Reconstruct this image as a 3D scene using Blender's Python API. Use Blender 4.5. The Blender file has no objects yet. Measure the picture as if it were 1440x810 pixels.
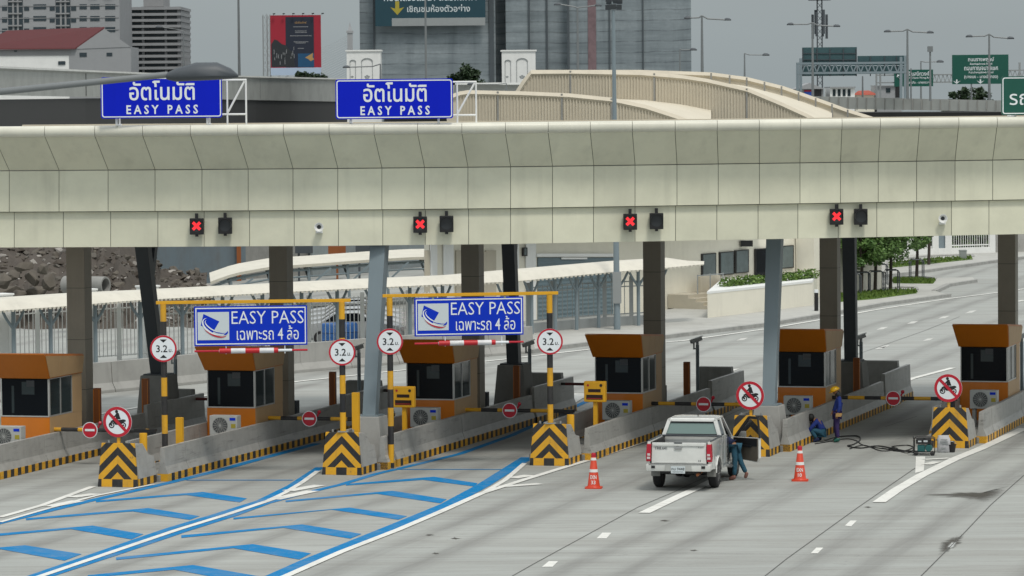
import bpy, bmesh, math, random
from mathutils import Vector, Matrix
random.seed(7)
S = bpy.context.scene
COL = S.collection
R = math.radians
# ------------------------------------------------------------------ camera
FPX, HCAM = 5500.0, 10.7          # focal length in photo pixels (1440 wide), camera height in metres
PITCH, ROLL = math.atan(275/FPX), R(0.5)
fw = Vector((0, math.cos(PITCH), -math.sin(PITCH)))
rt0 = Vector((1, 0, 0)); up0 = Vector((0, math.sin(PITCH), math.cos(PITCH)))
rt = rt0*math.cos(ROLL) - up0*math.sin(ROLL)
up = rt0*math.sin(ROLL) + up0*math.cos(ROLL)
EYE = Vector((0, 0, HCAM))
cam = bpy.data.cameras.new('camera'); co = bpy.data.objects.new('camera', cam); COL.objects.link(co)
cam.sensor_width = 36; cam.lens = FPX/1440*36; cam.clip_start = 0.5; cam.clip_end = 4000; cam.dof.use_dof = True; cam.dof.focus_distance = 112; cam.dof.aperture_fstop = 8
m = Matrix((rt, up, -fw)).transposed().to_4x4(); m.translation = EYE
co.matrix_world = m; S.camera = co
def ray(px, py): return (fw*FPX + rt*(px-720) + up*(405-py)).normalized()
def G(px, py, z=0.0):
    d = ray(px, py); t = (z-HCAM)/d.z; return EYE + d*t
def Q(px, py, D):
    d = ray(px, py); return EYE + d*(D/d.y)
def proj(p):
    q = Vector(p)-EYE; return 720+FPX*q.dot(rt)/q.dot(fw), 405-FPX*q.dot(up)/q.dot(fw)
ANG = R(16.0)
LD = Vector((math.sin(ANG), math.cos(ANG), 0)); RD = Vector((math.cos(ANG), -math.sin(ANG), 0))
# ------------------------------------------------------------------ materials
MATS = {}
def nodes(name):
    mt = bpy.data.materials.new(name); mt.use_nodes = True
    nt = mt.node_tree; return mt, nt, nt.nodes['Principled BSDF']
def N(nt, t, **kw):
    n = nt.nodes.new(t)
    for k, v in kw.items(): setattr(n, k, v)
    return n
def c4(c): return (c[0], c[1], c[2], 1)
def math_(nt, op, a, b=None, c=None):
    n = N(nt, 'ShaderNodeMath', operation=op)
    for i, x in enumerate((a, b, c)):
        if x is None: continue
        if isinstance(x, (int, float)): n.inputs[i].default_value = x
        else: nt.links.new(x, n.inputs[i])
    return n.outputs[0]
def mixc(nt, f, a, b):
    n = N(nt, 'ShaderNodeMix', data_type='RGBA')
    for i, x in ((0, f), (6, a), (7, b)):
        if isinstance(x, (int, float)): n.inputs[i].default_value = x
        elif isinstance(x, tuple): n.inputs[i].default_value = c4(x)
        else: nt.links.new(x, n.inputs[i])
    return n.outputs[2]
def noise(nt, scale, vec, detail=4, rough=.6):
    n = N(nt, 'ShaderNodeTexNoise'); n.inputs['Scale'].default_value = scale
    n.inputs['Detail'].default_value = detail; n.inputs['Roughness'].default_value = rough
    nt.links.new(vec, n.inputs['Vector']); return n.outputs[0]
def ramp(nt, f, lo, hi, a=0., b=1.):
    n = N(nt, 'ShaderNodeMapRange'); nt.links.new(f, n.inputs[0])
    for i, x in enumerate((lo, hi, a, b)): n.inputs[i+1].default_value = x
    return n.outputs[0]
def pos(nt): return N(nt, 'ShaderNodeNewGeometry').outputs['Position']
def objc(nt): return N(nt, 'ShaderNodeTexCoord').outputs['Object']
def mapv(nt, v, sc):
    n = N(nt, 'ShaderNodeMapping'); nt.links.new(v, n.inputs[0]); n.inputs['Scale'].default_value = sc; return n.outputs[0]
def bump(nt, bs, h, st, dist=.02):
    b = N(nt, 'ShaderNodeBump'); b.inputs['Strength'].default_value = st; b.inputs['Distance'].default_value = dist
    nt.links.new(h, b.inputs['Height']); nt.links.new(b.outputs[0], bs.inputs['Normal'])
def weather(nt, bs, base, amt, scale, dirt=(.10, .09, .075), streak=True):
    """base colour socket/tuple with blotches and vertical run-off streaks"""
    p = pos(nt)
    n1 = noise(nt, scale, p, 5, .65)
    f = ramp(nt, n1, .42, .75, 0, amt)
    col = mixc(nt, f, base, dirt)
    if streak:
        n2 = noise(nt, 1.0, mapv(nt, p, (scale*3, scale*3, scale*.25)), 3, .6)
        col = mixc(nt, ramp(nt, n2, .55, .8, 0, amt*.8), col, dirt)
    nt.links.new(col, bs.inputs['Base Color'])
def mat(name, c, rough=.6, metal=0., amt=.18, scale=1.3, bmp=0., streak=True, coat=0., spec=None, island=0.):
    if name in MATS: return MATS[name]
    mt, nt, bs = nodes(name)
    bs.inputs['Roughness'].default_value = rough; bs.inputs['Metallic'].default_value = metal
    bs.inputs['Base Color'].default_value = c4(c)
    if coat: bs.inputs['Coat Weight'].default_value = coat; bs.inputs['Coat Roughness'].default_value = .08
    if spec is not None: bs.inputs['Specular IOR Level'].default_value = spec
    base = tuple(c)
    if island:
        g_ = N(nt, 'ShaderNodeNewGeometry').outputs['Random Per Island']
        base = mixc(nt, g_, tuple(x*(1-island) for x in c), tuple(min(.8, x*(1+island)) for x in c))
    if amt > 0: weather(nt, bs, base, amt, scale, tuple(x*.35 for x in c), streak)
    if bmp > 0: bump(nt, bs, noise(nt, 18, pos(nt), 5, .7), bmp)
    MATS[name] = mt; return mt
def emis(name, c, st):
    mt, nt, bs = nodes(name); bs.inputs['Base Color'].default_value = c4([x*.2 for x in c])
    bs.inputs['Emission Color'].default_value = c4(c); bs.inputs['Emission Strength'].default_value = st; MATS[name] = mt; return mt
YEL, BLK = (.72, .37, .012), (.016, .016, .018)
def worn_paint(nt, col, o, c=(.17, .165, .155), along=True):
    """tyre scrapes along the wall and chipped paint"""
    if along: col = mixc(nt, ramp(nt, noise(nt, 1, mapv(nt, o, (2, .55, 9)), 5, .7), .56, .72, 0, .55), col, (.07, .068, .065))
    return mixc(nt, ramp(nt, noise(nt, 7, o, 7, .8), .60, .66, 0, .75), col, c)
def striped(name, axis, period, ca=YEL, cb=BLK, off=0., duty=.5, zmax=None, under=None, rough=.5):
    """bands along a local axis; above zmax the 'under' colour (bare concrete)"""
    mt, nt, bs = nodes(name); o = objc(nt)
    sp = N(nt, 'ShaderNodeSeparateXYZ'); nt.links.new(o, sp.inputs[0])
    a = sp.outputs['XYZ'.index(axis)]
    fr = math_(nt, 'FRACT', math_(nt, 'ADD', math_(nt, 'DIVIDE', a, period), 100.0+off))
    col = mixc(nt, math_(nt, 'LESS_THAN', fr, duty), cb, ca)
    if zmax is not None:
        nz = noise(nt, 60, o, 2)
        zz = math_(nt, 'ADD', sp.outputs[2], ramp(nt, nz, 0, 1, -.008, .008))
        col = mixc(nt, math_(nt, 'GREATER_THAN', zz, zmax), col, under)
    if zmax is not None: col = worn_paint(nt, col, mapv(nt, pos(nt), (1, 1, 1)))
    weather(nt, bs, col, .3, 2.2)
    bs.inputs['Roughness'].default_value = rough
    MATS[name] = mt; return mt
def chevron_mat():
    mt, nt, bs = nodes('chevron_paint'); o = objc(nt)
    sp = N(nt, 'ShaderNodeSeparateXYZ'); nt.links.new(o, sp.inputs[0])
    s = math_(nt, 'ADD', sp.outputs[2], math_(nt, 'ABSOLUTE', sp.outputs[0]))
    fr = math_(nt, 'FRACT', math_(nt, 'ADD', math_(nt, 'DIVIDE', math_(nt, 'SUBTRACT', s, .41), .46), 10))
    col = mixc(nt, math_(nt, 'LESS_THAN', fr, .5), YEL, BLK)
    fx = math_(nt, 'FRACT', math_(nt, 'ADD', math_(nt, 'DIVIDE', sp.outputs[0], .62), 10.25))
    band = mixc(nt, math_(nt, 'LESS_THAN', fx, .5), YEL, BLK)
    col = mixc(nt, math_(nt, 'LESS_THAN', sp.outputs[2], .215), col, band)
    col = worn_paint(nt, col, pos(nt), (.12, .10, .06), False)
    weather(nt, bs, col, .28, 2.5); bs.inputs['Roughness'].default_value = .5
    return mt
def island_lane():
    a, c = G(165, 685), G(1335, 630); w = (c-a).dot(RD)/4; return w, -(G(772, 655).dot(RD))
LANEW, LANE0 = island_lane()
def ground_mat():
    mt, nt, bs = nodes('concrete_pavement'); p = pos(nt)
    a = noise(nt, .05, p, 4, .6); b = noise(nt, 1, mapv(nt, p, (.12, 1.1, 1)), 6, .7); c = noise(nt, 9, p, 5, .75)
    d = noise(nt, 1, mapv(nt, p, (.05, .5, 1)), 4, .6)
    e_ = noise(nt, 1, mapv(nt, p, (.35, 3.5, 1)), 5, .7)
    col = mixc(nt, ramp(nt, a, .3, .7), (.29, .305, .29), (.39, .405, .38))
    col = mixc(nt, ramp(nt, e_, .48, .7, 0, .6), col, (.20, .195, .18))
    col = mixc(nt, ramp(nt, b, .45, .78, 0, .5), col, (.19, .185, .17))
    col = mixc(nt, ramp(nt, d, .45, .75, 0, .5), col, (.20, .19, .17))
    col = mixc(nt, ramp(nt, c, .35, .7, 0, .22), col, (.42, .42, .39))
    # tyre-polished wheel tracks along the lanes, and drips down the lane middles
    dt = N(nt, 'ShaderNodeVectorMath', operation='DOT_PRODUCT'); nt.links.new(p, dt.inputs[0]); dt.inputs[1].default_value = RD
    dv = N(nt, 'ShaderNodeVectorMath', operation='DOT_PRODUCT'); nt.links.new(p, dv.inputs[0]); dv.inputs[1].default_value = LD
    fr = math_(nt, 'FRACT', math_(nt, 'DIVIDE', math_(nt, 'ADD', dt.outputs['Value'], LANE0), LANEW))
    ln = N(nt, 'ShaderNodeCombineXYZ'); nt.links.new(math_(nt, 'MULTIPLY', dt.outputs['Value'], 1.6), ln.inputs[0]); nt.links.new(math_(nt, 'MULTIPLY', dv.outputs['Value'], .09), ln.inputs[1])
    tn = noise(nt, 1, ln.outputs[0], 5, .7)
    dist = math_(nt, 'ABSOLUTE', math_(nt, 'SUBTRACT', math_(nt, 'ABSOLUTE', math_(nt, 'SUBTRACT', fr, .5)), .15))
    trk = math_(nt, 'MULTIPLY', ramp(nt, dist, .02, .11, 1, 0), ramp(nt, tn, .3, .65, .08, .62))
    col = mixc(nt, trk, col, (.15, .147, .138))
    drip = math_(nt, 'MULTIPLY', ramp(nt, math_(nt, 'ABSOLUTE', math_(nt, 'SUBTRACT', fr, .5)), .01, .07, 1, 0), ramp(nt, noise(nt, 2.6, p, 6, .8), .55, .72, 0, .55))
    col = mixc(nt, drip, col, (.10, .095, .088))
    spk = noise(nt, 1, mapv(nt, p, (1.6, 7, 1)), 2, .5)
    col = mixc(nt, ramp(nt, spk, .70, .76, 0, .5), col, (.16, .15, .13))
    nt.links.new(col, bs.inputs['Base Color']); bs.inputs['Roughness'].default_value = .82
    bump(nt, bs, c, .25, .01); return mt
def worn(name, c, under=(.30, .295, .27), amt=.45):
    mt, nt, bs = nodes(name); p = pos(nt)
    f = ramp(nt, noise(nt, 3.5, p, 7, .8), .52, .7, 0, amt)
    f2 = ramp(nt, noise(nt, .5, p, 3, .6), .5, .75, 0, amt*.7)
    nt.links.new(mixc(nt, f2, mixc(nt, f, c, under), under), bs.inputs['Base Color']); bs.inputs['Roughness'].default_value = .8; bs.inputs['Specular IOR Level'].default_value = .2
    MATS[name] = mt; return mt
def faded(name, c):
    """a stain with a ragged edge: opaque inside, worn away towards its outline"""
    mt, nt, bs = nodes(name); at = N(nt, 'ShaderNodeAttribute', attribute_name='fade'); p = pos(nt)
    n1 = noise(nt, 1, mapv(nt, p, (1.2, 6, 1)), 6, .75)
    a = math_(nt, 'ADD', at.outputs['Fac'], ramp(nt, n1, .3, .7, -.45, .45))
    nt.links.new(ramp(nt, a, .3, 1.05, 0, .85), bs.inputs['Alpha']); bs.inputs['Base Color'].default_value = c4(c); bs.inputs['Roughness'].default_value = .6
    MATS[name] = mt; return mt
def leafmat(name, ca, cb):
    mt, nt, bs = nodes(name); p = pos(nt)
    nt.links.new(mixc(nt, ramp(nt, noise(nt, 2.2, p, 4, .7), .35, .65), ca, cb), bs.inputs['Base Color'])
    bs.inputs['Roughness'].default_value = .6; MATS[name] = mt; return mt
def corr(name, ca, cb, period, axis_vec, rust=.3):
    """ribbed sheet metal: ribs in world space along a horizontal direction"""
    mt, nt, bs = nodes(name); p = pos(nt)
    dt = N(nt, 'ShaderNodeVectorMath', operation='DOT_PRODUCT'); nt.links.new(p, dt.inputs[0]); dt.inputs[1].default_value = axis_vec
    s = math_(nt, 'SINE', math_(nt, 'MULTIPLY', dt.outputs['Value'], 6.2832/period))
    sheet = math_(nt, 'FLOOR', math_(nt, 'DIVIDE', dt.outputs['Value'], period*5))
    wn = N(nt, 'ShaderNodeTexWhiteNoise', noise_dimensions='1D'); nt.links.new(sheet, wn.inputs['W'])
    col = mixc(nt, wn.outputs[0], ca, cb)
    weather(nt, bs, col, rust, .8, (.10, .07, .05))
    bs.inputs['Roughness'].default_value = .5; bump(nt, bs, s, .25, .04); MATS[name] = mt; return mt
def net_mat():
    mt, nt, bs = nodes('scaffold_netting'); p = pos(nt)
    sp = N(nt, 'ShaderNodeSeparateXYZ'); nt.links.new(p, sp.inputs[0])
    w = math_(nt, 'ADD', sp.outputs[2], ramp(nt, noise(nt, .12, p, 3), 0, 1, -.5, .5))
    fl = math_(nt, 'FRACT', math_(nt, 'DIVIDE', w, 1.15))
    a = noise(nt, 1, mapv(nt, p, (.06, .06, .7)), 5, .7); b = noise(nt, 1, mapv(nt, p, (.7, .7, .05)), 4, .6)
    c_ = noise(nt, .9, p, 6, .8)
    col = mixc(nt, ramp(nt, a, .3, .72), (.13, .16, .175), (.30, .345, .365))
    col = mixc(nt, ramp(nt, c_, .4, .75, 0, .5), col, (.12, .145, .16))
    col = mixc(nt, ramp(nt, b, .5, .75, 0, .6), col, (.11, .135, .15))
    col = mixc(nt, math_(nt, 'MULTIPLY', math_(nt, 'LESS_THAN', fl, .11), ramp(nt, b, .3, .6, 0, .55)), col, (.05, .06, .07))
    nt.links.new(col, bs.inputs['Base Color']); bs.inputs['Roughness'].default_value = .85; return mt
CONC = (.37, .367, .345); POLE_OFF = .83
M = dict(
 ground=ground_mat(), white_line=worn('white_line', (.70, .70, .66), amt=.6), blue_line=worn('blue_line', (.0, .175, .42), amt=.4),
 faded_line=worn('faded_line', (.56, .56, .53), amt=.85), joint=mat('joint_sealant', (.085, .085, .08), .8, amt=.1), stain=faded('oil_stain', (.05, .043, .032)), patch=faded('pale_patch', (.60, .62, .60)),
 cream=mat('fascia_panel', (.70, .695, .545), .45, amt=.24, scale=.7, island=.06), cream_hi=mat('cornice_metal', (.67, .66, .56), .35, amt=.18, island=.05),
 seam=mat('panel_gap', (.14, .14, .12), .8, amt=0), soffit=mat('soffit', (.35, .35, .32), .7), roof=mat('roof_sheet', (.45, .43, .36), .6),
 column=mat('column_cladding', (.27, .245, .195), .5, amt=.2), steel_l=mat('blue_grey_steel', (.20, .25, .275), .45, amt=.1),
 steel_d=mat('dark_steel', (.055, .065, .075), .5, amt=.1), conc=mat('cast_concrete', CONC, .85, amt=.35, scale=1.1, bmp=.3),
 conc_d=mat('weathered_concrete', (.26, .26, .245), .9, amt=.4, scale=1.2, bmp=.3),
 chev=chevron_mat(), curb=striped('barrier_paint', 'Y', .5, zmax=.215, under=CONC), polez=striped('pole_bands', 'Z', 1.05, off=POLE_OFF),
 armx=striped('arm_bands', 'X', 1.05), redwhite=striped('limit_bar_bands', 'X', .8, (.55, .012, .02), (.75, .75, .75), off=.2),
 orange=mat('orange_paint', (.62, .175, .004), .38, amt=.12, coat=.3), hood=mat('shaded_orange_hood', (.47, .135, .004), .4, amt=.15),  # hood is the booth orange darkened: shade of its down-facing front is in the colour
 wood=mat('tan_side_panel', (.46, .30, .15), .5, amt=.15), glass=mat('dark_glass', (.004, .006, .009), .12, amt=0, spec=.12),
 glass2=mat('teal_glass', (.02, .032, .036), .08, amt=0, spec=.4), alu=mat('aluminium_frame', (.55, .55, .53), .35, .6, amt=.05),
 white=mat('white_paint', (.78, .79, .77), .5, amt=.12), offwhite=mat('off_white_render', (.77, .74, .63), .7, amt=.16, scale=.5),
 beige=mat('beige_render', (.50, .46, .37), .75, amt=.2, scale=.6), black=mat('black_plastic', (.012, .012, .013), .45, amt=0),
 yellow=mat('yellow_paint', YEL, .45, amt=.15), red=mat('red_paint', (.50, .012, .03), .4, amt=.05), rust=mat('rust_brown_paint', (.28, .085, .02), .55),
 signblue=mat('sign_blue', (.002, .014, .52), .55, amt=.1, spec=.15), signblue2=mat('sign_blue_panel', (.004, .035, .50), .55, amt=.08, spec=.15), letter=mat('reflective_white', (.78, .82, .84), .4, amt=0),
 pale=mat('pale_grey_sign', (.58, .64, .66), .45, amt=.03), signgreen=mat('sign_green', (.004, .085, .06), .45, amt=.1), darkback=mat('sign_back_teal', (.035, .085, .095), .5, amt=.2),
 galv=mat('galvanised_steel', (.36, .38, .38), .4, .5, amt=.1), truck=mat('white_truck_paint', (.68, .69, .66), .25, amt=.2, scale=2.2, coat=.8), rubber=mat('tyre_rubber', (.018, .018, .019), .8, amt=0),
 rim=mat('alloy_rim', (.35, .35, .35), .35, .7, amt=0), tail=mat('tail_lamp_red', (.42, .012, .03), .2, amt=0), lampw=mat('lamp_clear', (.6, .55, .55), .2, amt=0),
 chrome=mat('dull_chrome', (.5, .5, .5), .25, .9, amt=0), ramp_w=mat('ramp_beige', (.55, .50, .40), .75, amt=.22, scale=.5), ramp_d=mat('ramp_deck', (.62, .57, .46), .8, amt=.12, scale=.3),
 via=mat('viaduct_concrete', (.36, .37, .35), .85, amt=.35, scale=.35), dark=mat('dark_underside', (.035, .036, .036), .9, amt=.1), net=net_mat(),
 grass=leafmat('grass_blades', (.05, .105, .01), (.12, .19, .025)), leaf=leafmat('tree_leaves', (.055, .13, .025), (.15, .25, .07)),
 leaf_d=leafmat('dark_leaves', (.010, .028, .010), (.03, .06, .02)), leaf_y=leafmat('hedge_leaves', (.05, .11, .014), (.14, .23, .035)), bark=mat('bark', (.05, .04, .032), .9),
 soil=mat('brown_earth', (.075, .062, .05), .95, amt=.4, scale=.8, bmp=.6), rock=mat('broken_rock', (.12, .105, .085), .9, amt=.5, scale=.7, bmp=.6),
 tin=corr('blue_tin', (.115, .15, .175), (.135, .175, .20), 1.0, (.9, .45, 0)), tin2=corr('pale_tin', (.20, .235, .25), (.24, .28, .29), .5, (.9, .45, 0)),
 canopycream=mat('walkway_roof_cream', (.64, .61, .52), .5, amt=.2), shutter=corr('grey_shutter', (.13, .185, .21), (.135, .19, .215), .2, (0, 0, 1), .1),
 blue_shirt=mat('blue_shirt', (.012, .035, .22), .85, amt=.35, scale=5, streak=False, bmp=1.0), navy=mat('navy_cloth', (.010, .018, .06), .9, amt=.2, scale=5), jeans=mat('teal_jeans', (.02, .09, .14), .85, amt=.45, scale=6, streak=False, bmp=1.0),
 purple=mat('purple_trousers', (.035, .02, .10), .85, amt=.25, scale=5), skin=mat('skin', (.30, .15, .085), .6, amt=0), helmet=mat('yellow_helmet', (.75, .42, .01), .3, amt=0),
 boot=mat('green_boot', (.01, .10, .075), .5, amt=0), shoe=mat('brown_shoe', (.20, .09, .07), .6, amt=0), hair=mat('black_hair', (.01, .009, .008), .6, amt=0), cone=mat('cone_orange', (.62, .055, .02), .4, amt=.15, scale=6),
 coneW=mat('cone_white', (.75, .75, .73), .4, amt=0), redroof=mat('dark_red_roof', (.085, .012, .014), .75), winglass=mat('pale_reflection_glass', (.10, .135, .14), .1, amt=.5, scale=2.5, spec=.8), apt=mat('apartment_render', (.30, .31, .32), .8, amt=.15, scale=.3), apt2=mat('grey_render', (.27, .275, .28), .8, amt=.15, scale=.3),  # winglass base is lightened to stand for bluish reflections in the panes
 winblue=mat('window_dark', (.03, .045, .055), .2, amt=0), bill_r=mat('poster_red', (.33, .012, .03), .6, amt=.05), bill_d=mat('poster_navy', (.012, .018, .035), .6, amt=.05), bill_b=mat('poster_blue', (.008, .07, .16), .6, amt=.1),
 bill_g=mat('poster_gold', (.42, .25, .09), .6, amt=.05), bill_w=mat('poster_pale', (.42, .52, .66), .6, amt=.05), banner=mat('banner_teal', (.006, .045, .065), .6, amt=.1), gold=mat('dull_gold', (.35, .29, .03), .6, amt=0),
 silver=mat('silver_car_paint', (.42, .43, .43), .3, .3, amt=.05, coat=.5), binblue=mat('blue_drum', (.015, .10, .32), .5), teal=mat('teal_engine', (.01, .10, .10), .5), sack=mat('white_sack', (.45, .45, .46), .8, amt=.3, scale=8, streak=False),
 led=mat('led_panel', (.02, .006, .004), .3, amt=0), tan=mat('door_trim', (.10, .085, .065), .7), kerb=mat('kerb_stone', (.36, .36, .34), .85, amt=.45, scale=2.5), paving=mat('pavement_slab', (.43, .43, .40), .85, amt=.25, scale=.8),
 redx=emis('red_signal', (1.0, .03, .04), .85), ledred=emis('led_red', (.9, .06, .03), .25), sigdark=mat('signal_lens', (.03, .034, .038), .3, amt=0), acwhite=mat('ac_casing', (.42, .43, .41), .5, amt=.15, scale=3), flag_b=mat('flag_blue', (.02, .08, .4), .6, amt=0),
)
M['mast'] = mat('lamp_post_grey', (.17, .185, .19), .5, amt=.1)
# ------------------------------------------------------------------ mesh builder
class MB:
    def __init__(s): s.v, s.f, s.m = [], [], []
    def face(s, pts, mi=0):
        i = len(s.v); s.v += [Vector(p) for p in pts]; s.f.append(list(range(i, i+len(pts)))); s.m.append(mi); return s
    def grid(s, rows, mi=0, closed=False):
        n = len(rows[0]); i = len(s.v)
        for r in rows: s.v += [Vector(p) for p in r]
        for a in range(len(rows)-1):
            for b in range(n if closed else n-1):
                c = (b+1) % n
                s.f.append([i+a*n+b, i+a*n+c, i+(a+1)*n+c, i+(a+1)*n+b]); s.m.append(mi)
        return s
    def loft(s, rings, mi=0, cap=True):
        i = len(s.v); n = len(rings[0]); s.grid(rings, mi, True)
        if cap:
            s.f.append([i+k for k in range(n)][::-1]); s.m.append(mi)
            j = i+(len(rings)-1)*n; s.f.append([j+k for k in range(n)]); s.m.append(mi)
        return s
    def box(s, x0, x1, y0, y1, z0, z1, mi=0):
        return s.loft([[(x0, y0, z0), (x1, y0, z0), (x1, y1, z0), (x0, y1, z0)], [(x0, y0, z1), (x1, y0, z1), (x1, y1, z1), (x0, y1, z1)]], mi)
    def hexa(s, b, t, mi=0): return s.loft([b, t], mi)
    def prism(s, poly, ax, a, b, mi=0):
        def P(p, h):
            if ax == 'x': return (h, p[0], p[1])
            if ax == 'y': return (p[0], h, p[1])
            return (p[0], p[1], h)
        return s.loft([[P(p, a) for p in poly], [P(p, b) for p in poly]], mi)
    def tube(s, p, q, r, r2=None, n=8, mi=0, cap=True):
        p, q = Vector(p), Vector(q); d = (q-p)
        if d.length < 1e-6: return s
        d.normalize(); a = d.orthogonal().normalized(); b = d.cross(a); r2 = r if r2 is None else r2
        o = math.pi/n
        mk = lambda c, rr: [c+(a*math.cos(o+2*math.pi*k/n)+b*math.sin(o+2*math.pi*k/n))*rr for k in range(n)]
        return s.loft([mk(p, r), mk(q, r2)], mi, cap)
    def path(s, pts, r, n=6, mi=0):
        pts = [Vector(p) for p in pts]; rings = []
        for i, p in enumerate(pts):
            d = (pts[min(i+1, len(pts)-1)]-pts[max(i-1, 0)]).normalized()
            ref = Vector((0, 0, 1)) if abs(d.z) < .9 else Vector((1, 0, 0))
            a = d.cross(ref).normalized(); b = a.cross(d)
            rr = r[i] if isinstance(r, (list, tuple)) else r
            rings.append([p+(a*math.cos(2*math.pi*k/n)+b*math.sin(2*math.pi*k/n))*rr for k in range(n)])
        return s.loft(rings, mi)
    def lathe(s, prof, c=(0, 0, 0), n=16, mi=0, axis='z'):
        c = Vector(c); rings = []
        for r, h in prof:
            ring = []
            for k in range(n):
                t = 2*math.pi*k/n; x, y = r*math.cos(t), r*math.sin(t)
                ring.append(c+Vector({'z': (x, y, h), 'y': (x, h, y), 'x': (h, x, y)}[axis]))
            rings.append(ring)
        return s.loft(rings, mi)
    def beam(s, p, q, w, h, mi=0, upv=(0, 0, 1)):
        p, q = Vector(p), Vector(q); d = (q-p).normalized(); u = Vector(upv)
        if abs(d.dot(u)) > .95: u = Vector((0, 1, 0))
        a = d.cross(u).normalized(); b = a.cross(d)
        mk = lambda c: [c+a*(w/2*x)+b*(h/2*y) for x, y in ((-1, -1), (1, -1), (1, 1), (-1, 1))]
        return s.loft([mk(p), mk(q)], mi)
    def ball(s, c, r, n=10, mi=0, sq=(1, 1, 1)):
        c = Vector(c); rings = []
        for i in range(1, n):
            t = math.pi*i/n
            rings.append([c+Vector((r*sq[0]*math.sin(t)*math.cos(2*math.pi*k/n), r*sq[1]*math.sin(t)*math.sin(2*math.pi*k/n), -r*sq[2]*math.cos(t))) for k in range(n)])
        return s.loft(rings, mi)
    def disc(s, c, r, y, n=24, mi=0, r0=0):
        """flat disc or ring in the local xz plane facing -y"""
        C = lambda rr: [(c[0]+rr*math.cos(2*math.pi*k/n), y, c[1]+rr*math.sin(2*math.pi*k/n)) for k in range(n)]
        if r0 > 0: return s.grid([C(r0), C(r)], mi, True)
        return s.face(C(r), mi)
    def xf(s, mtx):
        s.v = [mtx @ v for v in s.v]; return s
    def add(s, o, mtx=None, mi=None):
        i = len(s.v); s.v += [(mtx @ v if mtx else v) for v in o.v]
        s.f += [[k+i for k in f] for f in o.f]; s.m += [(mi if mi is not None else k) for k in o.m]; return s
    def build(s, name, mats, parent=None, loc=None, rot=0., smooth=False, bevel=0., recalc=True, auto=False, world=False):
        me = bpy.data.meshes.new(name)
        off = Vector((0, 0, 0))
        if world: off = parent.location
        if auto:
            n = max(1, len(s.v)); off = Vector((sum(v.x for v in s.v)/n, sum(v.y for v in s.v)/n, min(v.z for v in s.v))); loc = off
        me.from_pydata([tuple(v-off) for v in s.v], [], s.f)
        for mt in (mats if isinstance(mats, (list, tuple)) else [mats]): me.materials.append(mt)
        for p, k in zip(me.polygons, s.m): p.material_index = k
        bm = bmesh.new(); bm.from_mesh(me)
        if recalc: bmesh.ops.recalc_face_normals(bm, faces=bm.faces)
        if bevel > 0:
            ed = [e for e in bm.edges if len(e.link_faces) == 2 and e.calc_face_angle(0) > .5]
            bmesh.ops.bevel(bm, geom=ed, offset=bevel, segments=2, profile=.7, affect='EDGES', clamp_overlap=True)
        bm.to_mesh(me); bm.free()
        if smooth:
            for p in me.polygons: p.use_smooth = True
            me.set_sharp_from_angle(angle=R(38))
        o = bpy.data.objects.new(name, me); COL.objects.link(o)
        if parent: o.parent = parent
        if loc is not None: o.location = loc
        o.rotation_euler = (0, 0, rot)
        return o
def tag(o, label=None, cat=None, group=None, kind=None):
    if label: o['label'] = label
    if cat: o['category'] = cat
    if group: o['group'] = group
    if kind: o['kind'] = kind
    return o
def thing(name, label, cat, loc=(0, 0, 0), rot=0., group=None):
    o = bpy.data.objects.new(name, None); COL.objects.link(o); o.location = Vector(loc); o.rotation_euler = (0, 0, rot)
    o.empty_display_size = .3
    return tag(o, label, cat, group)
def kids(o): return [c for c in bpy.data.objects if c.parent == o]
def dup(o, loc, label=None, rot=None):
    r = o.copy(); COL.objects.link(r); r.location = Vector(loc)
    if label: r['label'] = label
    if rot is not None: r.rotation_euler = (0, 0, rot)
    for c in kids(o):
        d = c.copy(); COL.objects.link(d); d.parent = r
        for g in kids(c):
            e = g.copy(); COL.objects.link(e); e.parent = d
    return r
def struct(o): return tag(o, kind='structure')
def text_mb(s, h, bold=0., w=None, x=0., z=0., y=0., align='c', wmax=None):
    """letters standing in the xz plane, facing -y; h = height of the whole line, w = forced width"""
    cu = bpy.data.curves.new('t', 'FONT'); cu.body = s; cu.size = 1; cu.resolution_u = 2; cu.offset = bold
    ob = bpy.data.objects.new('t', cu); COL.objects.link(ob)
    bpy.context.view_layer.update()
    dg = bpy.context.evaluated_depsgraph_get(); me = ob.evaluated_get(dg).to_mesh()
    vs = [v.co.copy() for v in me.vertices]; fs = [list(p.vertices) for p in me.polygons]
    ob.evaluated_get(dg).to_mesh_clear(); bpy.data.objects.remove(ob); bpy.data.curves.remove(cu)
    b = MB()
    if not vs: return b
    x0, x1 = min(v.x for v in vs), max(v.x for v in vs); y0, y1 = min(v.y for v in vs), max(v.y for v in vs)
    kz = h/(y1-y0); kx = (w/(x1-x0)) if w else kz
    if wmax and (x1-x0)*kx > wmax: kx = wmax/(x1-x0)
    cx = {'c': (x0+x1)/2, 'l': x0, 'r': x1}[align]
    b.v = [Vector(((v.x-cx)*kx+x, y, (v.y-(y0+y1)/2)*kz+z)) for v in vs]; b.f = fs; b.m = [0]*len(fs)
    return b
def rrect(w, h, r, n=4):
    pts = []
    for cx, cz, a in ((w/2-r, h/2-r, 0), (-w/2+r, h/2-r, 90), (-w/2+r, -h/2+r, 180), (w/2-r, -h/2+r, 270)):
        for k in range(n+1):
            t = R(a+90*k/n); pts.append((cx+r*math.cos(t), cz+r*math.sin(t)))
    return pts
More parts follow.
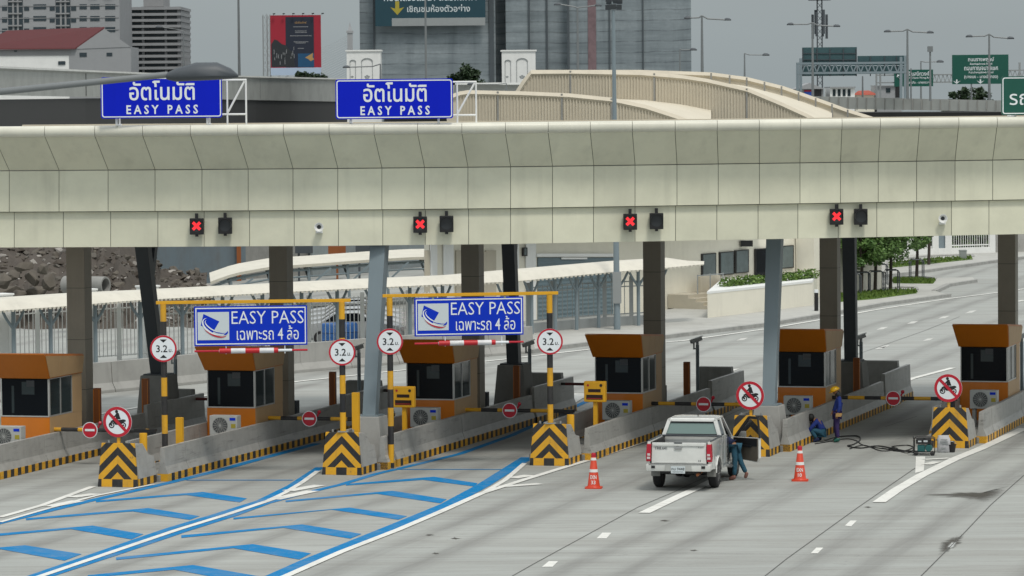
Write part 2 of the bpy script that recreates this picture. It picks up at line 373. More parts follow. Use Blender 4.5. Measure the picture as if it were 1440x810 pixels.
def skin_obj(name, vs, es, rad, mt, parent, sub=1, root=0):
    me = bpy.data.meshes.new('sk'); me.from_pydata([tuple(v) for v in vs], es, [])
    ob = bpy.data.objects.new('sk', me); COL.objects.link(ob)
    sk = ob.modifiers.new('s', 'SKIN')
    for i, r in enumerate(rad):
        d = me.skin_vertices[0].data[i]; d.radius = (r if isinstance(r, tuple) else (r, r)); d.use_root = (i == root)
    sb = ob.modifiers.new('u', 'SUBSURF'); sb.levels = sb.render_levels = sub
    bpy.context.view_layer.update(); dg = bpy.context.evaluated_depsgraph_get()
    nm = bpy.data.meshes.new_from_object(ob.evaluated_get(dg)); nm.name = name
    bpy.data.objects.remove(ob); bpy.data.meshes.remove(me)
    nm.materials.clear(); nm.materials.append(mt)
    for p in nm.polygons: p.use_smooth = True; p.material_index = 0
    o = bpy.data.objects.new(name, nm); COL.objects.link(o); o.parent = parent; return o
def lerp_at(tab, x):
    if x <= tab[0][0]: a, b = tab[0], tab[1]
    elif x >= tab[-1][0]: a, b = tab[-2], tab[-1]
    else:
        for a, b in zip(tab, tab[1:]):
            if a[0] <= x <= b[0]: break
    t = (x-a[0])/(b[0]-a[0]); return a[1]+t*(b[1]-a[1])
# ================================================================== ground and markings
gm = MB(); n = 12; L = 900
gm.face([(-L, -200, 0), (L, -200, 0), (L, L, 0), (-L, L, 0)])
struct(gm.build('ground', M['ground']))
def flat(mb, pts, z, mi=0): mb.face([G(x, y, z) for x, y in pts], mi)
ZSTEP = 0.0
def strip(mb, pts, w, z, mi=0, along=None):
    global ZSTEP
    ZSTEP += .00015; z += ZSTEP
    if mb is globals().get('w_mb'): z += .006
    """painted line of real width w (metres) along ground points given from the survey picture"""
    P = [G(x, y, z) for x, y in pts]; L_, R_ = [], []
    for i, p in enumerate(P):
        d = (P[min(i+1, len(P)-1)]-P[max(i-1, 0)]); d.z = 0; d.normalize()
        nrm = Vector((-d.y, d.x, 0)); L_.append(p+nrm*w/2); R_.append(p-nrm*w/2)
    mb.grid([L_, R_], mi)
def roadmark(name, mb, mt): struct(mb.build(name, mt, recalc=False))
b = MB()   # blue paint
strip(b, [(-10, 737.5), (67, 718.5), (133, 702.5), (207, 686), (253, 675), (300, 663.5), (372, 643.5), (447, 623.5)], .3, .008)
strip(b, [(262, 675), (412, 675)], .16, .008)
strip(b, [(40, 812), (150, 774), (240, 743), (310, 722), (367, 704), (410, 683), (450, 657)], .26, .008)
strip(b, [(62, 812), (170, 776.5), (260, 746), (330, 724), (375, 707.5), (430, 693), (480, 681), (530, 666), (590, 652), (647, 638), (720, 612), (830, 562)], .24, .008)
strip(b, [(560, 660), (714, 660)], .16, .008)
strip(b, [(372, 816), (430, 790), (480, 770), (557, 739), (630, 709), (680, 682), (742, 643)], .4, .008)
def chev(A, B, C, D, E, F): flat(b, [A, B, E, F], .008); flat(b, [B, C, D, E], .008)
def cc(*p): chev(*[(x/3, y/3+540) for x, y in p])
cc((405, 491), (855, 455), (1042, 482), (1012, 499), (785, 468), (405, 499))
cc((110, 566), (625, 523), (842, 557), (800, 573), (560, 537), (110, 574))
cc((-300, 655), (390, 597), (605, 633), (555, 655), (300, 612), (-300, 668))
cc((-400, 722), (105, 680), (345, 717), (272, 745), (5, 697), (-400, 735))
cc((20+1440, 421), (390+1440, 391), (575+1440, 418), (562+1440, 432), (345+1440, 404), (20+1440, 428))
cc((1205, 491), (1655, 450), (1885, 486), (1858, 503), (1590, 463), (1205, 498))
cc((985, 563), (1475, 521), (1718, 557), (1680, 572), (1400, 530), (985, 571))
cc((765, 638), (1275, 592), (1525, 632), (1478, 652), (1195, 606), (765, 649))
cc((490, 731), (1065, 675), (1312, 714), (1262, 740), (985, 692), (490, 742))
cc((370, 806), (815, 763), (1100, 812), (1020, 835), (735, 783), (370, 818))
roadmark('blue_lane_marking', b, M['blue_line'])
w = w_mb = MB(); w_far = MB()   # white paint
strip(w, [(51, 812), (160, 775), (250, 744.5), (320, 723), (371, 706), (395, 698)], .2, .012)
strip(w, [(372, 706), (400, 693), (425, 678), (447, 662)], .16, .008)
strip(w, [(0, 727), (60, 710), (130, 684)], .2, .008); strip(w, [(0, 734), (70, 714), (134, 697), (215, 681)], .14, .012)
strip(w, [(388, 816), (440, 793), (480, 775.5), (560, 744.5), (620, 719), (677, 693.5), (735, 675), (793, 657), (830, 646), (905, 621)], .22, .012)
strip(w, [(681, 692), (710, 675), (738, 651)], .16, .008)
for a, c in (((705, 684), (760, 680)), ((720, 672), (745, 668)), ((385, 702), (440, 690)), ((405, 690), (450, 682)), ((70, 712), (110, 704)), ((100, 699), (135, 694))): strip(w, [a, c], .4, .008)
strip(w, [(906, 721), (950, 700), (985, 684), (1003, 675)], .3, .008)
for q in ([(839, 757), (847, 749), (860, 749), (853, 757)], [(762, 797), (772, 789), (785, 789), (777, 797)], [(1188, 739), (1196, 732), (1205, 732), (1197, 740)], [(1140, 778), (1148, 770), (1158, 770), (1150, 778)]): flat(w, q, .008)
strip(w, [(1236, 706), (1262, 688), (1296, 668), (1343, 645), (1380, 630), (1440, 602)], .34, .008)
flat(w, [(1288, 642), (1301, 642), (1299, 662), (1287, 665)], .008); strip(w, [(1300, 646), (1335, 644)], .25, .008); strip(w, [(1302, 653), (1318, 649)], .3, .008)
for q in ((1043, 651), (1029, 583), (1238, 687), (1240, 605), (1243, 682), (1283, 580), (1305, 652), (1327, 558), (1365, 535), (1175, 690)):
    x, y = q[0], q[1]/3+260
    flat(w_far, [(x-8, y+2.2), (x-1, y-1.2), (x+9, y-2.2), (x+2, y+1.4)], .008)
flat(w, [(1018, 524), (1030, 519), (1040, 518), (1028, 523)], .008)
strip(w, [(1245, 548), (1283, 532), (1340, 517)], .25, .008); strip(w, [(1236, 562), (1244, 552), (1252, 540)], .6, .008); strip(w, [(1236, 549), (1262, 541)], .3, .008)
strip(w, [(1010, 566), (1028, 548), (1040, 544)], .6, .008); strip(w, [(985, 560), (1012, 553)], .4, .008); strip(w, [(990, 571), (1012, 566)], .4, .008)
strip(w, [(778, 577), (805, 560), (822, 553)], .7, .008); strip(w, [(780, 563), (812, 555)], .35, .008); strip(w, [(770, 574), (790, 569)], .4, .008)
strip(w, [(540, 591), (552, 584)], .5, .008); strip(w, [(270, 602), (290, 590)], .5, .008)
strip(w, [(140, 582), (265, 560), (420, 536), (700, 506), (855, 488), (960, 479), (1080, 462), (1156, 449), (1240, 434), (1333, 420), (1405, 411), (1440, 406)], .22, .008)
strip(w, [(1430, 424), (1440, 422)], .25, .008)
roadmark('white_lane_marking', w, M['white_line']); roadmark('faded_lane_dash', w_far, M['faded_line'])
j = MB()
for p in ([(593+120, 814), (750, 793), (840, 744), (897, 713), (947, 692), (1000, 667)], [(1073, 812), (1107, 785), (1207, 713), (1287, 658)], [(1293, 812), (1357, 748), (1393, 710), (1440, 668)], [(1200, 500), (1300, 465), (1350, 445)], [(1245, 600), (1290, 585)], [(1010, 590), (1120, 540), (1200, 512)]):
    strip(j, p, .024, .004)
for p in ([(690, 777), (1000, 778), (1300, 782)], [(840, 719), (1000, 718), (1210, 722)], [(600, 744), (760, 741)]): strip(j, p, .012, .004)
roadmark('expansion_joint', j, M['joint'])
st = MB()
def blob(mb, pts, z, jit=2):
    out = []
    for i, p in enumerate(pts):
        q = pts[(i+1) % len(pts)]
        for k in range(5):
            t = k/5; out.append((p[0]+(q[0]-p[0])*t+random.uniform(-jit, jit), p[1]+(q[1]-p[1])*t+random.uniform(-jit, jit)*.35))
    cx, cy = sum(p[0] for p in out)/len(out), sum(p[1] for p in out)/len(out); P = [G(x, y, z) for x, y in out]
    In = [G(cx+(x-cx)*.3, cy+(y-cy)*.3, z) for x, y in out]; mb.grid([P, In], 0, True); mb.face(In)
blob(st, [(1270, 697), (1340, 692), (1405, 690), (1428, 681), (1420, 696), (1395, 707), (1340, 702)], .004, 3)
blob(st, [(1320, 760), (1345, 752), (1360, 748), (1354, 766), (1330, 780), (1316, 784)], .004, 2.5)
for c in ((640, 757), (612, 778), (604, 752), (935, 732), (976, 774), (1220, 713)): blob(st, [(c[0]-9, c[1]), (c[0], c[1]-2), (c[0]+10, c[1]+.5), (c[0], c[1]+2)], .004, 2)
def fading(name, mb, mt):
    o = mb.build(name, mt, recalc=False); at = o.data.attributes.new('fade', 'FLOAT', 'POINT'); vals = [1.0]*len(mb.v); i = 0
    for f in FADE[name]: 
        for k in range(f): vals[i+k] = 0.0
        i += 3*f
    at.data.foreach_set('value', vals); struct(o)
FADE = dict(road_stain=[5*7, 5*6]+[20]*6, pale_road_patch=[25])
fading('road_stain', st, M['stain'])
pt = MB(); blob(pt, [(1329, 770), (1338, 761), (1347, 760), (1344, 770), (1335, 773)], .008, 1.2); fading('pale_road_patch', pt, M['patch'])
# kerbs and pavement
def slab(name, pts, z, mt):
    P = [G(x, y, 0) for x, y in pts]; mb = MB(); mb.loft([P, [p+Vector((0, 0, z)) for p in P]]); return struct(mb.build(name, mt))
KL = [(745, 497), (786, 491), (826, 486), (935, 476), (1078, 458.5), (1155, 445.5), (1240, 430), (1334, 417.5)]
slab('pavement', KL+[(1322, 415), (1314, 411.6), (1333, 403), (1371, 397), (1368, 393), (1250, 396), (1180, 405), (930, 440), (745, 470)], .13, M['paving'])
slab('far_pavement', [(1240, 390), (1295, 383.5), (1404, 368), (1470, 359), (1470, 345), (1240, 350)], .13, M['paving'])
def kerb(pts, name='kerb', w=.3, h=.16):
    mb = MB(); P = [G(x, y, 0) for x, y in pts]
    for p, q in zip(P, P[1:]):
        mb.beam(p+Vector((0, 0, h/2)), q+Vector((0, 0, h/2)), w, h)
    struct(mb.build(name, M['kerb']))
kerb(KL); kerb([(1314, 412), (1333, 403), (1371, 397)]); kerb([(1240, 390.5), (1295, 384), (1404, 368.5), (1470, 360)])
def grass_patch(name, pts, dens, label):
    P = [G(x, y, .17) for x, y in pts]; base = MB(); base.loft([[p-Vector((0, 0, .17)) for p in P], P])
    o = base.build(name+'_soil', M['grass']); struct(o); kerb(pts+[pts[0]], 'kerb', .22, .2)
    # scatter blades inside polygon
    mb = MB(); x0, x1 = min(p.x for p in P), max(p.x for p in P); y0, y1 = min(p.y for p in P), max(p.y for p in P)
    def inside(x, y):
        c = False
        for a, d in zip(P, P[1:]+P[:1]):
            if (a.y > y) != (d.y > y) and x < (d.x-a.x)*(y-a.y)/(d.y-a.y)+a.x: c = not c
        return c
    for _ in range(dens):
        x, y = random.uniform(x0, x1), random.uniform(y0, y1)
        if not inside(x, y): continue
        t = random.uniform(0, 6.28); h = random.uniform(.08, .2); dx, dy = .09*math.cos(t), .09*math.sin(t)
        mb.face([(x-dx, y-dy, .17), (x+dx, y+dy, .17), (x+dx*.2+random.uniform(-.05, .05), y, .17+h)])
    tag(mb.build(name, M['grass'], recalc=False), label, 'grass', kind='stuff')
grass_patch('grass', [(1170, 424.5), (1230, 419.5), (1289, 411.5), (1288, 408.5), (1262, 408), (1190, 413), (1165, 417)], 2500, 'short grass under the guarded young trees beside the road')
grass_patch('grass', [(1256, 397.5), (1312, 398), (1315, 394.5), (1290, 392.5), (1256, 392.5)], 1500, 'small grass island around the single guarded tree')
grass_patch('grass', [(1250, 376), (1310, 370), (1368, 364), (1366, 361.5), (1300, 364), (1250, 370)], 1500, 'sunburnt grass strip along the far white wall')
# ================================================================== toll islands
BP = [(-165, 704), (165, 685), (480, 668), (772, 655), (1055, 642), (1335, 630)]
O = [G(x, y) for x, y in BP]
IN = ['leftmost island', 'island under left EASY PASS sign', 'island under right EASY PASS sign', 'island left of the pickup', 'island behind open pickup door', 'rightmost island by the generator']
def IS(i, u, v, z=0.): return O[i]+RD*u+LD*v+Vector((0, 0, z))
def vs(i, px, u, z=0.):
    lo, hi = -5, 60
    for _ in range(40):
        md = (lo+hi)/2
        if proj(IS(i, u, md, z))[0] < px: lo = md
        else: hi = md
    return lo
def place(i, proto, u, v, label, z=0.): return dup(proto, IS(i, u, v, z), label, -ANG)
def first(o, i, u, v, z=0.): o.location = IS(i, u, v, z); o.rotation_euler = (0, 0, -ANG); return o
def each(proto, spots, lab):
    """proto built at origin; spots = [(island, u, v[, z])]; lab = function(k, island)"""
    for k, s in enumerate(spots):
        i, u, v = s[:3]; z = s[3] if len(s) > 3 else 0
        if k == 0: first(proto, i, u, v, z); proto['label'] = lab(k, i)
        else: place(i, proto, u, v, lab(k, i), z)
# island base
ib = MB(); ib.box(-1.05, .62, 1.62, 22.6, 0, .18)
p0 = ib.build('island_base', M['conc_d'], bevel=.02); tag(p0, 'x', 'traffic island', 'concrete bases of the toll islands')
each(p0, [(i, 0, 0) for i in range(6)], lambda k, i: 'low grey concrete base of the '+IN[i])
# chevron nose block
nb = thing('crash_block', 'x', 'crash block', group='chevron crash blocks at the island noses')
q = MB(); q.hexa([(-.58, 0, 0), (.58, 0, 0), (.58, .09, 0), (-.58, .09, 0)], [(-.48, .08, 1.2), (.48, .08, 1.2), (.48, .16, 1.2), (-.48, .16, 1.2)])
q.build('chevron_panel', M['chev'], nb, bevel=.012)
q = MB(); sec = lambda w0, w1, z1, v: [(-w0, v, 0), (w0, v, 0), (w0, v, .22), (w1, v, z1), (-w1, v, z1), (-w0, v, .22)]
q.loft([sec(.575, .47, 1.17, .165), sec(.575, .46, 1.14, .75), sec(.575, .5, .80, 1.12), sec(.575, .5, .74, 1.5)])
q.build('concrete_tail', M['curb'], nb, bevel=.015)
q = MB(); q.tube((-.3, .18, 1.2), (-.3, .18, 1.27), .03); q.tube((.3, .18, 1.2), (.3, .18, 1.27), .03); q.build('lifting_eye', M['galv'], nb)
NBL = {1: 'yellow and black chevron block below the leftmost no-motorcycle sign', 2: 'chevron block with a striped gantry post standing on it, left of centre', 3: 'chevron block left of the pickup, carrying the right gantry post', 4: "chevron block half hidden by the pickup's open door", 5: 'rightmost chevron block, with generator and white sack before it'}
each(nb, [(i, 0, 0) for i in range(1, 6)], lambda k, i: NBL[i])
# barriers
def barrier(v0, v1, h=.95, name='concrete_barrier'):
    mb = MB(); s = lambda v, hh: [(-.2, v, 0), (.13, v, 0), (.13, v, .2), (.045, v, .42), (.02, v, hh), (-.10, v, hh), (-.13, v, .42), (-.2, v, .2)]
    mb.loft([s(v0, h), s(v1, h)]); o = mb.build(name, M['curb'], bevel=.012)
    return tag(o, 'x', 'barrier', 'concrete barriers along the toll islands')
U = .72
bA, bB, bC = barrier(0, 1.62), barrier(0, 5.95), barrier(0, 7.9)
bA2 = barrier(0, .72)
each(bA, [(i, U, 1.68) for i in (1, 3, 4, 5)], lambda k, i: 'short concrete barrier just behind the chevron block, '+IN[i])
each(bA2, [(2, U, 1.66), (2, U, 2.58)], lambda k, i: ['short barrier piece in front of the striped post, '+IN[2], 'short barrier piece behind the striped post, '+IN[2]][k])
each(bB, [(i, U, 3.34) for i in range(6)], lambda k, i: 'long concrete barrier on the right beside the booth, '+IN[i])
each(bC, [(i, U, 9.33) for i in range(6)], lambda k, i: 'long concrete barrier behind the booth, right edge, '+IN[i])
bL, bLf = barrier(0, 5.6), barrier(0, 7.9)
each(bL, [(i, -1.0, 3.4) for i in range(1, 6)], lambda k, i: 'shaded barrier on the left edge facing the booth, '+IN[i])
each(bLf, [(i, -1.0, 9.05) for i in range(6)], lambda k, i: 'shaded barrier on the left edge behind the booth, '+IN[i])
bT = barrier(0, 2.4, 1.18)
tb = [(i, .74, 17.4) for i in range(6)]
each(bT, tb, lambda k, i: 'tall dark barrier section at the rear right, '+IN[i])
bT2 = barrier(0, 2.6, 1.15)
each(bT2, [(i, .66, 20.0) for i in range(6)], lambda k, i: 'rearmost dark barrier section closing the '+IN[i])
mb = MB(); mb.prism([(-.95, 0), (.4, 0), (.4, .3), (.3, 1.25), (-.85, 1.25), (-.95, .3)], 'y', 0, .35)
eb = tag(mb.build('end_wall', M['conc_d'], bevel=.02), 'x', 'end wall', 'end walls at the rear of the toll islands')
each(eb, [(i, -.1, 22.7) for i in range(6)], lambda k, i: 'dark concrete wall closing the rear end of the '+IN[i])
# ---- booths
BU = -.2
booth = thing('toll_booth', 'x', 'toll booth', group='orange toll booths on the islands')
q = MB(); q.box(-.76, .76, 0, 2.45, .18, 1.4); q.build('lower_wall', M['orange'], booth, bevel=.01)
q = MB(); q.box(.762, .775, .02, 2.43, .2, 1.395)
q.box(.745, .775, 1.75, 2.45, 1.4, 2.52); q.build('side_cladding', M['wood'], booth)
q = MB(); q.box(-.74, .74, .02, .06, 1.43, 2.5); q.build('front_window', M['glass'], booth)
q = MB(); q.box(.725, .74, .06, 1.74, 1.43, 2.5); f = q.build('side_window', M['glass2'], booth)
q = MB()
for v in (.04, .86, 1.73): q.box(.742, .765, v, v+.035, 1.43, 2.5)
q.box(.742, .765, .04, 1.765, 1.4, 1.44); q.box(.742, .765, .04, 1.765, 2.49, 2.52); q.build('window_frame', M['alu'], f)
q = MB()
for u in (-.75, .72): q.box(u, u+.03, 0, .04, 1.43, 2.5)
q.box(-.75, .75, -.012, .03, 1.4, 1.435); q.build('front_frame', M['alu'], booth)
q = MB(); q.box(-.755, -.72, .05, 2.45, 1.4, 2.52); q.box(-.76, .76, 2.4, 2.45, 1.4, 2.52); q.build('rear_wall', M['wood'], booth)
q = MB(); q.box(-.42, -.34, .012, .02, 1.5, 2.3); q.box(-.1, .3, .010, .02, 2.05, 2.42); q.build('inner_panel_reflection', M['glass2'], booth)  # narrow bar is an inner mullion; wider lighter pane doubles as a painted reflection
q = MB(); q.box(.05, .3, .008, .018, 2.28, 2.46); q.build('notice', M['sigdark'], booth)
q = MB(); q.hexa([(-.8, -.06, 2.52), (.8, -.06, 2.52), (.8, 2.45, 2.52), (-.8, 2.45, 2.52)], [(-.92, -.58, 3.25), (.86, -.58, 3.25), (.86, 2.45, 3.06), (-.92, 2.45, 3.06)])
hd = q.build('roof_hood', M['hood'], booth, bevel=.02)
q = MB()
for k in range(4):
    a, c = .02+k*.61, .02+k*.61+.59
    zt_ = lambda y: 3.22-.063*(y+.58)
    q.hexa([(.806, a-.02 if k else -.03, 2.55), (.812, a-.02 if k else -.03, 2.55), (.812, c, 2.55+.0), (.806, c, 2.55)], [(.862, a-(.5 if k == 0 else 0), zt_(a-(.5 if k == 0 else 0))), (.872, a-(.5 if k == 0 else 0), zt_(a-(.5 if k == 0 else 0))), (.872, c, zt_(c)), (.862, c, zt_(c))])
q.build('side_panel', M['wood'], hd)
q = MB(); q.loft([[(-.9, -.56, 3.252), (.84, -.56, 3.252), (.84, 2.42, 3.064), (-.9, 2.42, 3.064)], [(-.9, -.56, 3.275), (.84, -.56, 3.275), (.84, 2.42, 3.087), (-.9, 2.42, 3.087)]]); q.build('roof_sheet', M['hood'], hd)
btgt = [35, 324.6, 604.6, 869.7, 1127, 1383.5]
BV = [vs(i, btgt[i], BU, 1.9) for i in range(6)]
print('booth v', [round(x, 2) for x in BV])
BL = ['orange toll booth at the far left, cut by the picture edge', 'orange toll booth directly below the left EASY PASS sign', 'orange toll booth directly below the right EASY PASS sign', 'orange toll booth left of the pickup with a yellow display before it', 'orange toll booth above the crouching worker', 'rightmost orange toll booth, above the generator']
each(booth, [(i, BU, BV[i]) for i in range(6)], lambda k, i: BL[i])
# air conditioner in front of every booth
ac = thing('air_conditioner', 'x', 'air conditioner', group='outdoor air conditioner units before the booths')
q = MB(); q.box(-.43, .43, 0, .34, .1, .68); q.build('casing', M['acwhite'], ac, bevel=.02)
q = MB(); q.disc((-.1, .39), .235, -.006, 28); q.build('fan_opening', M['sigdark'], ac)
q = MB()
for r_ in (.06, .1, .14, .18, .22): q.disc((-.1, .39), r_+.006, -.012, 24, 0, r_)
for k in range(8):
    t = k*math.pi/8; q.beam((-.1-.23*math.cos(t), -.012, .39-.23*math.sin(t)), (-.1+.23*math.cos(t), -.012, .39+.23*math.sin(t)), .007, .007)
q.build('grille', M['acwhite'], ac)
q = MB(); q.box(.2, .38, -.006, .004, .54, .62); q.build('badge', M['signblue2'], ac)
q = MB(); q.box(.24, .38, -.006, .004, .32, .44); q.build('energy_label', M['gold'], ac)
q = MB(); q.box(-.36, -.26, .05, .3, -.45, .1); q.box(.26, .36, .05, .3, -.45, .1); q.build('stand', M['conc'], ac)
acpx = [10, 314, 596, 866, 1121, 1383]
each(ac, [(i, .12 if i else .12, vs(i, acpx[i], .12, 1.0), .62) for i in range(6)], lambda k, i: 'grey-white air conditioner unit before the booth, '+IN[i])
# yellow displays on posts
ds = thing('lane_display', 'x', 'display', group='yellow lane display units on posts')
q = MB(); q.box(-.06, .06, .06, .18, .2, 1.65); q.build('post', M['yellow'], ds)
cs = MB().box(-.33, .33, 0, .2, 1.5, 2.12).build('casing', M['yellow'], ds, bevel=.04)
q = MB(); q.box(-.19, .19, -.008, .01, 1.80, 1.89); q.box(-.25, .25, -.008, .01, 1.58, 1.72); q.build('screen', M['led'], cs)
q = MB()
for k in range(14): q.box(-.23+k*.033, -.215+k*.033, -.014, -.006, 1.60, 1.62)
q.build('screen_text', M['ledred'], cs)
q = MB(); q.disc((-.2, 2.0), .035, -.008, 12); q.build('red_lamp', M['tail'], cs)
q = MB(); q.disc((.2, 2.0), .045, -.008, 12); q.build('green_lamp', M['black'], cs)
each(ds, [(2, .25, vs(2, 567, .25, 1.8)), (3, .25, vs(3, 836, .25, 1.8))], lambda k, i: ['yellow lane display right of the striped post, '+IN[2], 'yellow lane display on a post, '+IN[3]][k])
# bollards
def solo(mb, name, mt, label, cat, loc, rot=-ANG, group=None, **kw):
    return tag(mb.build(name, mt, None, loc, rot, **kw), label, cat, group)
by = thing('bollard', 'x', 'bollard', group='yellow bollards on the islands')
q = MB(); q.box(-.1, .1, -.07, .07, 0, 1.5); q.build('post', M['yellow'], by, bevel=.01)
q = MB(); q.box(-.14, .14, -.11, .11, 0, .03); q.build('base_plate', M['galv'], by)
each(by, [(1, .45, vs(1, 253, .45, .9), .12), (2, .12, 1.0, .75)], lambda k, i: ['tall yellow square bollard right of the striped post, '+IN[1], 'tall yellow square bollard right of the chevron-mounted post'][k])
bs_ = thing('bollard', 'x', 'bollard', group='yellow bollards on the islands')
q = MB(); q.tube((0, 0, 0), (0, 0, .62), .11, n=14); q.build('post', M['yellow'], bs_, smooth=True, bevel=.01)
q = MB(); q.box(-.14, .14, -.14, .14, 0, .02); q.build('base_plate', M['galv'], bs_)
each(bs_, [(1, .25, 1.35, .75), (3, .3, 1.3, .75)], lambda k, i: ['short yellow bollard just right of the leftmost chevron block', 'short yellow bollard just right of the chevron block, '+IN[3]][k])
# rust-brown posts, cameras
br = thing('brown_post', 'x', 'post', group='rust-brown square posts at the island rears')
q = MB(); q.box(-.1, .1, -.08, .08, 0, 1.95); q.build('post', M['rust'], br, bevel=.01)
q = MB(); q.box(-.101, -.08, -.085, -.08, .1, 1.9); q.box(.08, .101, -.085, -.08, .1, 1.9); q.build('edge_strip', M['orange'], br)
bp = [(0, 137), (0, 205), (1, 468), (2, 727), (3, 966), (4, 1205)]
bl = ['rust-brown post right of the leftmost booth', 'rust-brown post beside the leftmost dark strut']+['rust-brown post behind the booth, '+IN[i] for i in (1, 2, 3, 4)]
each(br, [(i, .45, vs(i, px, .45, 1.5)) for i, px in bp], lambda k, i: bl[k])
cc_ = thing('security_camera', 'x', 'camera', group='security cameras on the island rears')
q = MB(); q.tube((0, 0, 0), (0, 0, 2.3), .06, n=10); q.build('pole', M['steel_l'], cc_, smooth=True)
q = MB(); q.box(-.04, .04, -.05, .05, 2.1, 2.42); q.beam((-.12, 0, 2.15), (-.12, 0, 2.4), .05, .05); q.beam((-.12, 0, 2.2), (0, 0, 2.14), .04, .04); q.build('bracket', M['galv'], cc_)
q = MB(); q.beam((-.2, -.1, 2.40), (.14, .06, 2.52), .13, .12); hs = q.build('housing', M['galv'], cc_, bevel=.02)
q = MB(); q.beam((-.24, -.11, 2.46), (.16, .07, 2.60), .15, .02); q.build('sun_shield', M['white'], hs)
q = MB(); q.beam((-.202, -.101, 2.40), (-.212, -.106, 2.397), .1, .09); q.build('lens', M['black'], hs)
cp = [247, 505, 745, 981, 1211, 1437]
each(cc_, [(i, .1, vs(i, cp[i], .1, 1.5)) for i in range(6)], lambda k, i: 'grey security camera on a pole at the rear, '+IN[i])
# ---- barrier arms
bm_ = thing('boom_barrier', 'x', 'barrier arm', group='striped barrier arms across the lanes')
q = MB(); q.box(-.18, .18, -.15, .15, .18, 1.0); cb = q.build('cabinet', M['steel_d'], bm_, bevel=.02)
q = MB(); q.box(-.2, .2, -.17, .17, 1.0, 1.04); q.build('cabinet_lid', M['black'], cb)
q = MB(); q.tube((-3.75, -.2, 1.02), (.1, -.2, 1.02), .06, n=8); q.build('arm', M['armx'], bm_)
q = MB(); q.beam((-.35, -.2, 1.02), (.3, -.2, 1.02), .13, .1); q.build('arm_clamp', M['black'], bm_)
q = MB(); q.lathe([(.0, -.30), (.235, -.30), (.235, -.27), (0, -.27)], (-1.7, 0, 1.02), 24, axis='y'); sg = q.build('no_entry_sign', M['letter'], bm_)
q = MB(); q.disc((-1.7, 1.02), .215, -.304, 24); q.build('red_disc', M['red'], sg)
q = MB(); q.box(-1.7-.15, -1.7+.15, -.312, -.306, .99, 1.055); q.build('white_bar', M['letter'], sg)
q = MB(); q.beam((-1.5, -.2, 1.05), (-1.42, -.2, 1.2), .05, .05); q.ball((-1.42, -.2, 1.22), .06, 8); q.build('red_lamp', M['tail'], bm_)
AL = ['striped barrier arm across the leftmost lane, beside the first chevron block', 'striped barrier arm below the left EASY PASS sign', 'striped barrier arm below the right EASY PASS sign', 'striped barrier arm across the lane ahead of the pickup', 'striped barrier arm above the standing worker and generator lane']
each(bm_, [(i, u_, v) for i, u_, v in ((1, -1.45, 6.1), (2, -1.4, 6.6), (3, -1.33, 6.8), (4, -1.1, 6.3), (5, -1.0, 5.8))], lambda k, i: AL[k])
rb = thing('boom_barrier', 'x', 'barrier arm', group='dark rear barrier arms')
q = MB(); q.box(-.18, .18, -.15, .15, .18, 1.0); q.build('cabinet', M['steel_d'], rb, bevel=.02)
q = MB(); q.tube((-3.95, -.2, 1.02), (.1, -.2, 1.02), .05, n=8); q.build('arm', striped('shaded_arm_bands', 'X', 1.6, (.16, .02, .02), (.05, .045, .04)), rb)  # band colours darkened to paint in the shadow on the rear arms
each(rb, [(i, -1.0, 17.5) for i in (1, 2, 3)], lambda k, i: 'dark barrier arm at the lane exit left of the '+IN[i])
# ---- no-motorcycle signs
ms = thing('prohibition_sign', 'x', 'road sign', group='round no-motorcycle signs on chevron blocks')
q = MB(); q.tube((0, 0, 0), (0, 0, .5), .05, n=10); q.build('post', striped('sign_post_bands', 'Z', .3), ms)
q = MB(); q.lathe([(0, -.02), (.42, -.02), (.42, .0), (0, .0)], (0, -.06, .58), 40, axis='y'); pl = q.build('plate', M['letter'], ms)
q = MB(); q.disc((0, .58), .418, -.084, 40, 0, .335)
q.face([(-.28, -.086, .58+.22), (-.22, -.086, .58+.28), (.28, -.086, .58-.22), (.22, -.086, .58-.28)]); q.build('red_ring', M['red'], pl)
def P2(mb, pts, y): mb.face([(x, y, z) for x, z in pts])
q = MB()
for cx in (-.17, .17): q.disc((cx, .49), .085, -.0822, 20, 0, .052); q.disc((cx, .49), .028, -.0822, 12)
P2(q, [(-.19, .60), (-.10, .665), (.02, .63), (.18, .655), (.24, .64), (.25, .60), (.12, .55), (.06, .50), (-.06, .50), (-.12, .57)], -.0826)
P2(q, [(-.04, .655), (-.055, .79), (.0, .84), (.045, .82), (.075, .72), (.10, .655)], -.0830); q.disc((-.02, .865), .045, -.0830, 14)
P2(q, [(-.045, .78), (-.16, .69), (-.17, .66), (-.03, .73)], -.0834); P2(q, [(.02, .66), (.06, .54), (.0, .53), (-.03, .62)], -.0834); P2(q, [(-.19, .62), (-.22, .49), (-.175, .49), (-.14, .60)], -.0834)
q.build('motorcycle_symbol', M['black'], pl)
ML = ['round no-motorcycle sign on the leftmost chevron block', "round no-motorcycle sign above the pickup's open door", 'round no-motorcycle sign above the generator']
each(ms, [(1, -.02, .2, 1.2), (4, -.02, .2, 1.2), (5, -.05, .2, 1.2)], lambda k, i: ML[k])
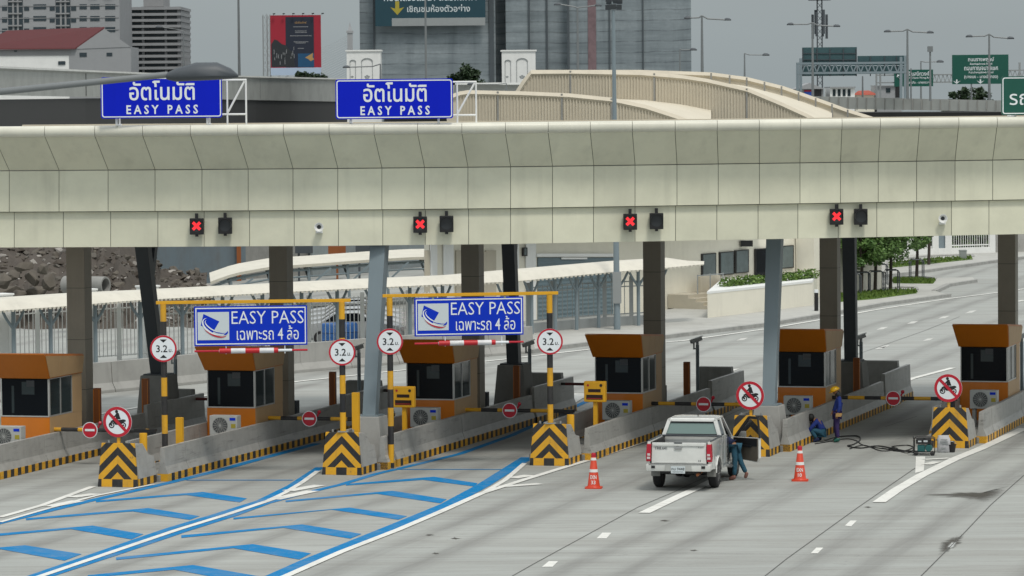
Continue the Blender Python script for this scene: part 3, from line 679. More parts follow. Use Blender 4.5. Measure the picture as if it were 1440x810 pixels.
# ---- height gantries with hanging signs
GA = [dict(i=1, l=(1, .30), r=(2, .0), pl=231, pr=477, ytop=424, b0=221, b1=485, side='left', sg=(273, 432, 430, 486), bar=493),
      dict(i=2, l=(2, .84), r=(3, .0), pl=549, pr=770, ytop=414, b0=531, b1=787, side='right', sg=(582, 737, 418, 472), bar=482)]
def limit_sign():
    t = thing('height_limit_sign', 'x', 'road sign', group='round height limit signs on the gantry posts')
    q = MB(); q.lathe([(0, -.02), (.375, -.02), (.375, 0), (0, 0)], (0, 0, 0), 40, axis='y'); p = q.build('plate', M['letter'], t)
    q = MB(); q.disc((0, 0), .374, -.024, 40, 0, .325); q.build('red_ring', M['red'], p)
    q = text_mb('3.2', .2, .012, x=-.045, z=0, y=-.024, wmax=.36); q.add(text_mb('ม.', .085, .01, x=.205, z=-.055, y=-.024, wmax=.11)); q.build('lettering', M['black'], p, recalc=False)
    q = MB(); q.face([(-.1, -.024, .26), (.1, -.024, .26), (0, -.024, .17)]); q.face([(-.1, -.024, -.26), (0, -.024, -.17), (.1, -.024, -.26)]); q.build('arrowheads', M['black'], p)
    q = MB(); q.box(-.06, .06, 0, .05, -.05, .05); q.build('bracket', M['galv'], t); return t
def easy_sign(Wd, Hd):
    t = thing('easy_pass_sign', 'x', 'sign', group='blue EASY PASS signs hanging over the lanes')
    W, H = Wd/2, Hd/2
    pl = MB().box(-W, W, -.03, .03, -H, H).build('panel', M['signblue2'], t, bevel=.01)
    q = MB()
    for a in ((-W+.04, W-.04, H-.07, H-.04), (-W+.04, W-.04, -H+.04, -H+.07), (-W+.04, -W+.07, -H+.07, H-.07), (W-.07, W-.04, -H+.07, H-.07)): q.box(a[0], a[1], -.036, -.032, a[2], a[3])
    q.build('border', M['letter'], pl)
    ex0, ex1, ez0, ez1 = -W+.1, -W+.98, -H+.17, H-.16
    em = MB().box(ex0, ex1, -.036, -.032, ez0, ez1).build('emblem', M['pale'], pl)
    cx, cz = (ex0+ex1)/2, (ez0+ez1)/2; k = (ez1-ez0)/.8
    q = MB(); P2(q, [(cx-.28*k, cz+.35*k), (cx+.17*k, cz+.13*k), (cx-.03*k, cz-.20*k), (cx-.2*k, cz-.05*k), (cx-.36*k, cz+.02*k)], -.040)
    def arc(mb, a0, a1, r0, r1, w, y, ox=0, oz=0):
        rows = [[], []]
        for n_ in range(15):
            t_ = R(a0+(a1-a0)*n_/14); ww = w*math.sin(math.pi*(n_+.6)/15.2)
            for j_, s_ in enumerate((-.5, .5)):
                x, z = (r0+ww*s_)*math.cos(t_), (r1+ww*s_)*math.sin(t_)
                rows[j_].append((cx+ox+k*(x*.86+z*.5), y, cz+oz+k*(z*.86-x*.5)))
        mb.grid(rows)
    arc(q, 195, 345, .40, .16, .035, -.044, .03, .03); arc(q, 330, 372, .42, .22, .05, -.044, .03, .02); q.build('blue_card', M['signblue2'], em)
    q = MB(); arc(q, 150, 330, .36, .20, .05, -.048, .02, -.01); arc(q, 165, 320, .30, .12, .035, -.048, .03, .0); q.build('white_swoosh', M['letter'], em)
    q = MB(); arc(q, 240, 352, .43, .22, .045, -.050, .02, -.03); q.build('red_swoosh', M['red'], em)
    x0 = ex1+.07; x1 = W-.1
    q = text_mb('EASY PASS', .36, -.006, w=x1-x0, x=(x0+x1)/2, z=H*.42, y=-.036); q.add(text_mb('เฉพาะรถ 4 ล้อ', .40, .002, x=(x0+x1)/2+.0, z=-H*.36, y=-.036, wmax=(x1-x0)*.86)); q.build('lettering', M['letter'], pl, recalc=False)
    return t
hl = limit_sign(); hl_used = False
for gi, g in enumerate(GA):
    (il, ul), (ir, ur) = g['l'], g['r']
    vl, vr = vs(il, g['pl'], ul, 2.5), vs(ir, g['pr'], ur, 2.5)
    if ir == 2: vr = .2
    if ir == 3: vr = .2
    A_, B_ = IS(il, ul, vl), IS(ir, ur, vr)
    # right post stands on its chevron block (1.2 m high), left post on the island edge
    ztop = (Q(g['pl'], g['ytop'], A_.y).z+Q(g['pr'], g['ytop'], B_.y).z)/2
    print('gantry', gi, vl, vr, ztop, A_, B_)
    t = thing('height_gantry', ['yellow and black striped height gantry carrying the left EASY PASS sign', 'yellow and black striped height gantry carrying the right EASY PASS sign'][gi], 'gantry', A_, 0, 'striped height gantries')
    d = (B_-A_); d.z = 0; dn = d.normalized()
    for p, z0 in ((Vector((0, 0, 0)), .18 if gi == 0 else .0), (d, 1.2)):
        q = MB(); q.tube(p+Vector((0, 0, z0)), p+Vector((0, 0, ztop-.04)), .085, n=12); q.build('post', M['polez'], t, smooth=True)
        q = MB(); q.box(p.x-.15, p.x+.15, p.y-.15, p.y+.15, z0, z0+.025); q.build('base_plate', M['galv'], t)
    q = MB(); q.beam(Vector((0, 0, ztop))-dn*.2, d+Vector((0, 0, ztop))+dn*.25, .09, .09); q.build('crossbar', M['yellow'], t, bevel=.01)
    rot = math.atan2(dn.y, dn.x)
    x0, x1, y0, y1 = g['sg']; Dm = (A_.y+B_.y)/2
    cpos = A_+dn*((Q((x0+x1)/2, 450, Dm).x-A_.x)/dn.x); W_ = (x1-x0)/FPX*Dm; H_ = (y1-y0)/FPX*Dm
    zc = Q((x0+x1)/2, (y0+y1)/2, cpos.y).z
    sgn = easy_sign(W_, H_); sgn.location = (cpos.x, cpos.y, zc); sgn.rotation_euler = (0, 0, rot)
    sgn['label'] = ['left of the two hanging blue EASY PASS signs with white emblem', 'right of the two hanging blue EASY PASS signs with white emblem'][gi]
    for xx in (-W_*.33, W_*.33):
        q = MB(); q.box(xx-.12, xx+.12, -.02, .05, H_/2, H_/2+.07); q.tube((xx, 0, H_/2+.05), (xx, 0, ztop-zc-.05), .018); q.ball((xx, 0, ztop-zc-.1), .045, 8)
        q.build('hanger', M['steel_l'], sgn)
    zb = Q((x0+x1)/2, g['bar'], cpos.y).z
    lb = thing('height_limit_bar', ['red and white limit bar hanging below the left EASY PASS sign', 'red and white limit bar hanging below the right EASY PASS sign'][gi], 'limit bar', (cpos.x, cpos.y, zb), rot, 'red and white hanging limit bars')
    q = MB(); q.tube((-W_*.28, 0, 0), (W_*.24, 0, 0), .075, n=12); q.build('bar', M['redwhite'], lb, smooth=True)
    q = MB(); q.tube((-W_*.5, 0, 0), (W_*.5, 0, 0), .03, n=8); q.build('core_pipe', M['red'], lb)
    for xx in (-W_*.22, W_*.3):
        q = MB(); q.tube((xx-.2, 0, 0), (xx+.2, 0, 0), .038, n=8); q.tube((xx, 0, -.09), (xx, 0, zc-zb-H_/2), .014); q.build('hanging_clip', M['letter'], lb)
    for k, (p, px, py) in enumerate(((A_, g['pl']-1, [490, 480][gi]), (B_, [475, 769][gi], [495, 480][gi]))):
        z = Q(px, py, p.y).z; loc = (p.x, p.y-.09, z)
        lab = [['white 3.2 height sign on the far left gantry post', 'white 3.2 height sign on the post right of the left EASY PASS sign'], ['white 3.2 height sign on the post left of the right EASY PASS sign', 'rightmost white 3.2 height sign, on the post above the centre block']][gi][k]
        if not hl_used: hl.location = loc; hl['label'] = lab; hl_used = True
        else: dup(hl, loc, lab)
# ================================================================== canopy
ZB, ZL, ZM, ZC, ZT = 6.33, 7.37, 8.56, 9.53, 9.85
YB = [(0, 348), (240, 347), (480, 345.5), (720, 343), (960, 338.5), (1200, 334), (1440, 329)]
def yh(px): return 136.3-.00873*px
def gD(px): return 4.37*FPX/(lerp_at(YB, px)-yh(px))
def FP(px, z, doff=0., over=False):
    D = gD(px)+doff
    p = Q(px, yh(px)+(HCAM-z)*FPX/D, D); p.z = z
    if over:
        L_ = -21+27*px/1400-(px-720)*.008; p.x += L_*D/FPX; p.y -= .9
    return p
midx = [-195, -127, -57, 13, 83, 152, 218, 284, 349, 412, 475, 537, 597, 658, 718, 777, 835, 893, 952, 1010, 1068, 1125, 1182, 1235, 1289, 1343, 1396, 1449, 1500, 1550, 1600]
lowx = [-190, -120, -50, 20, 89, 155.6, 222, 287, 351, 413.7, 476, 538.3, 598, 659, 718, 777, 834.6, 893, 950, 1008, 1066, 1122, 1178.7, 1233, 1285, 1338, 1390.7, 1443, 1494, 1545, 1597]
cc0 = FP(720, 0, 10); can = thing('toll_canopy', 'long cream panelled canopy roof spanning all the toll lanes', 'canopy', (cc0.x, cc0.y, 0))
def panels(xs, fa, name, mt):
    mb, bk = MB(), MB()
    for a, c in zip(xs, xs[1:]):
        g_ = .35
        A0, A1 = fa(a+g_, 0), fa(a+g_, 1); B0, B1 = fa(c-g_, 0), fa(c-g_, 1); t = Vector((0, .03, 0))
        mb.hexa([A0, B0, B0+t, A0+t], [A1, B1, B1+t, A1+t])
    for a in xs: pass
    bk.grid([[fa(a, 0)+Vector((0, .05, 0)) for a in xs], [fa(a, 1)+Vector((0, .05, 0)) for a in xs]])
    o = mb.build(name, mt, can, world=True, bevel=.006); b2 = bk.build('panel_backing', M['seam'], o); b2.data.transform(Matrix.Translation(-can.location)); return o
panels(lowx, lambda p, k: FP(p, (ZB, ZL-.02)[k]), 'lower_fascia', M['cream'])
panels(midx, lambda p, k: FP(p, (ZL, ZM-.012)[k], -.13), 'middle_fascia', M['cream'])
panels(midx, lambda p, k: FP(p, (ZM+.012, ZC)[k], -.13, k == 1), 'upper_fascia', M['cream'])
mb = MB()
for a, c in zip(midx, midx[1:]):
    rings = []
    for px in (a+.3, c-.3):
        p = FP(px, ZC, -.13, True); r_ = (ZT-ZC)/2
        rings.append([p+Vector((0, -r_*.9*math.sin(math.pi*k/8), r_-r_*math.cos(math.pi*k/8))) for k in range(9)]+[p+Vector((0, .5, 2*r_)), p+Vector((0, .5, 0))])
    mb.loft(rings)
mb.build('cornice', M['cream_hi'], can, world=True, smooth=True)
mb = MB(); mb.grid([[FP(a, ZC+.02, -.1, True) for a in midx], [FP(a, ZT-.03, -.1, True) for a in midx]]); mb.build('cornice_backing', M['seam'], can, world=True)
mb = MB(); mb.grid([[FP(a, ZL, -.13) for a in midx], [FP(a, ZL, .06) for a in midx]]); mb.build('drip_ledge', M['cream'], can, world=True)
fr = [FP(a, ZB+.05, .1) for a in midx]; bkp = [p+LD*21 for p in fr]
def plan(z): return [Vector((p.x, p.y, z)) for p in fr]+[Vector((p.x, p.y, z)) for p in reversed(bkp)]
mb = MB(); mb.loft([plan(ZB+.05), plan(9.4)]); mb.build('soffit', M['soffit'], can, world=True)
mb = MB(); mb.loft([[p+Vector((0, 0, 9.402-p.z)) for p in fr]+[p+Vector((0, 0, 9.402-p.z)) for p in reversed(bkp)], [p+Vector((0, 0, 9.44-p.z)) for p in fr]+[p+Vector((0, 0, 9.44-p.z)) for p in reversed(bkp)]]); mb.build('roof_deck', M['roof'], can, world=True)
mb = MB(); rr = [p+LD*12 for p in fr]
mb.loft([[Vector((p.x, p.y, 9.442)), Vector((p.x, p.y+.3, 9.442)), Vector((p.x, p.y+.3, 9.80)), Vector((p.x, p.y, 9.80))] for p in rr]); mb.build('rear_parapet', M['ramp_w'], can, world=True)
# columns and struts
colpx = [112, 396, 665, 920, 1167.5, 1417.5]
def lc(o):  # place a part built in island axes into the canopy
    o.data.transform(Matrix.Rotation(-ANG, 4, 'Z'))
for i, px in enumerate(colpx):
    v = vs(i, px, -.15, 4); p = IS(i, -.15, v)
    mb = MB(); mb.box(-.29, .29, -.29, .29, .18, 6.36)
    o = mb.build('column', M['column'], can, p-can.location, bevel=.012); lc(o)
    mb = MB()
    for z in (1.9, 3.4, 4.95): mb.box(-.292, .292, -.292, .292, z, z+.012)
    g_ = mb.build('cladding_joint', M['black'], o); lc(g_)
def strut(base, top, w0, w1, mt, fork=None):
    b_, t_ = base-can.location, top-can.location; mb = MB()
    def bar(p, q, a0, a1):
        d = (q-p).normalized(); a = RD; c = LD
        mk = lambda c_, w: [c_-a*w/2-c*w*.45, c_+a*w/2-c*w*.45, c_+a*w/2+c*w*.45, c_-a*w/2+c*w*.45]
        mb.loft([mk(p, a0), mk(q, a1)])
    bar(b_, t_, w0, w1)
    if fork: bar(b_.lerp(t_, .62), fork-can.location, w0*.7, w1*.7)
    return mb.build('strut', mt, can, bevel=.015)
def ped(i, v, z, w):
    mb = MB(); mb.hexa([(-w, -w, 0), (w, -w, 0), (w, w, 0), (-w, w, 0)], [(-w*.72, -w*.8, z), (w*.72, -w*.8, z), (w*.72, w*.8, z), (-w*.72, w*.8, z)])
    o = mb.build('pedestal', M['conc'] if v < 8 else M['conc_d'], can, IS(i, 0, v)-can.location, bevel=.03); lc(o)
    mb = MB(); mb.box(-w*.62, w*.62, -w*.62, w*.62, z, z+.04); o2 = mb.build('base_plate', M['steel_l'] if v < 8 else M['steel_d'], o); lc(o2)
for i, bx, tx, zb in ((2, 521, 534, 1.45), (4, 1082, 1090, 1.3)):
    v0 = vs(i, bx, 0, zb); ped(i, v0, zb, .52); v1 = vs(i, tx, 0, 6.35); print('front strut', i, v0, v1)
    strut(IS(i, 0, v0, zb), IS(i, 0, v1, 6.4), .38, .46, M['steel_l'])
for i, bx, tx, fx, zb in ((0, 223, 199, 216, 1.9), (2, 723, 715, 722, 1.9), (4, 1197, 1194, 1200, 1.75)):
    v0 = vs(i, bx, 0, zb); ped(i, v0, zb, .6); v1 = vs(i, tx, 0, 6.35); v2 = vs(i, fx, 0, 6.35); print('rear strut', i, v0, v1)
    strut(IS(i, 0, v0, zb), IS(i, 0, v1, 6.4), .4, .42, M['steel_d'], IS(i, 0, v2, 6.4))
# ---- lane signals and speakers on the fascia
def onface(px, py, off):
    D = gD(px)+off; return Q(px, py, D)
sigR = thing('lane_signal', 'x', 'signal', group='lit red cross lane signals on the canopy')
def sig(t, lens, mt):
    b1 = MB().box(-.2, .2, -.16, 0, -.25, .22).build('housing', M['black'], t, bevel=.02)
    q = MB(); q.beam((0, -.08, .2), (0, -.08, .36), .09, .06); q.beam((0, -.08, -.25), (0, -.08, -.31), .09, .06); q.box(-.02, .02, -.06, .13, .28, .32); q.build('bracket', M['black'], t)
    q = MB()
    for k in range(13):
        a0, a1 = R(-20+220*k/13), R(-20+220*(k+1)/13); r_ = .185
        q.face([(r_*math.cos(a0), -.162, r_*math.sin(a0)), (r_*math.cos(a1), -.162, r_*math.sin(a1)), (r_*math.cos(a1), -.30, r_*math.sin(a1)), (r_*math.cos(a0), -.30, r_*math.sin(a0))])
    q.build('visor', M['black'], t, recalc=False)
    q = MB(); q.disc((0, 0), .175, -.163, 24); l = q.build('lens', M['sigdark'], t, recalc=False)
    if lens:
        q = MB(); s_ = .105; w_ = .03
        for s in (1, -1):
            q.face([(-s_-w_ if s > 0 else s_+w_, -.17, s_-w_), (-s_+w_ if s > 0 else s_-w_, -.17, s_+w_), (s_+w_ if s > 0 else -s_-w_, -.17, -s_+w_), (s_-w_ if s > 0 else -s_+w_, -.17, -s_-w_)][::1])
        q.build('red_cross', mt, l, recalc=False)
sig(sigR, True, M['redx'])
sigD = thing('lane_signal', 'x', 'signal', group='unlit dark lane signals on the canopy'); sig(sigD, False, None)
sp = ['leftmost pair', 'second pair from the left', 'third pair from the left', 'rightmost pair']
for k, (xr, yr, xd, yd) in enumerate(((277, 317.5, 317, 316.5), (591, 315, 628, 314), (886, 311, 923, 310), (1176, 304, 1210, 304))):
    for pr, x, y, lab in ((sigR, xr, yr, 'lit red cross lane signal of the '+sp[k]+' on the canopy'), (sigD, xd, yd, 'unlit dark lane signal of the '+sp[k]+' on the canopy')):
        loc = onface(x, y, -.12)
        if k == 0: pr.location = loc; pr['label'] = lab
        else: dup(pr, loc, lab)
spk = thing('loudspeaker', 'x', 'loudspeaker', group='small white loudspeakers on the canopy')
q = MB(); q.lathe([(.05, 0), (.06, -.1), (.13, -.22), (.135, -.23), (.115, -.225), (.05, -.12), (0, -.12)], n=4 and 16, axis='y'); q.build('horn', M['white'], spk, smooth=True)
q = MB(); q.disc((0, 0), .06, -.14, 14); q.build('driver', M['sigdark'], spk, recalc=False)
q = MB(); q.box(-.1, .1, -.08, .02, -.18, -.11); q.build('bracket', M['white'], spk)
for k, (x, y, lab) in enumerate(((449, 319, 'left white loudspeaker on the canopy, right of the leftmost signals'), (1325, 307, 'right white loudspeaker on the canopy, right of the rightmost signals'))):
    if k == 0: spk.location = onface(x, y, -.03); spk['label'] = lab
    else: dup(spk, onface(x, y, -.03), lab)
# ---- signs on the canopy roof
def roofsign(x0, x1, y0, y1, lab, green=False, texts=True):
    px = (x0+x1)/2; D = gD(px)-1.15; W, H = (x1-x0)/FPX*D, (y1-y0)/FPX*D
    c = Q(px, (y0+y1)/2, D)
    t = thing('lane_sign', lab, 'sign', c, R(1.0), 'blue EASY PASS signs on the canopy roof' if not green else None)
    p = MB().prism(rrect(W, H, .07), 'y', -.03, .03).build('panel', M['signgreen' if green else 'signblue'], t)
    o, i_ = rrect(W-.06, H-.06, .07), rrect(W-.12, H-.12, .05); q = MB(); q.grid([[(a, -.036, b_) for a, b_ in o], [(a, -.036, b_) for a, b_ in i_]], 0, True); q.build('border', M['letter'], p, recalc=False)
    if green:
        q = text_mb('รถทุกชนิด', .56, .004, x=-W/2+.24, z=-.14, y=-.036, align='l')
    else:
        q = text_mb('อัตโนมัติ', .56, .012, w=W*.54, x=.02, z=H*.17, y=-.036); q.add(text_mb('E A S Y   P A S S', .26, .022, w=W*.59, x=.02, z=-H*.29, y=-.036))
    q.build('lettering', M['letter'], p, recalc=False)
    q = MB(); zr = 9.44-c.z; w2 = W/2
    for xx in (-w2*.75, w2*.75): q.tube((xx, .1, H/2*.8), (xx, .1, zr+.42), .035); q.tube((xx, .1, H/2*.8), (xx, .9, H/2*.8), .03); q.tube((xx, .9, H/2*.8), (xx, 1.3, zr+.01), .03); q.tube((xx, .1, zr+.42), (xx, 1.6, zr+.42), .03)
    q.tube((-w2*.75, .1, H/2*.8), (w2*.75, .1, H/2*.8), .03); q.tube((-w2*.75, .1, -H/2*.7), (w2*.75, .1, -H/2*.7), .03)
    if not green:   # the braced bay that sticks out beyond the right edge
        for xx in (w2+.12, w2+.66): q.tube((xx, .5, H/2*.82), (xx, .5, zr+.02), .028)
        for zz in (H/2*.82, -H/2*.85): q.tube((w2-.3, .5, zz), (w2+.68, .5, zz), .03)
        q.tube((w2+.12, .5, -H/2*.8), (w2+.62, .5, H/2*.75), .03)
    q.build('support_frame', M['white'], t)
roofsign(142, 312, 108, 166, 'left of the two blue EASY PASS signs standing on the canopy roof')
roofsign(472, 637, 111, 167, 'right of the two blue EASY PASS signs standing on the canopy roof')
roofsign(1408, 1570, 107, 161, 'green sign at right end of canopy roof, cut by picture edge', True)
# ================================================================== pickup
TA = math.atan(.225); TF = Vector((math.sin(TA), math.cos(TA), 0))
ax = G(966, 685); tp = ax-TF*1.2
tk = thing('pickup_truck', 'white extended-cab pickup truck seen from behind with its right door open', 'pickup truck', tp, -TA)
def arcpts(cy, cz, r, a0, a1, n=9): return [(cy+r*math.cos(R(a0+(a1-a0)*k/n)), cz+r*math.sin(R(a0+(a1-a0)*k/n))) for k in range(n+1)]
bed = [(.03, .60), (.03, 1.33), (1.97, 1.33), (1.97, .46)]+[(1.66, .46)]+arcpts(1.2, .40, .45, 8, 172)+[(.72, .55)]
fend = [(3.82, .46), (3.82, 1.14), (4.0, 1.13), (4.95, 1.0), (5.16, .88), (5.2, .5), (4.78, .48)]+arcpts(4.28, .40, .45, 8, 172)
q = MB()
for s in (-1, 1):
    q.prism(bed, 'x', s*.80, s*.885); q.prism(fend, 'x', s*.74, s*.885)
    q.prism([(1.97, .46), (1.97, 1.33), (2.05, 1.33), (2.72, 1.31), (2.72, .46)], 'x', s*.80, s*.878)
    q.box(min(s*.78, s*.87), max(s*.78, s*.87), 2.72, 3.82, .42, .54)
q.prism([(-.88, .46), (.88, .46), (.88, .98), (-.88, .98)], 'y', 5.12, 5.2)
q.prism([(3.8, 1.0), (3.8, 1.15), (4.3, 1.14), (5.0, 1.02), (5.16, .9), (5.16, .7)], 'x', -.74, .74)
for v in q.v:
    if abs(v.x) > .7: v.x *= 1-.035*max(0, (v.z-.95)/.38)**2-.03*max(0, (.62-v.z)/.2)
for s in (-1, 1):
    for cy in (1.2, 4.28): q.path([(s*.885, y, z) for y, z in arcpts(cy, .40, .455, 5, 175, 12)], .022, 6)
q.build('body', M['truck'], tk, bevel=.018, smooth=True)
q = MB(); q.box(-.8, .8, .1, 1.97, .72, .78); q.box(-.80, -.74, .1, 1.97, .78, 1.31); q.box(.74, .80, .1, 1.97, .78, 1.31); q.box(-.8, .8, 1.90, 1.97, .78, 1.10); q.build('bed_liner', M['black'], tk)
q = MB(); q.path([(-.84, .12, 1.345), (-.84, 1.93, 1.345)], .022); q.path([(.84, .12, 1.345), (.84, 1.93, 1.345)], .022); q.path([(-.8, 1.9, 1.34), (.8, 1.9, 1.34)], .025); q.build('bed_rail', M['steel_d'], tk)
tg = MB().hexa([(-.745, 0, .74), (.745, 0, .74), (.745, .07, .74), (-.745, .07, .74)], [(-.735, .035, 1.31), (.735, .035, 1.31), (.735, .08, 1.31), (-.735, .08, 1.31)]).build('tailgate', M['truck'], tk, bevel=.02, smooth=True)
q = MB(); q.box(-.12, .08, -.012, .02, 1.13, 1.20); q.build('handle', M['chrome'], tg, bevel=.008)
q = MB(); q.box(-.13, .09, -.004, .02, 1.285, 1.316); q.build('latch_strip', M['steel_d'], tg)
q = MB(); q.hexa([(-.70, -.004, 1.225), (.70, -.004, 1.225), (.70, .03, 1.225), (-.70, .03, 1.225)], [(-.71, .0, 1.30), (.71, .0, 1.30), (.71, .05, 1.30), (-.71, .05, 1.30)]); q.box(-.66, .66, -.008, .01, .775, .80); q.build('tailgate_crease', M['truck'], tg, bevel=.012, smooth=True)
q = text_mb('TRB.641', .075, .012, x=-.49, z=1.16, y=.008); q.add(text_mb('4 x 2', .04, .01, x=.58, z=1.19, y=.008)); q.add(text_mb('3.0', .05, .012, x=.56, z=.83, y=-.006)); q.build('lettering', M['steel_d'], tg, recalc=False)
for s in (-1, 1):
    q = MB(); q.loft([[(s*.765, -.02, .80), (s*.89, -.01, .80), (s*.89, .15, .80), (s*.765, .12, .80)], [(s*.755, -.035, .95), (s*.895, -.02, .95), (s*.895, .17, .95), (s*.755, .12, .95)], [(s*.752, -.01, 1.27), (s*.872, .01, 1.27), (s*.872, .2, 1.27), (s*.752, .12, 1.27)]]); tl = q.build('tail_lamp', M['tail'], tk, bevel=.02)
    q = MB(); q.box(min(s*.775, s*.86), max(s*.775, s*.86), -.036, -.03, .87, .93); q.box(min(s*.775, s*.85), max(s*.775, s*.85), -.036, -.03, .96, 1.02); q.build('clear_lens', M['lampw'], tl)
q = MB(); q.hexa([(-.86, -.10, .55), (.86, -.10, .55), (.88, .25, .58), (-.88, .25, .58)], [(-.88, -.12, .73), (.88, -.12, .73), (.885, .2, .76), (-.885, .2, .76)])
rbp = q.build('rear_bumper', M['truck'], tk, bevel=.03, smooth=True)
q = MB(); q.box(-.36, .36, -.126, -.10, .56, .715); q.build('step_pad', M['acwhite'], rbp)
for s in (-1, 1): MB().box(s*.68-.05, s*.68+.05, -.127, -.1, .63, .70).build('reflector', M['black'], rbp)
pl = MB().box(-.19, .19, -.145, -.125, .50, .69).build('number_plate', M['pale'], rbp)
q = text_mb('กบ 9448', .075, .012, x=0, z=.62, y=-.147); q.add(text_mb('กรุงเทพมหานคร', .04, .004, x=0, z=.535, y=-.147, wmax=.3)); q.build('lettering', M['sigdark'], pl, recalc=False)
# cab
q = MB()
zr, zt = 1.30, 1.74
A = dict(rb=(1.99, .79), rt=(2.12, .64), ft=(3.15, .63), fb=(3.98, .76))
roofp = lambda z, k, dy=0: [(-.66+k, 2.1+dy, z), (.66-k, 2.1+dy, z), (.65-k, 3.2-dy, z), (-.65+k, 3.2-dy, z)]
q.loft([roofp(1.72, 0), roofp(1.79, .05, .05), roofp(1.815, .2, .2)])
for s in (-1, 1):
    q.beam((s*.78, 1.99, 1.30), (s*.63, 2.12, 1.75), .10, .12, upv=(0, 1, 0)); q.beam((s*.77, 3.95, 1.12), (s*.62, 3.18, 1.75), .07, .07, upv=(0, 1, 0))
    q.beam((s*.80, 2.68, 1.30), (s*.655, 2.68, 1.76), .05, .10, upv=(0, 1, 0)); q.beam((s*.635, 2.05, 1.755), (s*.635, 3.2, 1.755), .07, .06)
q.hexa([(-.8, 1.975, .8), (.8, 1.975, .8), (.8, 2.05, .8), (-.8, 2.05, .8)], [(-.79, 1.98, 1.36), (.79, 1.98, 1.36), (.79, 2.05, 1.36), (-.79, 2.05, 1.36)])
q.hexa([(-.66, 2.085, 1.68), (.66, 2.085, 1.68), (.66, 2.16, 1.68), (-.66, 2.16, 1.68)], [(-.64, 2.11, 1.77), (.64, 2.11, 1.77), (.64, 2.18, 1.77), (-.64, 2.18, 1.77)])
q.build('cab', M['truck'], tk, bevel=.012, smooth=True)
def gq(name, pts, mt=None, par=None): return MB().face(pts).build(name, mt or M['glass2'], par or tk)
rw = gq('rear_window', [(-.745, 1.985, 1.355), (.745, 1.985, 1.355), (.62, 2.088, 1.69), (-.62, 2.088, 1.69)], mat('rear_window_glass', (.16, .24, .22), .12, amt=0, spec=.9))
q = MB()
for a, c in (((-.745, 1.975, 1.36), (.745, 1.975, 1.36)), ((.745, 1.975, 1.36), (.62, 2.075, 1.69)), ((.62, 2.075, 1.69), (-.62, 2.075, 1.69)), ((-.62, 2.075, 1.69), (-.745, 1.975, 1.36))): q.beam(a, c, .035, .035)
q.build('seal', M['black'], rw)
for s in (-1, 1):
    gq('side_window', [(s*.80, 2.1, 1.34), (s*.80, 2.64, 1.33), (s*.675, 2.66, 1.70), (s*.675, 2.2, 1.70)])
gq('side_window', [(-.80, 2.72, 1.2), (-.79, 3.86, 1.15), (-.66, 3.2, 1.70), (-.67, 2.72, 1.70)])
gq('windscreen', [(-.76, 3.98, 1.14), (.76, 3.98, 1.14), (.62, 3.2, 1.74), (-.62, 3.2, 1.74)])
dl = MB().box(-.878, -.80, 2.73, 3.81, .54, 1.2).build('door', M['truck'], tk, bevel=.02)
MB().box(-.895, -.878, 2.8, 2.98, 1.02, 1.07).build('handle', M['truck'], dl)
q = MB(); q.box(-.78, .76, 2.06, 3.78, .55, .62); q.box(-.6, -.1, 2.75, 3.2, .62, .95); q.box(.1, .6, 2.75, 3.2, .62, .95); q.box(-.6, -.1, 2.65, 2.8, .9, 1.5); q.box(.1, .6, 2.65, 2.8, .9, 1.5); q.box(-.78, .78, 3.55, 3.8, .7, 1.15); q.build('interior', M['black'], tk, bevel=.02)
def faint_glass():
    mt, nt, bs = nodes('tinted_glass'); bs.inputs['Base Color'].default_value = (.01, .012, .012, 1); bs.inputs['Roughness'].default_value = .1; bs.inputs['Alpha'].default_value = .62; return mt
# open driver door, hinged at y=3.8 on the right
dh = Vector((.86, 3.84, 0)); da = R(50)
dd = Vector((math.sin(da), -math.cos(da), 0)); dn_ = Vector((-dd.y, dd.x, 0))
def DP(a, z, t=0.): return dh+dd*a+dn_*t+Vector((0, 0, z))
def dpris(poly, t0, t1): return MB().loft([[DP(a, z, t0) for a, z in poly], [DP(a, z, t1) for a, z in poly]])
dr = dpris([(0, .56), (1.0, .50), (1.06, .62), (1.06, 1.18), (0, 1.15)], -.02, .06).build('door', M['truck'], tk, bevel=.015)
dpris([(.02, .57), (1.0, .53), (1.035, .64), (1.035, 1.165), (.02, 1.14)], -.05, -.021).build('trim_panel', M['tan'], dr, bevel=.01)
q = MB(); fr_ = [(.02, 1.14), (.62, 1.72), (.98, 1.72), (1.06, 1.17)]
for a, c in zip(fr_, fr_[1:]): q.beam(DP(*a, .02), DP(*c, .02), .05, .07)
q.build('window_frame', M['black'], dr)
MB().face([DP(*a, .02) for a in fr_]).build('window', faint_glass(), dr)
q = MB(); q.beam(DP(.25, .93, -.07), DP(.8, .93, -.07), .05, .06); q.build('armrest', M['black'], dr)
dpris([(.03, .92), (1.02, .94), (1.02, 1.15), (.03, 1.13)], -.056, -.051).build('upper_trim', M['black'], dr)
q = MB(); q.box(-.11, .11, -.06, .06, -.08, .08); q.xf(Matrix.Translation(DP(.16, 1.22, .16))); q.build('mirror', M['truck'], dr, bevel=.03)
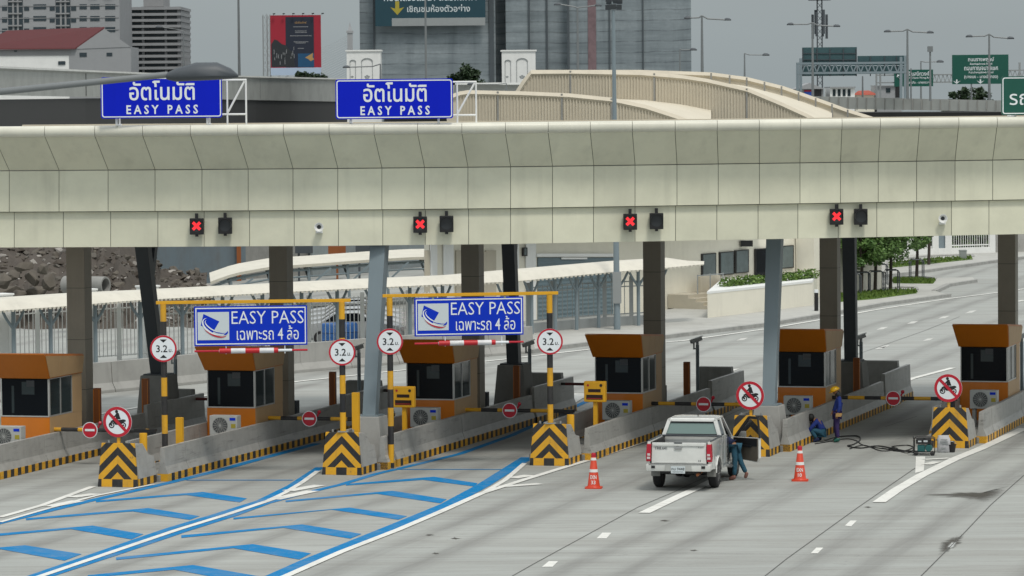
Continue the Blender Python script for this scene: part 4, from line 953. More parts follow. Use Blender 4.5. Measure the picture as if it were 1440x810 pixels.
def wheel(x, y, s):
    q = MB(); q.lathe([(.23, -.12), (.33, -.12), (.375, -.085), (.385, 0), (.375, .085), (.33, .12), (.23, .12)], (x, y, .385), 28, axis='x'); w_ = q.build('wheel', M['rubber'], tk, smooth=True)
    q = MB(); q.lathe([(0, .02*s), (.06, .03*s), (.07, .07*s), (.2, .06*s), (.24, .10*s), (.24, -.1*s)], (x, y, .385), 20, axis='x'); q.build('rim', M['rim'], w_, smooth=True)
    q = MB()
    for k in range(6):
        t_ = k*math.pi/3; q.beam((x+s*.095, y, .385), (x+s*.10, y+.22*math.cos(t_), .385+.22*math.sin(t_)), .05, .02)
    q.build('spokes', M['chrome'], w_)
for x, s in ((-.76, -1), (.76, 1)):
    wheel(x, 1.2, s); wheel(x, 4.28, s)
    MB().box(min(s*.64, s*.885), max(s*.64, s*.885), .70, .72, .34, .62).build('mud_flap', M['conc_d'], tk)
q = MB(); q.tube((-.7, 1.2, .4), (.7, 1.2, .4), .06); q.ball((0, 1.2, .4), .14, 8); q.box(-.45, -.35, .3, 5, .48, .6); q.box(.35, .45, .3, 5, .48, .6); q.box(-.7, .7, 2.2, 4.9, .42, .7); q.box(-.55, .55, .2, .3, .46, .58); q.build('chassis', M['black'], tk)
q = MB(); q.tube((.5, .0, .45), (.5, 1, .5), .04); q.build('exhaust', M['rust'], tk)
q = MB(); q.tube((.1, 2.5, 1.81), (.1, 2.4, 1.87), .012); q.build('aerial', M['black'], tk)
q = MB()
for s in (-1, 1):
    x = s*.8865; q.box(min(x, x-s*.01), max(x, x-s*.01), 1.965, 1.985, .5, 1.32); q.box(min(x, x-s*.02), max(x, x-s*.02), 2.71, 2.73, .5, 1.3)
    x = s*.879; q.box(min(x, x+s*.004), max(x, x+s*.004), 2.02, 3.8, .545, .56)
q.box(-.745, .745, -.003, .01, .745, .755); q.build('panel_gap', M['sigdark'], tk)
q = MB(); q.box(-.8, .8, -.128, -.1, .735, .75); q.build('bumper_top', M['chrome'], rbp)
q = MB(); q.box(.86, .97, 2.75, 3.75, .40, .44); q.build('side_step', M['chrome'], tk)
# ================================================================== cones
def cone(name, loc, lab, l1, l2):
    t = thing('traffic_cone', lab, 'traffic cone', loc, R(-6), 'orange traffic cones on the lane')
    q = MB(); q.prism(rrect(.46, .46, .06), 'z', 0, .035); q.lathe([(.19, .035), (.165, .08), (.06, .88), (.045, .9)], n=24); bd = q.build('body', M['cone'], t, smooth=True)
    for z0, z1 in ((.44, .52), (.76, .83)):
        rr_ = lambda z: .165-(z-.08)*(.105/.8)+.004
        q = MB(); q.lathe([(rr_(z0), z0), (rr_(z1), z1)], n=24); q.build('white_band', M['coneW'], t, smooth=True)
    q = MB(); q.lathe([(.064, .85), (.066, .93), (.05, .96), (0, .96)], n=16); q.build('cap', M['tail'], t, smooth=True)
    q = text_mb(l1, .1, .02, w=.17); q.add(text_mb(l2, .1, .02), Matrix.Translation((0, 0, -.14)))
    for p in q.v:
        z = .31+p.z; r_ = .165-(z-.08)*(.105/.8)+.006; p.y = -math.sqrt(max(r_*r_-p.x*p.x, 1e-4)); p.z = z
    q.build('lettering', M['coneW'], t, recalc=False)
cone('a', G(835, 686.5), 'orange traffic cone left of the pickup, in front of the chevron block', 'EXN', '33')
cone('b', G(1125, 676), "orange traffic cone right of the pickup's open door", 'EXN', '10')
# ================================================================== people
def person(lab, loc, J, cloth, rad=1.0, fingers=True):
    t = thing('person', lab, 'person', loc)
    V = lambda k: Vector(J[k])
    vs_, es, rd = [], [], []
    def av(p, r, par=None):
        vs_.append(Vector(p)); rd.append(r*rad if not isinstance(r, tuple) else (r[0]*rad, r[1]*rad)); k = len(vs_)-1
        if par is not None: es.append((par, k))
        return k
    pe = av(V('pelvis'), .11); sp_ = av(V('spine'), .105, pe); ch = av(V('chest'), .115, sp_); nk = av(V('neck'), .052, ch); hd_ = av(V('head'), .085, nk)
    top = av(V('head')+(V('head')-V('neck')).normalized()*.09, .07, hd_); av(V('head')+V('face')*.10-Vector((0, 0, .01)), .018, hd_)
    for s in 'lr':
        sh = av(V('sh'+s), .055, ch); el = av(V('el'+s), .042, sh); wr = av(V('wr'+s), .028, el); hv = (V('wr'+s)-V('el'+s)).normalized(); pm = av(V('wr'+s)+hv*.07, .03, wr)
        side = hv.cross(Vector((.3, .5, .8))).normalized()
        for k in range(4):
            b_ = V('wr'+s)+hv*.10+side*(.03-.02*k); f1 = av(b_, .010, pm); av(b_+hv*(.045+.008*(1.5-abs(k-1.5)))+Vector((0, 0, -.018)), .008, f1)
        th = av(V('wr'+s)+hv*.04+side*.05, .012, wr); av(V('wr'+s)+hv*.085+side*.065, .009, th)
        hp = av(V('hip'+s), .085, pe); kn = av(V('kn'+s), .058, hp); an = av(V('an'+s), .038, kn); av(V('to'+s), .034, an)
    skin_obj('body', vs_, es, rd, M['skin'], t)
    def cl(name, chain, mt, sub=1):
        idx, v2, e2, r2 = {}, [], [], []
        for a, ra, par in chain:
            idx[a] = len(v2); v2.append(V(a) if isinstance(a, str) and a in J else Vector(a)); r2.append(ra*rad if not isinstance(ra, tuple) else ra)
            if par is not None: e2.append((idx[par], idx[a]))
        return skin_obj(name, v2, e2, r2, mt, t, sub)
    cl('shirt', [('spine', .145, None), ('waist', .14, 'spine'), ('chest', .15, 'spine'), ('collar', .08, 'chest'), ('shl', .08, 'chest'), ('ell', .062, 'shl'), ('wrl', .048, 'ell'), ('shr', .08, 'chest'), ('elr', .062, 'shr'), ('wrr', .048, 'elr')], cloth['shirt'])
    cl('trousers', [('pelvis', .14, None), ('hipl', .105, 'pelvis'), ('knl', .078, 'hipl'), ('cul', .064, 'knl'), ('hipr', .105, 'pelvis'), ('knr', .078, 'hipr'), ('cur', .064, 'knr')], cloth['trousers'])
    for s in 'lr':
        a, to = V('an'+s), V('to'+s); d = (to-a); d.z = 0; d.normalize() if d.length > .01 else None
        skin_obj('shoe', [a+Vector((0, 0, .06)), a-Vector((0, 0, .02)), to, a-d*.05+Vector((0, 0, -.03))], [(0, 1), (1, 2), (1, 3)], [.052, .05, .045, .04], cloth['shoe'], t)
    h = V('head'); u = (h-V('neck')).normalized(); f = V('face')
    q = MB(); sd = f.cross(u)
    for s in (-1, 1): q.ball(h+f*.088+sd*s*.033+u*.02, .013, 6)
    q.build('eyes', M['black'], t)
    return t, h, u, f
def complete(J):
    V = Vector
    J['waist'] = V(J['pelvis'])*.55+V(J['spine'])*.45; J['collar'] = V(J['chest'])*.35+V(J['neck'])*.65
    for s in 'lr': J['cu'+s] = V(J['an'+s])*.9+V(J['kn'+s])*.1
    return J
# standing welder, facing left
J = complete(dict(pelvis=(0, .05, .88), spine=(.03, .05, 1.08), chest=(.06, .05, 1.27), neck=(.05, .05, 1.43), head=(-.02, .04, 1.53), face=Vector((-.9, -.1, -.42)).normalized(),
    shl=(.05, -.12, 1.36), ell=(.06, -.19, 1.10), wrl=(.0, -.2, .90), shr=(.07, .23, 1.36), elr=(.0, .27, 1.10), wrr=(-.12, .14, .93),
    hipl=(.0, -.05, .84), knl=(-.02, -.07, .47), anl=(.02, -.06, .09), tol=(-.13, -.07, .04), hipr=(.0, .14, .84), knr=(-.04, .16, .47), anr=(.02, .15, .09), tor=(-.13, .17, .04)))
t, h, u, f = person('standing worker in yellow helmet, black hood, blue shirt and purple trousers', G(1177.5, 622), J, dict(shirt=M['blue_shirt'], trousers=M['purple'], shoe=M['boot']), .98)
q = MB(); hc = h+u*.055
side = f.cross(u).normalized(); ff = u.cross(side).normalized()
for r0 in [[(.125, -.0), (.13, .03), (.115, .08), (.07, .125), (0, .14)]]:
    rings = []
    for rr_, z in r0: rings.append([hc+u*z+(side*math.cos(2*math.pi*k/16)*rr_+f*math.sin(2*math.pi*k/16)*rr_*1.15) for k in range(16)])
    q.loft(rings)
q.loft([[hc+u*.0+(side*math.cos(2*math.pi*k/16)*.13+f*(math.sin(2*math.pi*k/16)*.15+.02)) for k in range(16)], [hc+u*.015+(side*math.cos(2*math.pi*k/16)*.155+f*(math.sin(2*math.pi*k/16)*.19+.03)) for k in range(16)]])
q.build('helmet', M['helmet'], t, smooth=True)
skin_obj('hood', [h+u*.02, h-u*.10, Vector(J['neck'])+Vector((.03, 0, -.05)), Vector(J['chest'])+Vector((.04, 0, .10))], [(0, 1), (1, 2), (2, 3)], [.115, .10, .105, .12], M['black'], t)
q = MB(); q.loft([[(.0+x, -.25+y, .80) for x, y in ((-.07, 0), (.1, 0), (.1, .1), (-.07, .1))], [(.02+x, -.25+y, .90) for x, y in ((-.08, 0), (.12, 0), (.12, .1), (-.08, .1))]])
tag(q.build('cloth_glove', M['bill_g'], None, G(1177.5, 622)), 'pale work gloves held at the waist of the standing worker', 'gloves')
# crouching worker, facing left towards the barrier
J = complete(dict(pelvis=(.15, .02, .30), spine=(.10, .02, .47), chest=(.0, .02, .61), neck=(-.10, .01, .70), head=(-.18, .0, .74), face=Vector((-.75, -.1, -.6)).normalized(),
    shl=(-.04, -.15, .64), ell=(-.22, -.20, .44), wrl=(-.34, -.12, .26), shr=(-.04, .19, .64), elr=(-.20, .25, .44), wrr=(-.34, .12, .25),
    hipl=(.13, -.08, .29), knl=(-.24, -.15, .40), anl=(-.02, -.13, .09), tol=(-.17, -.15, .04), hipr=(.13, .12, .29), knr=(-.2, .2, .42), anr=(.08, .16, .09), tor=(-.08, .2, .04)))
t, h, u, f = person('crouching worker in blue shirt, teal jeans and black cap beside the barrier', G(1150, 621.5), J, dict(shirt=M['blue_shirt'], trousers=M['jeans'], shoe=M['navy']), .98)
q = MB(); q.ball(h+u*.03, .115, 10, sq=(1, 1, 1)); q.loft([[h+f*.06+u*.05+Vector((0, y, 0)) for y in (-.08, .08)]+[h+f*.06+u*.065+Vector((0, y, 0)) for y in (.08, -.08)], [h+f*.19+u*.03+Vector((0, y, 0)) for y in (-.06, .06)]+[h+f*.19+u*.04+Vector((0, y, 0)) for y in (.06, -.06)]]); q.build('cap', M['hair'], t, smooth=True)
# man leaning into the cab
J = complete(dict(pelvis=(-.10, .06, .95), spine=(-.26, .14, 1.06), chest=(-.45, .26, 1.15), neck=(-.58, .34, 1.20), head=(-.68, .40, 1.21), face=Vector((-.7, .5, -.5)).normalized(),
    shl=(-.42, .12, 1.14), ell=(-.58, .2, .95), wrl=(-.75, .3, .9), shr=(-.40, .42, 1.16), elr=(-.55, .55, 1.0), wrr=(-.72, .6, .95),
    hipl=(-.13, -.02, .90), knl=(-.10, -.02, .49), anl=(-.13, .0, .09), tol=(-.28, .05, .04), hipr=(-.05, .15, .90), knr=(.06, .12, .50), anr=(.22, .12, .16), tor=(.17, .14, .04)))
t, h, u, f = person("man in teal jeans leaning into the pickup's cab through the open door", G(1039, 675.5), J, dict(shirt=M['navy'], trousers=M['jeans'], shoe=M['shoe']), 1.0)
q = MB(); q.ball(h+u*.02, .11, 10); q.build('hair', M['hair'], t, smooth=True)
# ================================================================== generator, sack, bucket, leads
gp = G(1300, 640); gt = thing('generator', 'portable generator with black tube frame and teal engine in the lane', 'generator', gp, R(-8))
q = MB(); W, Dp, H = .30, .22, .52
for y in (-Dp, Dp):
    q.path([(-W, y, .08), (-W, y, H-.05), (-W+.05, y, H), (W-.05, y, H), (W, y, H-.05), (W, y, .08), (-W, y, .08)], .018)
for x in (-W, W):
    for z in (.08, H-.03): q.tube((x, -Dp, z), (x, Dp, z), .016)
q.build('frame', M['black'], gt)
q = MB(); q.box(-.2, .02, -.16, .16, .12, .30); q.lathe([(.1, -.2), (.11, .0), (.1, .12)], (.13, 0, .22), 14, axis='y'); q.build('engine', M['teal'], gt, bevel=.02)
q = MB(); q.box(-.24, .2, -.17, .17, .34, .47); q.lathe([(.04, .47), (.04, .50), (0, .50)], n=10); tk_ = q.build('tank', M['black'], gt, bevel=.03)
q = MB(); q.box(-.18, -.08, -.176, -.17, .40, .44); q.box(-.02, .1, -.176, -.17, .40, .45); q.build('label', M['letter'], tk_)
for x in (-.24, .24): MB().lathe([(.03, -.02), (.07, -.02), (.07, .02), (.03, .02)], (x, -.2, .07), 12, axis='y').build('wheel', M['rubber'], gt)
MB().tube((-.27, -.1, .08), (-.27, -.1, 0), .025).build('foot', M['rubber'], gt)
q = MB(); rings = []
for z, w_, d_ in ((0, .17, .13), (.04, .2, .15), (.25, .19, .14), (.4, .185, .12), (.47, .16, .07), (.5, .17, .02)):
    rings.append([(w_*math.copysign(abs(math.cos(t_))**.6, math.cos(t_))+random.uniform(-.012, .012), d_*math.copysign(abs(math.sin(t_))**.6, math.sin(t_))+random.uniform(-.012, .012), z+random.uniform(-.008, .008)) for t_ in [2*math.pi*k/16 for k in range(16)]])
q.loft(rings); sk_ = tag(q.build('sack', M['sack'], None, G(1327, 636), smooth=True), 'crumpled white sack leaning before the rightmost chevron block', 'sack')
q = MB()
for z, a, c in ((.37, -.1, .09), (.31, -.12, .11), (.25, -.06, .12), (.12, -.1, .04)): q.box(a, c, -.165, -.155, z, z+.03)
q.build('print', M['galv'], sk_)
bk = thing('bucket', 'small black bucket in front of the white sack', 'bucket', G(1338, 636))
q = MB(); q.lathe([(0, 0), (.10, 0), (.14, .22), (.15, .22), (.15, .235), (.135, .235), (.095, .02), (0, .02)], n=18); q.build('pail', M['black'], bk, smooth=True)
q = MB(); q.path([(.145*math.cos(t_), 0, .22+.1*math.sin(t_)) for t_ in [math.pi*k/8 for k in range(9)]], .006); q.build('handle', M['galv'], bk)
def lead(pts, lab, mt, r=.014):
    P = [G(x, y, r+.004) for x, y in pts]; fine = []
    for i in range(len(P)-1):
        p0, p1, p2, p3 = P[max(i-1, 0)], P[i], P[i+1], P[min(i+2, len(P)-1)]
        for k in range(5):
            s = k/5; fine.append(.5*((2*p1)+(p2-p0)*s+(2*p0-5*p1+4*p2-p3)*s*s+(3*p1-p0-3*p2+p3)*s**3))
    fine.append(P[-1]); q = MB(); q.path(fine, r, 5); tag(q.build('cable', mt, auto=True, smooth=True), lab, 'cable')
lead([(1146, 624), (1165, 621), (1190, 617), (1205, 620), (1215, 626), (1250, 632), (1285, 634), (1296, 634)], 'black power lead running from the generator to the crouching worker', M['black'])
lead([(1160, 619), (1180, 614), (1205, 613), (1210, 618), (1200, 625), (1192, 627), (1210, 630), (1235, 627), (1262, 632), (1290, 637)], 'thick black welding cable looping across the lane in front of the standing worker', M['black'], .02)
lead([(1195, 631), (1215, 626), (1240, 634), (1262, 631), (1254, 628), (1275, 626), (1284, 629), (1270, 634), (1250, 630), (1258, 634), (1280, 635)], 'tangled black lead in a heap beside the generator', M['black'], .016)
lead([(1284, 613), (1286, 622), (1284, 632), (1276, 637), (1262, 634), (1240, 630)], 'thin lead dropping from the generator frame to the ground', M['black'], .012)
# ================================================================== far side of the plaza
JB = [(-60, 569), (40, 561.5), (155, 551), (290, 537.5), (420, 523), (555, 511.5), (685, 500.5), (748, 496)]
for k in range(len(JB)-1):
    a, c = G(*JB[k]), G(*JB[k+1]); d = (c-a); n = d.length; segs = max(1, round(n/3.2))
    for s in range(segs):
        p, q_ = a+d*(s/segs), a+d*((s+1)/segs)-d.normalized()*.03; L_ = (q_-p).length
        mb = MB(); f = lambda v: [(v, -.28, 0), (v, -.28, .1), (v, -.13, .35), (v, -.08, 1.1), (v, .08, 1.1), (v, .13, .35), (v, .28, .1), (v, .28, 0)]
        mb.loft([f(0), f(L_)]); o = mb.build('jersey_barrier', M['conc'], None, p, math.atan2(d.y, d.x), bevel=.015)
        tag(o, 'pale grey jersey barrier section in the line below the white fence', 'barrier', 'jersey barriers lining the far side of the road')
WB = [(-40, 534), (20, 529), (135, 520), (257, 511), (475, 496), (623, 486), (748, 474), (842, 465), (898, 462), (930, 460)]
def wk(px, back=0.): 
    p = G(px, lerp_at(WB, px)); a, c = G(px-15, lerp_at(WB, px-15)), G(px+15, lerp_at(WB, px+15)); d = (c-a).normalized(); return p+Vector((-d.y, d.x, 0))*back
wkw = thing('walkway_shelter', 'long cream roofed walkway shelter on grey Y-shaped posts', 'walkway', wk(475))
RB = [(-40, 440), (0, 437), (93, 430.5), (180, 423), (380, 411.7), (475, 407), (620, 400), (720, 396), (860, 382.5), (935, 376.7), (990, 371.5)]
RT = [(-40, 420), (0, 418), (93, 412), (180, 408), (380, 398), (475, 393), (620, 387), (720, 378.5), (860, 366.7), (935, 362), (988, 369.5)]
rows = [[], [], [], []]
for k in range(60):
    px = -40+1030*k/59; D = wk(px).y
    lo, hi = Q(px, lerp_at(RB, px), D-.9), Q(px, lerp_at(RT, px), D+.9)
    md = (lo+hi)/2+Vector((0, -.2, .12)); rows[0].append(lo); rows[1].append(md); rows[2].append(hi); rows[3].append(hi+Vector((0, .9, -.1)))
mb = MB(); mb.loft([[r[k] for r in rows]+[rows[3][k]-Vector((0, 0, .06)), (rows[1][k]+rows[2][k])/2-Vector((0, 0, .08)), rows[0][k]-Vector((0, -.03, .03))] for k in range(60)])
mb.build('roof', M['canopycream'], wkw, world=True, smooth=True)
mb = MB()
for k in range(0, 59):
    for s in (0, .33, .66):
        p = rows[0][k].lerp(rows[0][k+1], s); mb.box(p.x-.05, p.x+.05, p.y-.02, p.y+.0, p.z-.07, p.z+.0)
mb.build('scalloped_edge', M['canopycream'], wkw, world=True)
for px in (20, 72, 135, 198, 257, 314, 370, 425, 475, 528, 577, 623, 668, 710, 748, 781, 811, 842, 870, 898, 926):
    p = wk(px); zt = Q(px, lerp_at(RB, px), p.y).z; mb = MB(); mb.tube(p, (p.x, p.y, zt), .085, n=8)
    dl_ = (wk(px+8)-wk(px-8)).normalized()
    for s in (-1, 1): mb.path([p+Vector((0, 0, zt-.75)), p+dl_*s*.35+Vector((0, 0, zt-.35)), p+dl_*s*.6+Vector((0, 0, zt+.05))], .055)
    mb.box(p.x-.15, p.x+.15, p.y-.15, p.y+.15, 0, .04)
    mb.build('post', M['steel_l'], wkw, world=True)
# white fence behind the walkway
def fence(name, pxs, back, h, lab, base=0., step=.16, mt='white', wallh=0.):
    t = thing(name, lab, 'fence', wk(pxs[0], back)); pk, pst = MB(), []
    for a, c in zip(pxs, pxs[1:]):
        p, q_ = wk(a, back), wk(c, back); d = q_-p; n = int(d.length/step)
        for k in range(1, n):
            r_ = p+d*(k/n); pk.box(r_.x-.018, r_.x+.018, r_.y-.018, r_.y+.018, base+wallh+.08, base+h)
        for z in (base+wallh+.12, base+h-.3, base+h-.08): pk.beam(p+Vector((0, 0, z)), q_+Vector((0, 0, z)), .04, .05)
        if wallh: pk.beam(p+Vector((0, 0, wallh/2)), q_+Vector((0, 0, wallh/2)), .16, wallh)
        pst.append(p)
    pst.append(wk(pxs[-1], back))
    pk.build('pickets', M[mt], t, world=True)
    for p in pst: MB().box(p.x-.09, p.x+.09, p.y-.09, p.y+.09, 0, base+h+.15).build('post', M[mt], t, world=True)
    return t
fence('picket_fence', [55, 92, 160, 205, 258], 1.6, 2.3, 'tall white picket fence between leftmost column and left gantry post', .25, .2)
fence('picket_fence', [262, 330, 400, 470, 545, 610, 660], 1.6, 2.1, 'white picket fence in front of the parked silver cars', .1, .22)
fence('picket_fence', [756, 790, 825, 860, 898, 935], .5, 2.2, 'grey picket fence on a low white wall before the grey shutter', 0, .34, 'galv', .55)
for k, (px, w_, lab) in enumerate(((42, 1.2, 'broad white gate pillar at left of the picket fence'), (164, .75, 'white square gate pillar right of the leftmost column'), (252, .7, 'white square gate pillar behind the left gantry post'))):
    p = wk(px, 1.9); q = MB(); q.box(-w_/2, w_/2, -.3, .3, 0, 3.0); q.box(-w_/2-.04, w_/2+.04, -.34, .34, 3.0, 3.08); tag(q.build('gate_pillar', M['white'], None, p, R(50), bevel=.02), lab, 'pillar', 'white gate pillars')
# rubble heap, pipe, tin walls
mb = MB(); hp = lambda px, t: (G(px, 455)*(1-t)+Q(px, 430, 196)*t)
rows = []
for j in range(14):
    row = []
    for i in range(40):
        px = -140+i*11; t = j/13; base = Q(px, 250, 181+t*34)
        slope = max(0, min(1, (232-px)/70)) if px > 150 else 1.0
        z = (.4+7.2*t**.8)*max(slope, .12)+random.uniform(-.3, .3)
        row.append((base.x, base.y+random.uniform(-.6, .6), max(z, .02)))
    rows.append(row)
mb.grid([[Vector((p[0]-.3, p[1]-1.5, -.1)) for p in rows[0]]]+rows)
def rock(mb, c, r, mi=0, sub=1):
    bm = bmesh.new()
    for _k in range(11 if sub == 1 else 20):
        d_ = Vector((random.gauss(0, 1), random.gauss(0, 1), random.gauss(0, 1))).normalized(); bm.verts.new(d_)
    h_ = bmesh.ops.convex_hull(bm, input=bm.verts); bmesh.ops.delete(bm, geom=list({v for v in h_['geom_interior']+h_['geom_unused'] if isinstance(v, bmesh.types.BMVert)}), context='VERTS'); bm.verts.index_update()
    sx, sy, sz = random.uniform(.7, 1.5)*r, random.uniform(.6, 1.1)*r, random.uniform(.45, .9)*r; a = random.uniform(0, 3.1)
    rot = Matrix.Rotation(a, 3, 'Z') @ Matrix.Rotation(random.uniform(-.5, .5), 3, 'X'); i = len(mb.v)
    for v in bm.verts:
        k = 1; mb.v.append(Vector(c)+rot @ Vector((v.co.x*sx*k, v.co.y*sy*k, v.co.z*sz*k)))
    for f in bm.faces: mb.f.append([v.index+i for v in f.verts]); mb.m.append(mi)
    bm.free()
for _ in range(2600):
    j, i = random.uniform(0, 12.9), random.uniform(0, 38.9); a, c = int(j), int(i)
    p = Vector(rows[a][c]).lerp(Vector(rows[a+1][c+1]), random.random()); rock(mb, p, random.choice((.07, .09, .12, .16, .22, .3)), random.choice((1, 1, 2, 2, 0, 3)))
tag(mb.build('rubble', [M['soil'], M['rock'], mat('dark_rubble', (.10, .09, .075), .9, amt=.3), mat('pale_rubble', (.36, .34, .31), .9, amt=.3)], auto=True), 'brown heap of earth and broken concrete behind the walkway at left', 'rubble', kind='stuff')
bl_ = [(12, 410, .95), (30, 418, .9), (52, 412, 1.0), (75, 420, .8), (20, 388, .8), (45, 392, .9), (70, 396, 1.05), (90, 412, .7), (8, 424, .6), (2, 395, .9), (34, 375, .8), (62, 378, .7)]
for k, (x, y, r_) in enumerate(bl_):
    D = 186-k*.25; p = Q(x, y, D-4); mb = MB(); rock(mb, p, r_*.55, 0, 2); tag(mb.build('boulder', M['rock'], auto=True, bevel=.02), 'grey boulder in the rock pile left of the leftmost column', 'boulder', 'boulders at the foot of the rubble heap')
pp = Q(128, 401, 176); q = MB(); q.lathe([(.40, -1.4), (.40, .8), (.32, .8), (.32, -1.3)], n=24, axis='x'); q.xf(Matrix.Translation(pp) @ Matrix.Rotation(R(-28), 4, 'Z')); tag(q.build('drain_pipe', M['conc_d'], auto=True, smooth=True), 'grey concrete drain pipe lying on the rubble right of the leftmost column', 'pipe')
def wallpx(name, pts, z1, mt, th=.15, z0=0., mi=None):
    """upright wall through ground plan points (px, D)"""
    P = []
    for px, D in pts:
        p = Q(px, 400, D); P.append(Vector((p.x, p.y, 0)))
    mb = MB()
    for p, q_ in zip(P, P[1:]): d = (q_-p).normalized(); n = Vector((-d.y, d.x, 0))*th; mb.hexa([p+Vector((0, 0, z0)), q_+Vector((0, 0, z0)), q_+n+Vector((0, 0, z0)), p+n+Vector((0, 0, z0))], [p+Vector((0, 0, z1)), q_+Vector((0, 0, z1)), q_+n+Vector((0, 0, z1)), p+n+Vector((0, 0, z1))])
    return mb.build(name, mt, auto=True)
tag(wallpx('tin_fence', [(150, 214), (346, 226)], 6.2, M['tin']), 'dark blue-grey corrugated tin fence behind the left gantry', 'fence')
tag(wallpx('concrete_wall', [(346, 227), (440, 232)], 6.0, M['conc_d'], .3), 'brown-grey concrete wall between the two corrugated fences', 'wall')
tag(wallpx('tin_fence', [(440, 231), (610, 242)], 6.4, M['tin2']), 'pale blue corrugated fence behind the curved carport', 'fence')
p = Q(336, 365, 225); tag(MB().box(-.12, .12, -.1, .1, -p.z, 3.2).build('rusty_post', M['rust'], None, p), 'rusty post at right end of the dark tin fence', 'post')
p = Q(474, 357, 226); q = MB(); q.box(-.5, .5, -.2, .2, -.45, .45); q.box(-.06, .06, 0, .1, -p.z, -.45); tag(q.build('rusty_board', M['rust'], None, p), 'rusty orange board standing above the carport roof', 'board')
for k, (x, lab) in enumerate(((428, 'dark machine frame left of the rusty board'), (513, 'dark scaffold frame behind the light grey strut'))):
    p = Q(x, 400, 224); q = MB()
    for a, c in (((-.3, 0, 0), (-.3, 0, 5.5)), ((.3, 0, 0), (.3, 0, 5.5)), ((-.3, 0, 2), (.3, 0, 3.4)), ((-.3, 0, 4.6), (.3, 0, 3.4)), ((-.3, 0, 4.7), (1.6, 0, 4.7)), ((-.3, 0, 1.2), (1.2, 0, 1.2))): q.beam(a, c, .12, .12)
    q.box(-.5, .5, -.2, .2, 1.6, 2.2); tag(q.build('steel_frame', M['steel_d'], None, (p.x, p.y, 0)), lab, 'frame')
# carport with curved roof
cpt = thing('carport', 'carport with a long curved cream-edged roof on grey trusses', 'carport', Q(450, 420, 192).xy.to_3d())
rows = [[], [], []]
CT = [(296, 396), (330, 384), (380, 375), (440, 371), (520, 365), (580, 361.5), (612, 361)]
for k in range(24):
    px = 296+316*k/23; D = 188+10*k/23; y = lerp_at(CT, px); a = Q(px, y, D); rows[0].append(a); rows[1].append(a+Vector((-.3, 3.2, .28))); rows[2].append(a+Vector((-.6, 6.4, .0)))
mb = MB(); mb.grid(rows); mb.grid([[p-Vector((0, -.02, .14)) for p in r] for r in rows]); mb.grid([rows[0], [p-Vector((0, -.02, .14)) for p in rows[0]]]); mb.build('roof', M['canopycream'], cpt, world=True)
for k in range(2, 24, 4):
    a = rows[0][k]; mb = MB(); mb.beam(a+Vector((0, .3, -.15)), (a.x+.1, a.y+.3, 0), .14, .14); mb.beam(a+Vector((0, .3, -.3)), a+Vector((-.5, 6, -.3)), .12, .12); mb.beam((a.x+.1, a.y+.3, a.z*.55), a+Vector((1.1, .3, -.2)), .09, .09); mb.beam((a.x+.1, a.y+.3, a.z*.55), a+Vector((-.4, 3.5, -.2)), .09, .09); mb.build('truss_post', M['steel_l'], cpt, world=True)
mb = MB(); mb.path([p+Vector((0, .35, -.28)) for p in rows[0]], .07); mb.path([p+Vector((0, .35, -.62)) for p in rows[0]], .05); mb.build('edge_beam', M['steel_l'], cpt, world=True)
# parked silver cars
def car():
    t = thing('parked_car', 'x', 'car', group='silver cars parked behind the white fence')
    prof = [(0, .35), (.0, .75), (.1, .92), (.75, 1.0), (1.35, 1.40), (2.5, 1.44), (3.3, 1.02), (4.2, .86), (4.4, .6), (4.4, .32)]
    q = MB(); q.loft([[(x*.94+.12, y, z*.97) for x, z in prof] if abs(y) > .8 else [(x, y, z) for x, z in prof] for y in (-.85, -.6, .6, .85)]); q.build('body', M['silver'], t, smooth=True, bevel=.03)
    q = MB()
    for s in (-1, 1): q.face([(1.0, s*.858, 1.0), (1.5, s*.858, 1.33), (2.45, s*.858, 1.36), (3.05, s*.858, 1.02)])
    q.face([(.80, -.62, 1.04), (.80, .62, 1.04), (1.33, .58, 1.40), (1.33, -.58, 1.40)]); q.face([(2.55, -.58, 1.435), (2.55, .58, 1.435), (3.25, .62, 1.06), (3.25, -.62, 1.06)])
    q.v = [v+Vector((0, 0, .012)) for v in q.v]; q.build('window', M['glass'], t, recalc=False)
    for x in (.85, 3.55):
        for s in (-1, 1): q = MB(); q.lathe([(0, -.1), (.31, -.1), (.31, .1), (0, .1)], (x, s*.78, .31), 18, axis='y'); w_ = q.build('wheel', M['rubber'], t); q = MB(); q.lathe([(0, -.105), (.19, -.105), (.19, .105), (0, .105)], (x, s*.78, .31), 14, axis='y'); q.build('rim', M['rim'], w_)
    for s in (-1, 1): MB().box(4.3, 4.41, min(s*.5, s*.78), max(s*.5, s*.78), .62, .78).build('headlight', M['lampw'], t); MB().box(-.01, .05, min(s*.55, s*.8), max(s*.55, s*.8), .72, .86).build('tail_lamp', M['tail'], t)
    return t
c0 = car(); clab = ['nearest silver car behind the picket fence, beside the left gantry post', 'second silver car in the row behind the picket fence', 'third silver car in the row under the curved carport', 'farthest silver car in the row under the curved carport']
for k in range(4):
    p = G(428+k*3, 484-k*7.2); p = p.copy()
    if k == 0: c0.location = p; c0.rotation_euler = (0, 0, R(-6)); c0['label'] = clab[0]
    else: dup(c0, p, clab[k])
p = G(485, 486); q = MB()
dr0 = thing('blue_drum', 'blue plastic drum by the picket fence at left of the light strut', 'drum', p)
q.lathe([(.5, 0), (.55, .05), (.55, .9), (.5, .98), (0, 1.0)], n=20); q.build('shell', M['binblue'], dr0, smooth=True); q = MB()
for z in (.3, .62): q.lathe([(.55, z-.02), (.575, z), (.55, z+.02)], n=20)
q.build('hoop', M['binblue'], dr0); d2 = dup(dr0, G(470, 487), 'second blue plastic drum standing behind the striped gantry post')
